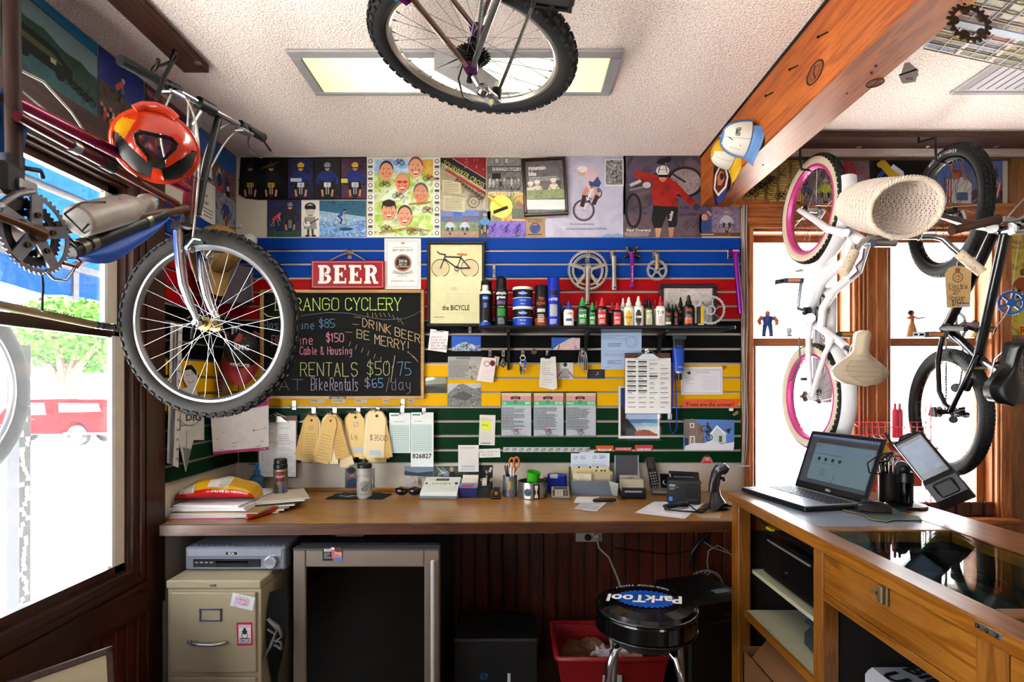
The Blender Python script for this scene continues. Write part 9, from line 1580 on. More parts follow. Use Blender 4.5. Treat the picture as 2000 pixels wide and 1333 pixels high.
t=th_('tool_case','dark grey plastic case with orange latch on the counter shelf','case',(1.1,1.75,.58));CG=C('#2f343a',.4,0,.1);m=MB();m.box((1.0,1.66,.581),(1.4,1.86,.66),CG,.02);m.bd_('body',t);m=MB();m.box((1.0,1.66,.66),(1.4,1.86,.7),CG,.02);m.tube([(1.06,1.76,.69),(1.06,1.76,.712),(1.3,1.76,.712),(1.3,1.76,.69)],.01,CG,8);m.bd_('lid',t);m=MB();m.box((.992,1.69,.645),(1.002,1.725,.67),C('#c2701c',.4),.003);m.bd_('latch',t)
CBD=C('#7a5230',.8,0,.1);m=MB();m.box((1.02,1.625,.581),(1.4,1.65,.72),CBD,.002);on_(m,'cardboard_box','flat brown cardboard box beside the grey case','box')
t=th_('cardboard_box','open cardboard box on the floor at the front of the counter','box',(.95,1.95,.3));m=MB();m.box((.92,1.66,.02),(1.3,1.68,.46),CBD);m.box((.92,1.66,.02),(.93,2.15,.42),CBD);m.box((1.29,1.66,.02),(1.3,2.15,.44),CBD);m.box((.92,2.14,.02),(1.3,2.15,.44),CBD);m.box((.92,1.66,.02),(1.3,2.15,.03),CBD);m.bd_('walls',t);m=MB();m.add([(.935,1.7,.42),(.935,2.1,.42),(1.0,2.08,.52),(1.0,1.74,.5)],[(0,1,2,3)],CBD);m.bd_('flap',t)
for k,(y0,y1,z0,z1,lab)in enumerate(((1.1,1.32,.3,.69,'white printed paper bag at the right in the lower counter bay'),(1.34,1.54,.3,.69,'white printed paper bag at the left in the lower counter bay'))):
 t=th_('paper_bag',lab,'bag',(1.0,y0,z0),'paper bags under the counter');m=MB();m.box((1.0,y0,.012),(1.2,y1,z1),C('#a9a6aa',.7,0,.06),.02);m.bd_('body',t);m=MB();[m.tx_(s,.075,INK('#1a1a1c'),fm_((x_,(y0+y1)/2,z1+.0008),(.3,-1,0),(1,.3,0)),.04)for s,x_ in(('US',1.03),('BIKE',1.12))];m.bd_('print',t)
 # under the glass
def under(pts,col,lab,fn=None,dz=0):
 c=quad(*[onz(a,b,CT-.138+dz)for a,b in pts],1,1);c.n=V((0,0,1));c.rb_(0,0,1,1,col,.002);fn and fn(c);c.done('display_item',lab,'paper')
def mapf(c):[c.line([(R.random(),R.random()),(R.random(),R.random())],.012,'#55684a')for k in range(9)]
TCT=lambda x0,y0,x1,y1,r,col,lab,fn:(lambda c:(setattr(c,'n',V((0,0,1))),c.rb_(0,0,1,1,col,.003),fn(c),c.done('display_item',lab,'display')))(quad((x0,y1,CT-.139),(x1,y1+r,CT-.139),(x1,y0+r,CT-.139),(x0,y0,CT-.139),1,1))
TCT(.99,1.42,1.12,1.62,.02,PH_(('#8a8a6a','#b5b08a','#5a6a52'),20),'folded trail map under the counter glass at the far left',mapf);TCT(1.15,1.4,1.33,1.6,-.02,PH_(('#2a3a4a','#4a5a6a','#1c242c'),18),'dark blue poster under the counter glass',mapf);TCT(1.0,1.12,1.17,1.36,0,PH_(('#1c2a3c','#3c5068','#8a9aa8'),14),'blue grey print under the near counter glass',mapf);TCT(1.2,1.1,1.34,1.34,.01,PH_(('#b0a83a','#c9c46a','#8a8a3a'),12),'yellow map sheet under the near counter glass',mapf)
# laptop
rgt,bck=V((.19,-.98,0)).normalized(),V((.98,.19,0)).normalized();LO=V((.952,2.244,CT));t=th_('laptop','open black laptop with silver keyboard deck on the counter','laptop',LO);Lw,Ld_=.372,.262;TL=fm_(LO,rgt,bck);m=MB(TL);m.box((0,0,.001),(Lw,Ld_,.019),C('#131316',.4),.004);m.bd_('base',t);m=MB(TL);m.box((.004,.004,.019),(Lw-.004,Ld_-.012,.0205),C('#a5a9b5',.3,.5,.03),.001);m.bd_('deck',t);m=MB(TL)
for r_ in range(5):
 for k in range(15):m.box((.022+k*.022,.115+r_*.022,.0205),(.04+k*.022,.132+r_*.022,.0225),C('#3a3c44',.4),.001)
m.bd_('keyboard',t);m=MB(TL);m.box((.13,.02,.0204),(.24,.095,.021),C('#9296a2',.25,.5));m.bd_('touchpad',t);m=MB(TL);m.box((.02,.012,.0205),(.05,.03,.0212),C('#5a6a9a',.4));m.bd_('sticker',t)
up=(V((0,0,1))*math.cos(.35)+bck*math.sin(.35));TS=fm_(LO+bck*(Ld_-.008)+V((0,0,.019)),rgt,up);m=MB(TS);m.box((0,0,-.008),(Lw,.252,0),C('#101013',.35),.004);lid=m.bd_('lid',t)
SCR=EMIT('#56707a',.34,'lcd');m=MB(TS);m.box((.018,.028,0),(Lw-.018,.235,.0006),EMIT('#2a2e3c',.3,'lcd_dark'));m.box((.018,.225,.0006),(Lw-.018,.235,.0008),EMIT('#5a6a90',.3));m.box((.055,.045,.0006),(Lw-.022,.2,.0009),SCR);m.box((.055,.205,.0006),(Lw-.022,.216,.0009),EMIT('#14151c',.1));m.box((.055,.17,.0009),(Lw-.022,.182,.0011),EMIT('#506a84',.34));TSn=TS
for k,s in enumerate(range(4)):m.box((.085+k*.036,.128,.0009),(.099+k*.036,.142,.0012),INK('#14181c'));m.box((.08+k*.036,.117,.0009),(.103+k*.036,.119,.0012),INK('#3a484e'))
for k in range(3):m.box((.115,.09-k*.011,.0009),(.145,.092-k*.011,.0012),INK('#2a363c'))
m.box((.06,.155,.0009),(.2,.157,.0012),INK('#3a484e'));m.box((.19,.046,.0009),(.192,.082,.0012),INK('#3a484e'));m.box((.06,.188,.0009),(.085,.191,.0012),INK('#3a484e'));[m.box((.3+k*.012,.228,.0008),(.304+k*.012,.232,.001),INK('#0a0c10'))for k in range(4)];m.bd_('screen',lid);m=MB(TS);m.tx_('DELL',.012,INK('#c9ccd4'),Mx_.Translation((Lw/2,.01,.0004)),.02);m.bd_('maker_lettering',lid)
# mouse, pad
t=th_('mouse_pad','ragged edged dark green mouse pad with gold print on the counter','mouse pad',onz(1720,1000,CT));q=[onz(a,b,CT)for a,b in((1640,994),(1650,1000),(1690,1009),(1697,1016),(1732,1022),(1745,1018),(1801,1019),(1795,1012),(1760,1004),(1770,996),(1700,985),(1665,990))];m=MB();n=len(q);m.add([v+V((0,0,.0005))for v in q]+[v+V((0,0,.004))for v in q],[tuple(range(n,2*n))]+[(i,(i+1)%n,n+(i+1)%n,n+i)for i in range(n)],C('#2a3f40',.6,0,.2,30));m.bd_('pad',t);m=MB();m.tube([v+V((0,0,.004))for v in q],.0012,C('#b09a5a',.5),4,True);T=fm_(onz(1728,1008,CT)+V((0,0,.0042)),(1,0,0),(0,1,0));m.tx_('DURANGO',.018,C('#9a8a5a',.5),T,.01);m.bd_('border',t)
p=onz(1706,999,CT+.004);t=th_('computer_mouse','black computer mouse on the ragged mouse pad','mouse',p);TM=Mx_.Translation(p)@Mx_.Rotation(-.35,4,'Z');m=MB(TM);m.grid(lambda u,v:((-.058+.116*u),(.032*math.sin(PI*u)**.5)*(2*v-1),.004+.034*math.sin(PI*(u*.85+.08))**.7*(1-abs(2*v-1)**2.5)),18,12,C('#121215',.3));m.box((-.05,-.026,.0),(.05,.026,.006),BK_,.004);m.bd_('body',t);m=MB(TM);m.cyl((-.03,-.004,.031),(-.03,.004,.031),.009,C('#3a3a40',.4));m.bd_('wheel',t)
# pen cup with pens, card terminal
p=onz(1737,982,CT);t=th_('pen_cup','dark brown pencil cup full of black pens on the counter','cup',p);m=MB(Mx_.Translation(p));m.la_([(.034,0),(.0355,.003),(.0365,.115),(.035,.115),(.034,.008),(0,.006)],C('#2b211d',.5),28,cap=False);m.bd_('body',t)
for k in range(12):
 a=2.4*k;b0=p+V((.018*math.cos(a),.018*math.sin(a),.01));b1=p+V((.03*math.cos(a),.03*math.sin(a),.15+.03*((k*5)%7)/7));m=MB();m.tube([b0,b0.lerp(b1,.85),b1],[.0045,.0048,.0035],C('#15151a' if k%3 else '#b9b6b2',.3),8);on_(m,'pen','black pen with chrome clip in the brown counter cup' if k%3 else 'white pen with black tip in the brown counter cup','pen','black pens in the brown cup' if k%3 else 'white pens in the brown cup')
p=onz(1769,990,CT);t=th_('card_terminal','black card payment terminal tilted on its pedestal stand','terminal',p);TB_=Mx_.Translation(p);m=MB(TB_);m.la_([(.066,0),(.068,.004),(.064,.01),(.034,.016),(.024,.018),(.024,.09,GB_),(.026,.092),(.026,.125),(.02,.13),(0,.13)],C('#18181b',.35),36);m.bd_('pedestal',t);m=MB(TB_);m.cyl((-.024,-.012,.15),(-.008,.012,.15),.02,C('#232326',.4));m.sph((-.01,-.004,.14),.022,BK_,12);m.bd_('pivot',t)
ta,tb=W(1742,868,1.93),W(1836,986,1.83);dx=(tb-ta).normalized();sd=V((.62,-.55,.18));sd=(sd-dx*sd.dot(dx)).normalized();TT=fm_(ta,dx,sd);
if TT.to_3x3().col[2].z<0:TT=fm_(ta,dx,-sd);
zs=TT.to_3x3().col[2];Ltm=(tb-ta).length
ys=1 if TT.to_3x3().col[1].x>0 else-1
yb_=(0,.1)if ys>0 else(-.1,0)
m=MB(TT);m.box((0,yb_[0],-.02),(Ltm,yb_[1],.002),C('#101012',.35),.008);m.box((.004,yb_[0]+.002,-.006),(Ltm-.02,yb_[0]+.004,.0),C('#a5a5aa',.2,.8));m.bd_('body',t);m=MB(TT);m.box((.012,yb_[0]+.006,.002),(Ltm*.64,yb_[1]-.006,.006),GB_,.002);m.box((.026,yb_[0]+.013,.006),(Ltm*.55,yb_[1]-.013,.0066),C('#5f6c84',.2,0,.4,30));m.bd_('screen',t);m=MB(TT);m.prism([(Ltm*.64,0),(Ltm*.7,.03),(Ltm*.95,.042),(Ltm+.02,.02),(Ltm+.02,-.02),(Ltm*.9,-.03),(Ltm*.6,-.02)],yb_[0],yb_[1],C('#1b1b1e',.4),fm_((0,0,0),(1,0,0),(0,0,1),(0,-1,0))@Mx_.Scale(-1,4,(0,0,1)));m.box((Ltm*.72,yb_[0]+.02,.03),(Ltm*.95,yb_[1]-.015,.045),BK_,.01);m.bd_('card_reader',t)
m=MB(TT);m.box((-.01,yb_[0]+.02,-.05),(Ltm*.9,yb_[1]-.03,-.02),BK_,.008);m.bd_('mount',t);m=MB();q=ta+V((.0,0,-.03));m.tube([W(1736,846,1.93),W(1738,870,1.93),W(1756,880,1.93)],.0028,BK_,6);m.tube([W(1728,845,1.93),ta+V((.0,0,.0))],.004,C('#2a181a',.4),6);m.tube([q,W(1715,890,1.93),W(1694,905,1.93),W(1698,924,1.93),W(1718,926,1.93),W(1732,905,1.93),W(1745,885,1.93)],.003,BK_,6);m.tube([q,W(1730,892,1.92),W(1712,905,1.9),W(1735,900,1.93)],.004,BK_,6);m.bd_('cable',t)
# ================================================================ BEAM, CEILING AND WINDOW THINGS
LBL,CRW=C('#5f86b8',.85,0,.1,60,.2),C('#d8d2c8',.85,0,.06,60,.2)
cap(capf(onx(1457,272,bl-.03),(-.15,-.62,-.8),(-1,.1,.2)),.86,LBL,C('#6a90c2',.8),label='light blue and white baseball cap with a pen drawing on the beam',panel=CRW,art=True,pu=.08)
cap(capf(onx(1428,300,bl-.02),(-.1,-.2,-1),(-1,0,.2)),.74,C('#c9a01c',.8,0,.1),C('#c9a01c',.8),label='yellow and white cap hung behind the light blue cap on the beam',panel=CRW)
c=Card(lambda a,b:onx(a,b,bl-.006),(-1,0,0));c.base([(1406,300),(1413,300),(1424,320),(1427,350),(1424,372),(1412,392),(1402,402),(1397,398),(1393,372),(1395,330)],C('#15161f',.35),.003);c.poly([(1410,318),(1418,322),(1424,345),(1420,366),(1404,384),(1395,370),(1398,340)],'#cfc8c4');c.poly([(1410,322),(1416,326),(1421,346),(1417,364),(1404,378),(1398,368),(1401,342)],'#5a1a14');c.poly([(1408,334),(1414,336),(1416,352),(1410,362),(1403,362),(1402,346)],'#b06a44');c.ell(1411,345,4,7,'#24100c');c.poly([(1400,388),(1412,380),(1422,364),(1416,386),(1404,400)],'#2a3a8a');c.done('cutout_sticker','large cutout picture of a masked helmet stuck on the beam side','sticker')
for px,py in((1447,268),(1421,300)):m=MB();p=onx(px,py,bl-.001);m.tube([p,p+V((-.05,0,.01))],.0025,C('#2a1a12',.5,.6),6);on_(m,'nail','nail in the beam under the '+('light blue' if px>1430 else 'yellow')+' cap','nail')
p=W(1893,45,1.3);t=th_('hanging_sprocket','brown steel sprocket hanging from the ceiling by a brass ring','sprocket',p);m=MB(fm_(p,(1,.1,0),(.1,.25,1)));gear(m,Mx_.Identity(4),.058,20,C('#5a4a3e',.4,.7,.2,30),0,.74,.003,.2,.12)
for k in range(5):a=2*PI*k/5+.5;m.la_([(.006,-.0015),(.013,-.0015),(.013,.0015),(.006,.0015)],C('#5a4a3e',.4,.7),14,Mx_.Translation((.04*math.cos(a),.04*math.sin(a),0)))
m.bd_('ring',t);m=MB();m.torus(.022,.0015,C('#c9a04a',.3,.8),24,6,zf_(p+V((0,-.005,.065)),(1,.3,0)));m.tube([p+V((0,0,.085)),V((p.x,p.y,CZ))],.001,C('#8a7a5a',.4),4);m.bd_('hanger',t)
p=W(1771,118,1.9);m=MB();m.tube([V((p.x,p.y,bz0 if p.x<br else CZ)),p],.0008,C('#8a8a8a',.5),4);t=th_('hang_tag','small grey hang tag with barcode dangling near the beam','tag',p);m.bd_('string',t);c=Card(BWfn(1.9),(0,-1,0));c.base([(1766,124),(1776,122),(1792,136),(1794,148),(1786,152),(1760,146),(1762,136)],C('#eae2df',.5),.0008);c.base([(1755,146),(1790,134),(1794,136),(1788,160),(1764,164),(1760,160)],C('#e2dad6',.5),.0012);c.k+=.0004;c.poly([(1755,146),(1790,134),(1790,138),(1756,149)],'#1c1616');[c.line([(1768+k*1.6,152),(1770+k*1.6,157)],.8,'#55504e')for k in range(9)];c.mb.bd_('card',t)
# wire grid rack of cards overhead at the far right
t=th_('wire_card_rack','white wire grid of picture cards hung under the ceiling at top right','rack',(1.95,1.55,2.6));O=W(1803,95,1.95);gx_,gy_=(W(1975,132,1.95)-O),(W(1905,-20,1.5)-O);gx_=gx_.normalized()*.62;gy_=gy_.normalized()*.75;WHM=C('#cfd2dc',.35,.3);m=MB()
for k in range(12):a=O+gx_*(k/11);m.tube([a,a+gy_],.002,WHM,5)
for k in range(12):a=O+gy_*(k/11);m.tube([a,a+gx_],.0028,C('#d2c4a8',.35,.3),5)
m.bd_('wire_grid',t);nz_=gx_.cross(gy_).normalized();nz_=nz_ if nz_.z>0 else-nz_
for a,b in((.34,.4),):m=MB();q=[O+gy_*a,O+gy_*a+gx_*1.2,O+gy_*b+gx_*1.2,O+gy_*b];m.add([v-nz_*.004 for v in q]+[v for v in q],[(0,1,2,3),(4,7,6,5),(0,4,5,1),(3,2,6,7)],C('#b5c4d8',.4));m.bd_('white_strip',t)
NTH='first second third fourth fifth sixth seventh eighth ninth'.split()
for k in range(9):
 for j in range(5):
  u0,v0=j/5+.012,k/9+.006
  if.3<v0<.4:continue
  cq=quad(*[O+gx_*a+gy_*b+nz_*.006 for a,b in((u0,v0+.1),(u0+.18,v0+.1),(u0+.18,v0),(u0,v0))],1,1);cq.n=-nz_;cq.rb_(0,0,1,1,PH_(R.choice([('#7a5a4a','#a88a78','#4a3a3a'),('#3a4a6a','#8a9ab0','#5a4a4a'),('#a03a4a','#c98a90','#5a3a44'),('#55504a','#9a948a','#2a2a2a'),('#8a7a3a','#b5a878','#5a4a3a')]),40),.001);cq.done('picture_card','overhead grid picture card, %s column, %s row from its near lower corner'%(NTH[j],NTH[k]),'card','picture cards on the overhead wire grid')
  # chainring and cord at the far right, window figures
p=W(1975,592,2.4);t=th_('blue_chainring','blue anodised chainring hanging at the far right by a white cord','chainring',p);m=MB(fm_(p,(1,-.2,0),(0,0,1)));gear(m,Mx_.Identity(4),.056,34,C('#3a6ab0',.3,.6,.1),6,.78,.003,.34,.06,.2);m.bd_('ring',t);m=MB();m.tube([W(1976,570,2.4),W(1972,600,2.4),W(1962,618,2.4),W(1945,640,2.42),W(1938,655,2.43)],.0018,C('#d2d0d0',.6),5);m.tube([W(1976,570,2.4),W(1990,470,2.41),W(2008,380,2.42)],.0012,C('#d2d0d0',.6),4);m.bd_('cord',t)
RZ=bz(658,D+.06)
def figure(px,h,name,lab,bd_):p=V(((px-CX)*(D+.03)/F,D+.03,RZ-.002));t=th_(name,lab,'figurine',p);bd_(t,p,h)
SKN=C('#b5704a',.5,0,.05)
def wrest(t,p,h):
 m=MB();
 for s in(-1,1):m.tube([p+V((s*.02,0,0)),p+V((s*.018,0,h*.25)),p+V((s*.012,0,h*.5))],[.01,.011,.014],C('#1c3a7a',.5),8);m.tube([p+V((s*.03,0,h*.78)),p+V((s*.05,-.005,h*.62)),p+V((s*.044,-.012,h*.46))],[.013,.011,.009],SKN,8)
 m.bd_('legs_and_arms',t);m=MB();m.tube([p+V((0,0,h*.46)),p+V((0,0,h*.62)),p+V((0,0,h*.78)),p+V((0,0,h*.83))],[.02,.026,.03,.012],C('#1c3a8a',.5),10);m.bd_('torso',t);m=MB();m.sph(p+V((0,0,h*.91)),(.014,.014,.018),SKN,10);m.bd_('head',t)
def hula(t,p,h):
 m=MB();m.la_([(.026,0),(.022,h*.25),(.012,h*.52)],C('#b5935a',.8,0,.3,90),16,Mx_.Translation(p));m.bd_('grass_skirt',t);m=MB();m.tube([p+V((0,0,h*.5)),p+V((.002,0,h*.62)),p+V((0,0,h*.76)),p+V((0,0,h*.82))],[.011,.01,.014,.006],SKN,10);m.sph(p+V((0,0,h*.89)),.013,SKN,10);m.tube([p+V((-.012,0,h*.75)),p+V((-.03,-.004,h*.7)),p+V((-.012,-.012,h*.66))],.005,SKN,6);m.tube([p+V((.012,0,h*.75)),p+V((.03,-.006,h*.68)),p+V((.06,-.012,h*.72))],.005,SKN,6);m.bd_('body',t);m=MB();m.sph(p+V((-.004,.003,h*.91)),(.016,.015,.016),C('#2a1a14',.6),10);m.bd_('hair',t)
def skull(t,p,h):m=MB();m.sph(p+V((0,0,h*.6)),(.016,.014,h*.38),C('#b5b5bc',.5),10);[m.tube([p+V((s*.01,0,h*.8)),p+V((s*.024,0,h*.95)),p+V((s*.022,0,h*1.1))],.003,C('#b5b5bc',.5),6)for s in(-1,1)];m.box(tuple(p+V((-.014,-.01,0))),tuple(p+V((.014,.01,h*.25))),C('#9a9aa2',.5),.003);m.bd_('body',t)
figure(1499,.138,'toy_wrestler','little toy wrestler figure in blue on the left window rail',wrest);figure(1541,.052,'toy_skull','tiny pale horned toy on the left window rail',skull);figure(1781,.145,'hula_dancer','hula dancer figure on the right window rail',hula);figure(1906,.085,'toy_figure','small tan toy figure at the right end of the window rail',hula)
# red wire display rack in the window
RW=C('#f0586c',.5);t=th_('wire_display_rack','red wire counter display rack standing before the windows','rack',W(1740,990,2.5));m=MB();A,B=(1662,1818),(2.42,2.62)
def wr(pts,r=.0025):m.tube(pts,r,RW,5)
for y0 in(825,850):
 q=[W(1664,y0,2.62),W(1808,y0,2.62),W(1820,y0+10,2.42),W(1678,y0+10,2.42)];wr(q+[q[0]])
for k in range(12):x=1666+k*12.5;wr([W(x,825,2.62),W(x+2,852,2.6),W(x+12,860,2.42),W(x+12,836,2.42)],.0015)
for px,Y in((1664,2.62),(1808,2.62),(1818,2.42),(1680,2.42)):wr([W(px,790,Y),W(px,985,Y)])
for y0 in(950,980):q=[W(1664,y0,2.62),W(1808,y0,2.62),W(1820,y0+4,2.42),W(1678,y0+4,2.42)];wr(q+[q[0]])
m.bd_('wire_frame',t);c=Card(BWfn(2.44),(0,-1,0));c.rb_(1700,862,1800,950,C('#c94a2c',.4),.002);c.rect(1700,862,1800,890,'#d2c8c0');c.poly([(1724,864),(1738,864),(1732,888),(1720,888)],'#d8a81c');c.poly([(1730,866),(1748,866),(1756,884),(1738,880)],'#c4282c');c.rect(1700,891,1800,907,'#c4202c');c.tx_('HAMMER',1702,905,12,'#e6e0dc',maxw=58,bold=.03);c.tx_('NUTRITION',1704,930,8,'#d8c8bc',maxw=60);c.mb.bd_('sign',t)
for px,lab in((1748,'left pink gel flask in the red wire rack'),(1757,'right pink gel flask with thin spout in the red wire rack')):m=MB(Mx_.Translation(W(px,856,2.52)));m.la_([(.012,0),(.013,.003),(.013,.13),(.006,.14),(.005,.165),(0,.166)],C('#d8405c',.35),16);on_(m,'gel_flask',lab,'flask')
# pole along the window rail
t=th_('cream_pole','cream pole printed DURANGO resting along the window meeting rail','pole',onx(110,622,LX+.05));a,b=onx(-40,588,LX+.03),onx(181,634,LX+.03);m=MB();m.tube([a,b],.0135,C('#a8946a',.5,0,.15,20),12);m.bd_('tube',t);m=MB();e=onx(232,642,LX+.03);m.tube([b,e],.0125,SE_,12);[m.tube([b.lerp(e,f)-(e-b).normalized()*.006,b.lerp(e,f)+(e-b).normalized()*.006],.014,CH_,12)for f in(.1,.3,.75)];m.sph(e,.014,DS_,8);m.bd_('metal_tip',t);m=MB();m.tx_('DURANGO',.02,C('#77653c',.6),fm_(onx(112,618,LX+.03)+V((.0138,0,.0)),b-a,(0,0,1)),.02);m.bd_('lettering',t)
# ================================================================ OUTSIDE
GRZ=-.88;m=MB();m.box((-60,-30,GRZ-.2),(LX-3.2,60,GRZ),C('#f4f1ea',.9,0,.06,1));m.box((LX-3.2,-10,GRZ-.2),(LX-.22,10,-.25),C('#f2efe8',.9,0,.05,2));m.box((LX-3.2,D+.4,GRZ-.2),(30,60,GRZ+.3),C('#f4f1ea',.9,0,.05,1));st_(m,'ground')
ot=bpy.data.objects['ground']
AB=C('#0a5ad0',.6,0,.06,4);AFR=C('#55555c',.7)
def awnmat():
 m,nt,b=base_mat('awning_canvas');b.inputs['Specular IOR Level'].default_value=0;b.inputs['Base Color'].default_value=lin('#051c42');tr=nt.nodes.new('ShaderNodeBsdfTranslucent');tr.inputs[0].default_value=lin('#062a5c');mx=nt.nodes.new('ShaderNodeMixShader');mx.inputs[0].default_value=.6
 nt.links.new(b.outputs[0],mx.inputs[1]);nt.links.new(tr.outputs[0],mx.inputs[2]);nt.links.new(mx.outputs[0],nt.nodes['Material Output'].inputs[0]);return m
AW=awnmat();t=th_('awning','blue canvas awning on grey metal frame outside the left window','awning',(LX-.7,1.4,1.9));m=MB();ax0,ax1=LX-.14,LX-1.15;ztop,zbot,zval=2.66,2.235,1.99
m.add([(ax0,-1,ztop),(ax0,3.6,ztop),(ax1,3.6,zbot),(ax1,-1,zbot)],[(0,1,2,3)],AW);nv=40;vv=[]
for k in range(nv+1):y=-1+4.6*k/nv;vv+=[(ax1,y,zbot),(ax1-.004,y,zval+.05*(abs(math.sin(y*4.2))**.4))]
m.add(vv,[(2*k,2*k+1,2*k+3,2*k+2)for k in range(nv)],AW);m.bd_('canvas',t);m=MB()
for y in(.1,1.12,2.14,3.2):m.box((ax1-.02,y,zval+.02),(ax1+.01,y+.04,zbot),AFR);m.tube([(ax0,y,ztop-.03),(ax1,y,zbot-.02)],.02,AFR,4)
for z_ in(zbot-.01,):m.box((ax1-.0,-1,z_-.04),(ax1+.03,3.6,z_),AFR)
m.tube([((ax0+ax1)/2,-1,(ztop+zbot)/2-.03),((ax0+ax1)/2,3.6,(ztop+zbot)/2-.03)],.02,AFR,4);m.bd_('frame',t)
# red pickup
t=th_('pickup_truck','red pickup truck with bed cap parked across the street','truck',(-18.5,21.8,GRZ));TR_=Mx_.Translation((-16.1,21.8,GRZ))@Mx_.Rotation(PI+.05,4,'Z');REDP=C('#a8040c',.9,0,.03,spec=0);WINM=C('#55606c',.15);m=MB(TR_)
P2=fm_((0,.9,0),(1,0,0),(0,0,1));side=[(0,.55),(0,1.12),(2.05,1.16),(2.1,1.1),(4.2,1.16),(5.5,1.05),(5.7,.8),(5.7,.5),(4.95,.5),(4.85,.75),(4.6,.9),(4.3,.9),(4.05,.75),(3.95,.45),(1.75,.45),(1.65,.75),(1.4,.92),(1.1,.92),(.85,.75),(.75,.5)]
m.prism(side,0,1.85,REDP,P2);m.prism([(2.12,1.1),(2.3,1.72),(2.5,1.78),(3.5,1.78),(3.75,1.7),(4.25,1.12)],.06,1.79,REDP,P2);m.bd_('body',t);m=MB(TR_);m.prism([(.02,1.13),(.2,1.7),(.3,1.75),(2.1,1.77),(2.1,1.15)],.05,1.8,REDP,P2);m.bd_('bed_cap',t);m=MB(TR_)
for z_ in(.03,1.82):m.prism([(.32,1.32),(.42,1.64),(1.9,1.66),(1.9,1.3)],z_-.015,z_+.015,WINM,P2);m.prism([(2.4,1.2),(2.48,1.66),(3.1,1.68),(3.1,1.2)],z_-.0,z_+.04,WINM,P2);m.prism([(3.2,1.2),(3.2,1.68),(3.5,1.66),(3.95,1.2)],z_-.0,z_+.04,WINM,P2)
m.bd_('window',t);m=MB(TR_);m.box((0,-.95,.42),(5.6,.9,.5),C('#55565c',.5));m.box((2.7,-.0,.0),(2.7,0,0),WINM)if False else None;m.bd_('sill',t)
for x in(1.25,4.45):
 for y in(.72,-.78):m=MB(TR_@fm_((x,y,.39),(1,0,0),(0,0,1)));m.la_([(.2,-.12),(.39,-.12),(.39,.12),(.22,.12)],C('#26262a',.8),28);m.la_([(.0,.1),(.1,.1),(.22,.11),(.22,.12)],C('#8a8c92',.3,.7),20);m.la_([(.0,-.1),(.1,-.1),(.22,-.11),(.22,-.12)],C('#8a8c92',.3,.7),20);m.bd_('road_wheel',t)
m=MB(TR_);m.box((2.75,.9,1.0),(2.95,.93,1.05),BK_);m.box((2.75,-.98,1.0),(2.95,-.95,1.05),BK_);m.bd_('door_handle',t)
# trees: trunk with limbs, leafy crown
def tree(x,y,h,s,seed,lab):
 rn=random.Random(seed);t=th_('street_tree',lab,'tree',(x,y,GRZ),'trees across the street');BK=C('#54493e',.9,0,.25,8,.4);m=MB();b=V((x,y,GRZ));f=b+V((0,0,h*.34));m.tube([b,b+V((.05,0,h*.15)),f],[.55*s,.45*s,.4*s],BK,10)
 for a,l in((-.75,.4),(.65,.42),(-.2,.45),(.25,.3)):e=f+V((math.sin(a)*h*l,rn.uniform(-1,1)*s,math.cos(a)*h*l));m.tube([f-V((0,0,.2)),f.lerp(e,.4)+V((0,0,.1)),e],[.3*s,.2*s,.08*s],BK,8)
 m.bd_('trunk',t);m=MB();LF=C('#44702e',.9,0,.35,1.2,spec=0);vv,ff=[],[]
 for k in range(5200):
  a,q,rr=rn.uniform(0,2*PI),rn.uniform(-1,1),rn.random()**.4;c_=V((math.cos(a)*math.sqrt(1-q*q)*rr*h*.62,math.sin(a)*math.sqrt(1-q*q)*rr*h*.5,q*rr*h*.32+h*.74));u=V((rn.uniform(-1,1),rn.uniform(-1,1),rn.uniform(-1,1))).normalized()*.17*s;w=u.orthogonal().normalized()*.1*s;c_=c_+b+V((0,1.8,0));n=len(vv);vv+=[c_-u,c_+w,c_+u,c_-w];ff.append((n,n+1,n+2,n+3))
 m.add(vv,ff,LF);m.bd_('crown',t)
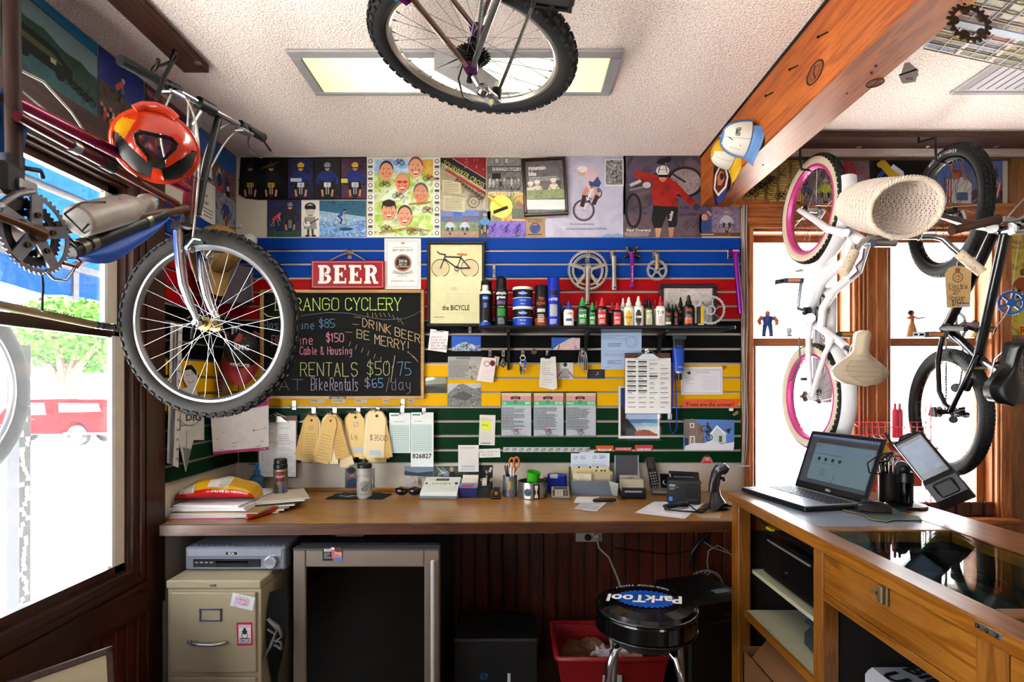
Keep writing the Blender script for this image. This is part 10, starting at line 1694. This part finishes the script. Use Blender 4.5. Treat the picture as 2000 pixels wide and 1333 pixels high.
tree(-25.0,29.5,7.2,1.0,3,'spreading leafy tree with forked trunk behind the red truck');tree(-17.0,42,6.4,.9,5,'second leafy tree further back to the right of the forked one');tree(-46,32,7.5,1,8,'third leafy tree beyond the forked one at the left')
t=th_('house','pale house with brown door across the street behind the trees','house',(-32,40,GRZ));m=MB();m.box((-44,40,GRZ),(-24,46,3.2),C('#c9c4bc',.8));m.bd_('wall',t);m=MB();m.prism([(-44.6,3.2),(-34,6.5),(-23.4,3.2)],39.6,46.4,C('#8a8684',.8),Mx_(((1,0,0,0),(0,0,1,0),(0,1,0,0),(0,0,0,1))));m.bd_('roof',t);m=MB();m.box((-37.6,39.9,GRZ),(-36.7,40,1.2),C('#8a4a3a',.6));m.bd_('door',t)
for x in(-39.6,-34.5,-29):m=MB();m.box((x,39.9,.2),(x+1.1,40,1.5),WINM);m.bd_('window',t)
# bike wheel and stickered post just outside the pane
t=th_('parked_wheel','grey bicycle wheel leaning outside the left window','wheel',onx(-20,760,LX-.32));T=zf_(onx(-110,765,LX-.32),(1,.12,0));m=MB(T);m.torus(.31,.028,C('#3a3c44',.8),56,10);m.bd_('tyre',t);m=MB(T);m.torus(.275,.012,ALU,56,6);[m.tube([(0,0,0),(.27*math.cos(a),.27*math.sin(a),0)],.0012,CH_,4)for a in[2*PI*k/24 for k in range(24)]];m.bd_('rim',t)
t=th_('sticker_post','outdoor post covered in white stickers left of the lower pane','post',onx(40,1000,LX-.45));a,b=onx(47,660,LX-.45),onx(16,1200,LX-.45);m=MB();m.box((LX-.5,a.y-.02,-.25),(LX-.45,a.y+.03,1.66),C('#3a3d4a',.6));m.bd_('pole',t);m=MB()
for k in range(70):y,z_=a.y+R.uniform(-.018,.022),.2+1.4*k/70;TQ=fm_((LX-.4495,y,z_),(0,1,0),(0,0,1));m.prism([(R.uniform(-.014,-.004),-.008),(.01,-.01),(R.uniform(.002,.012),.01),(-.01,.008)],0,.0006,C('#d8d8de',.5),TQ)
m.bd_('stickers',t)
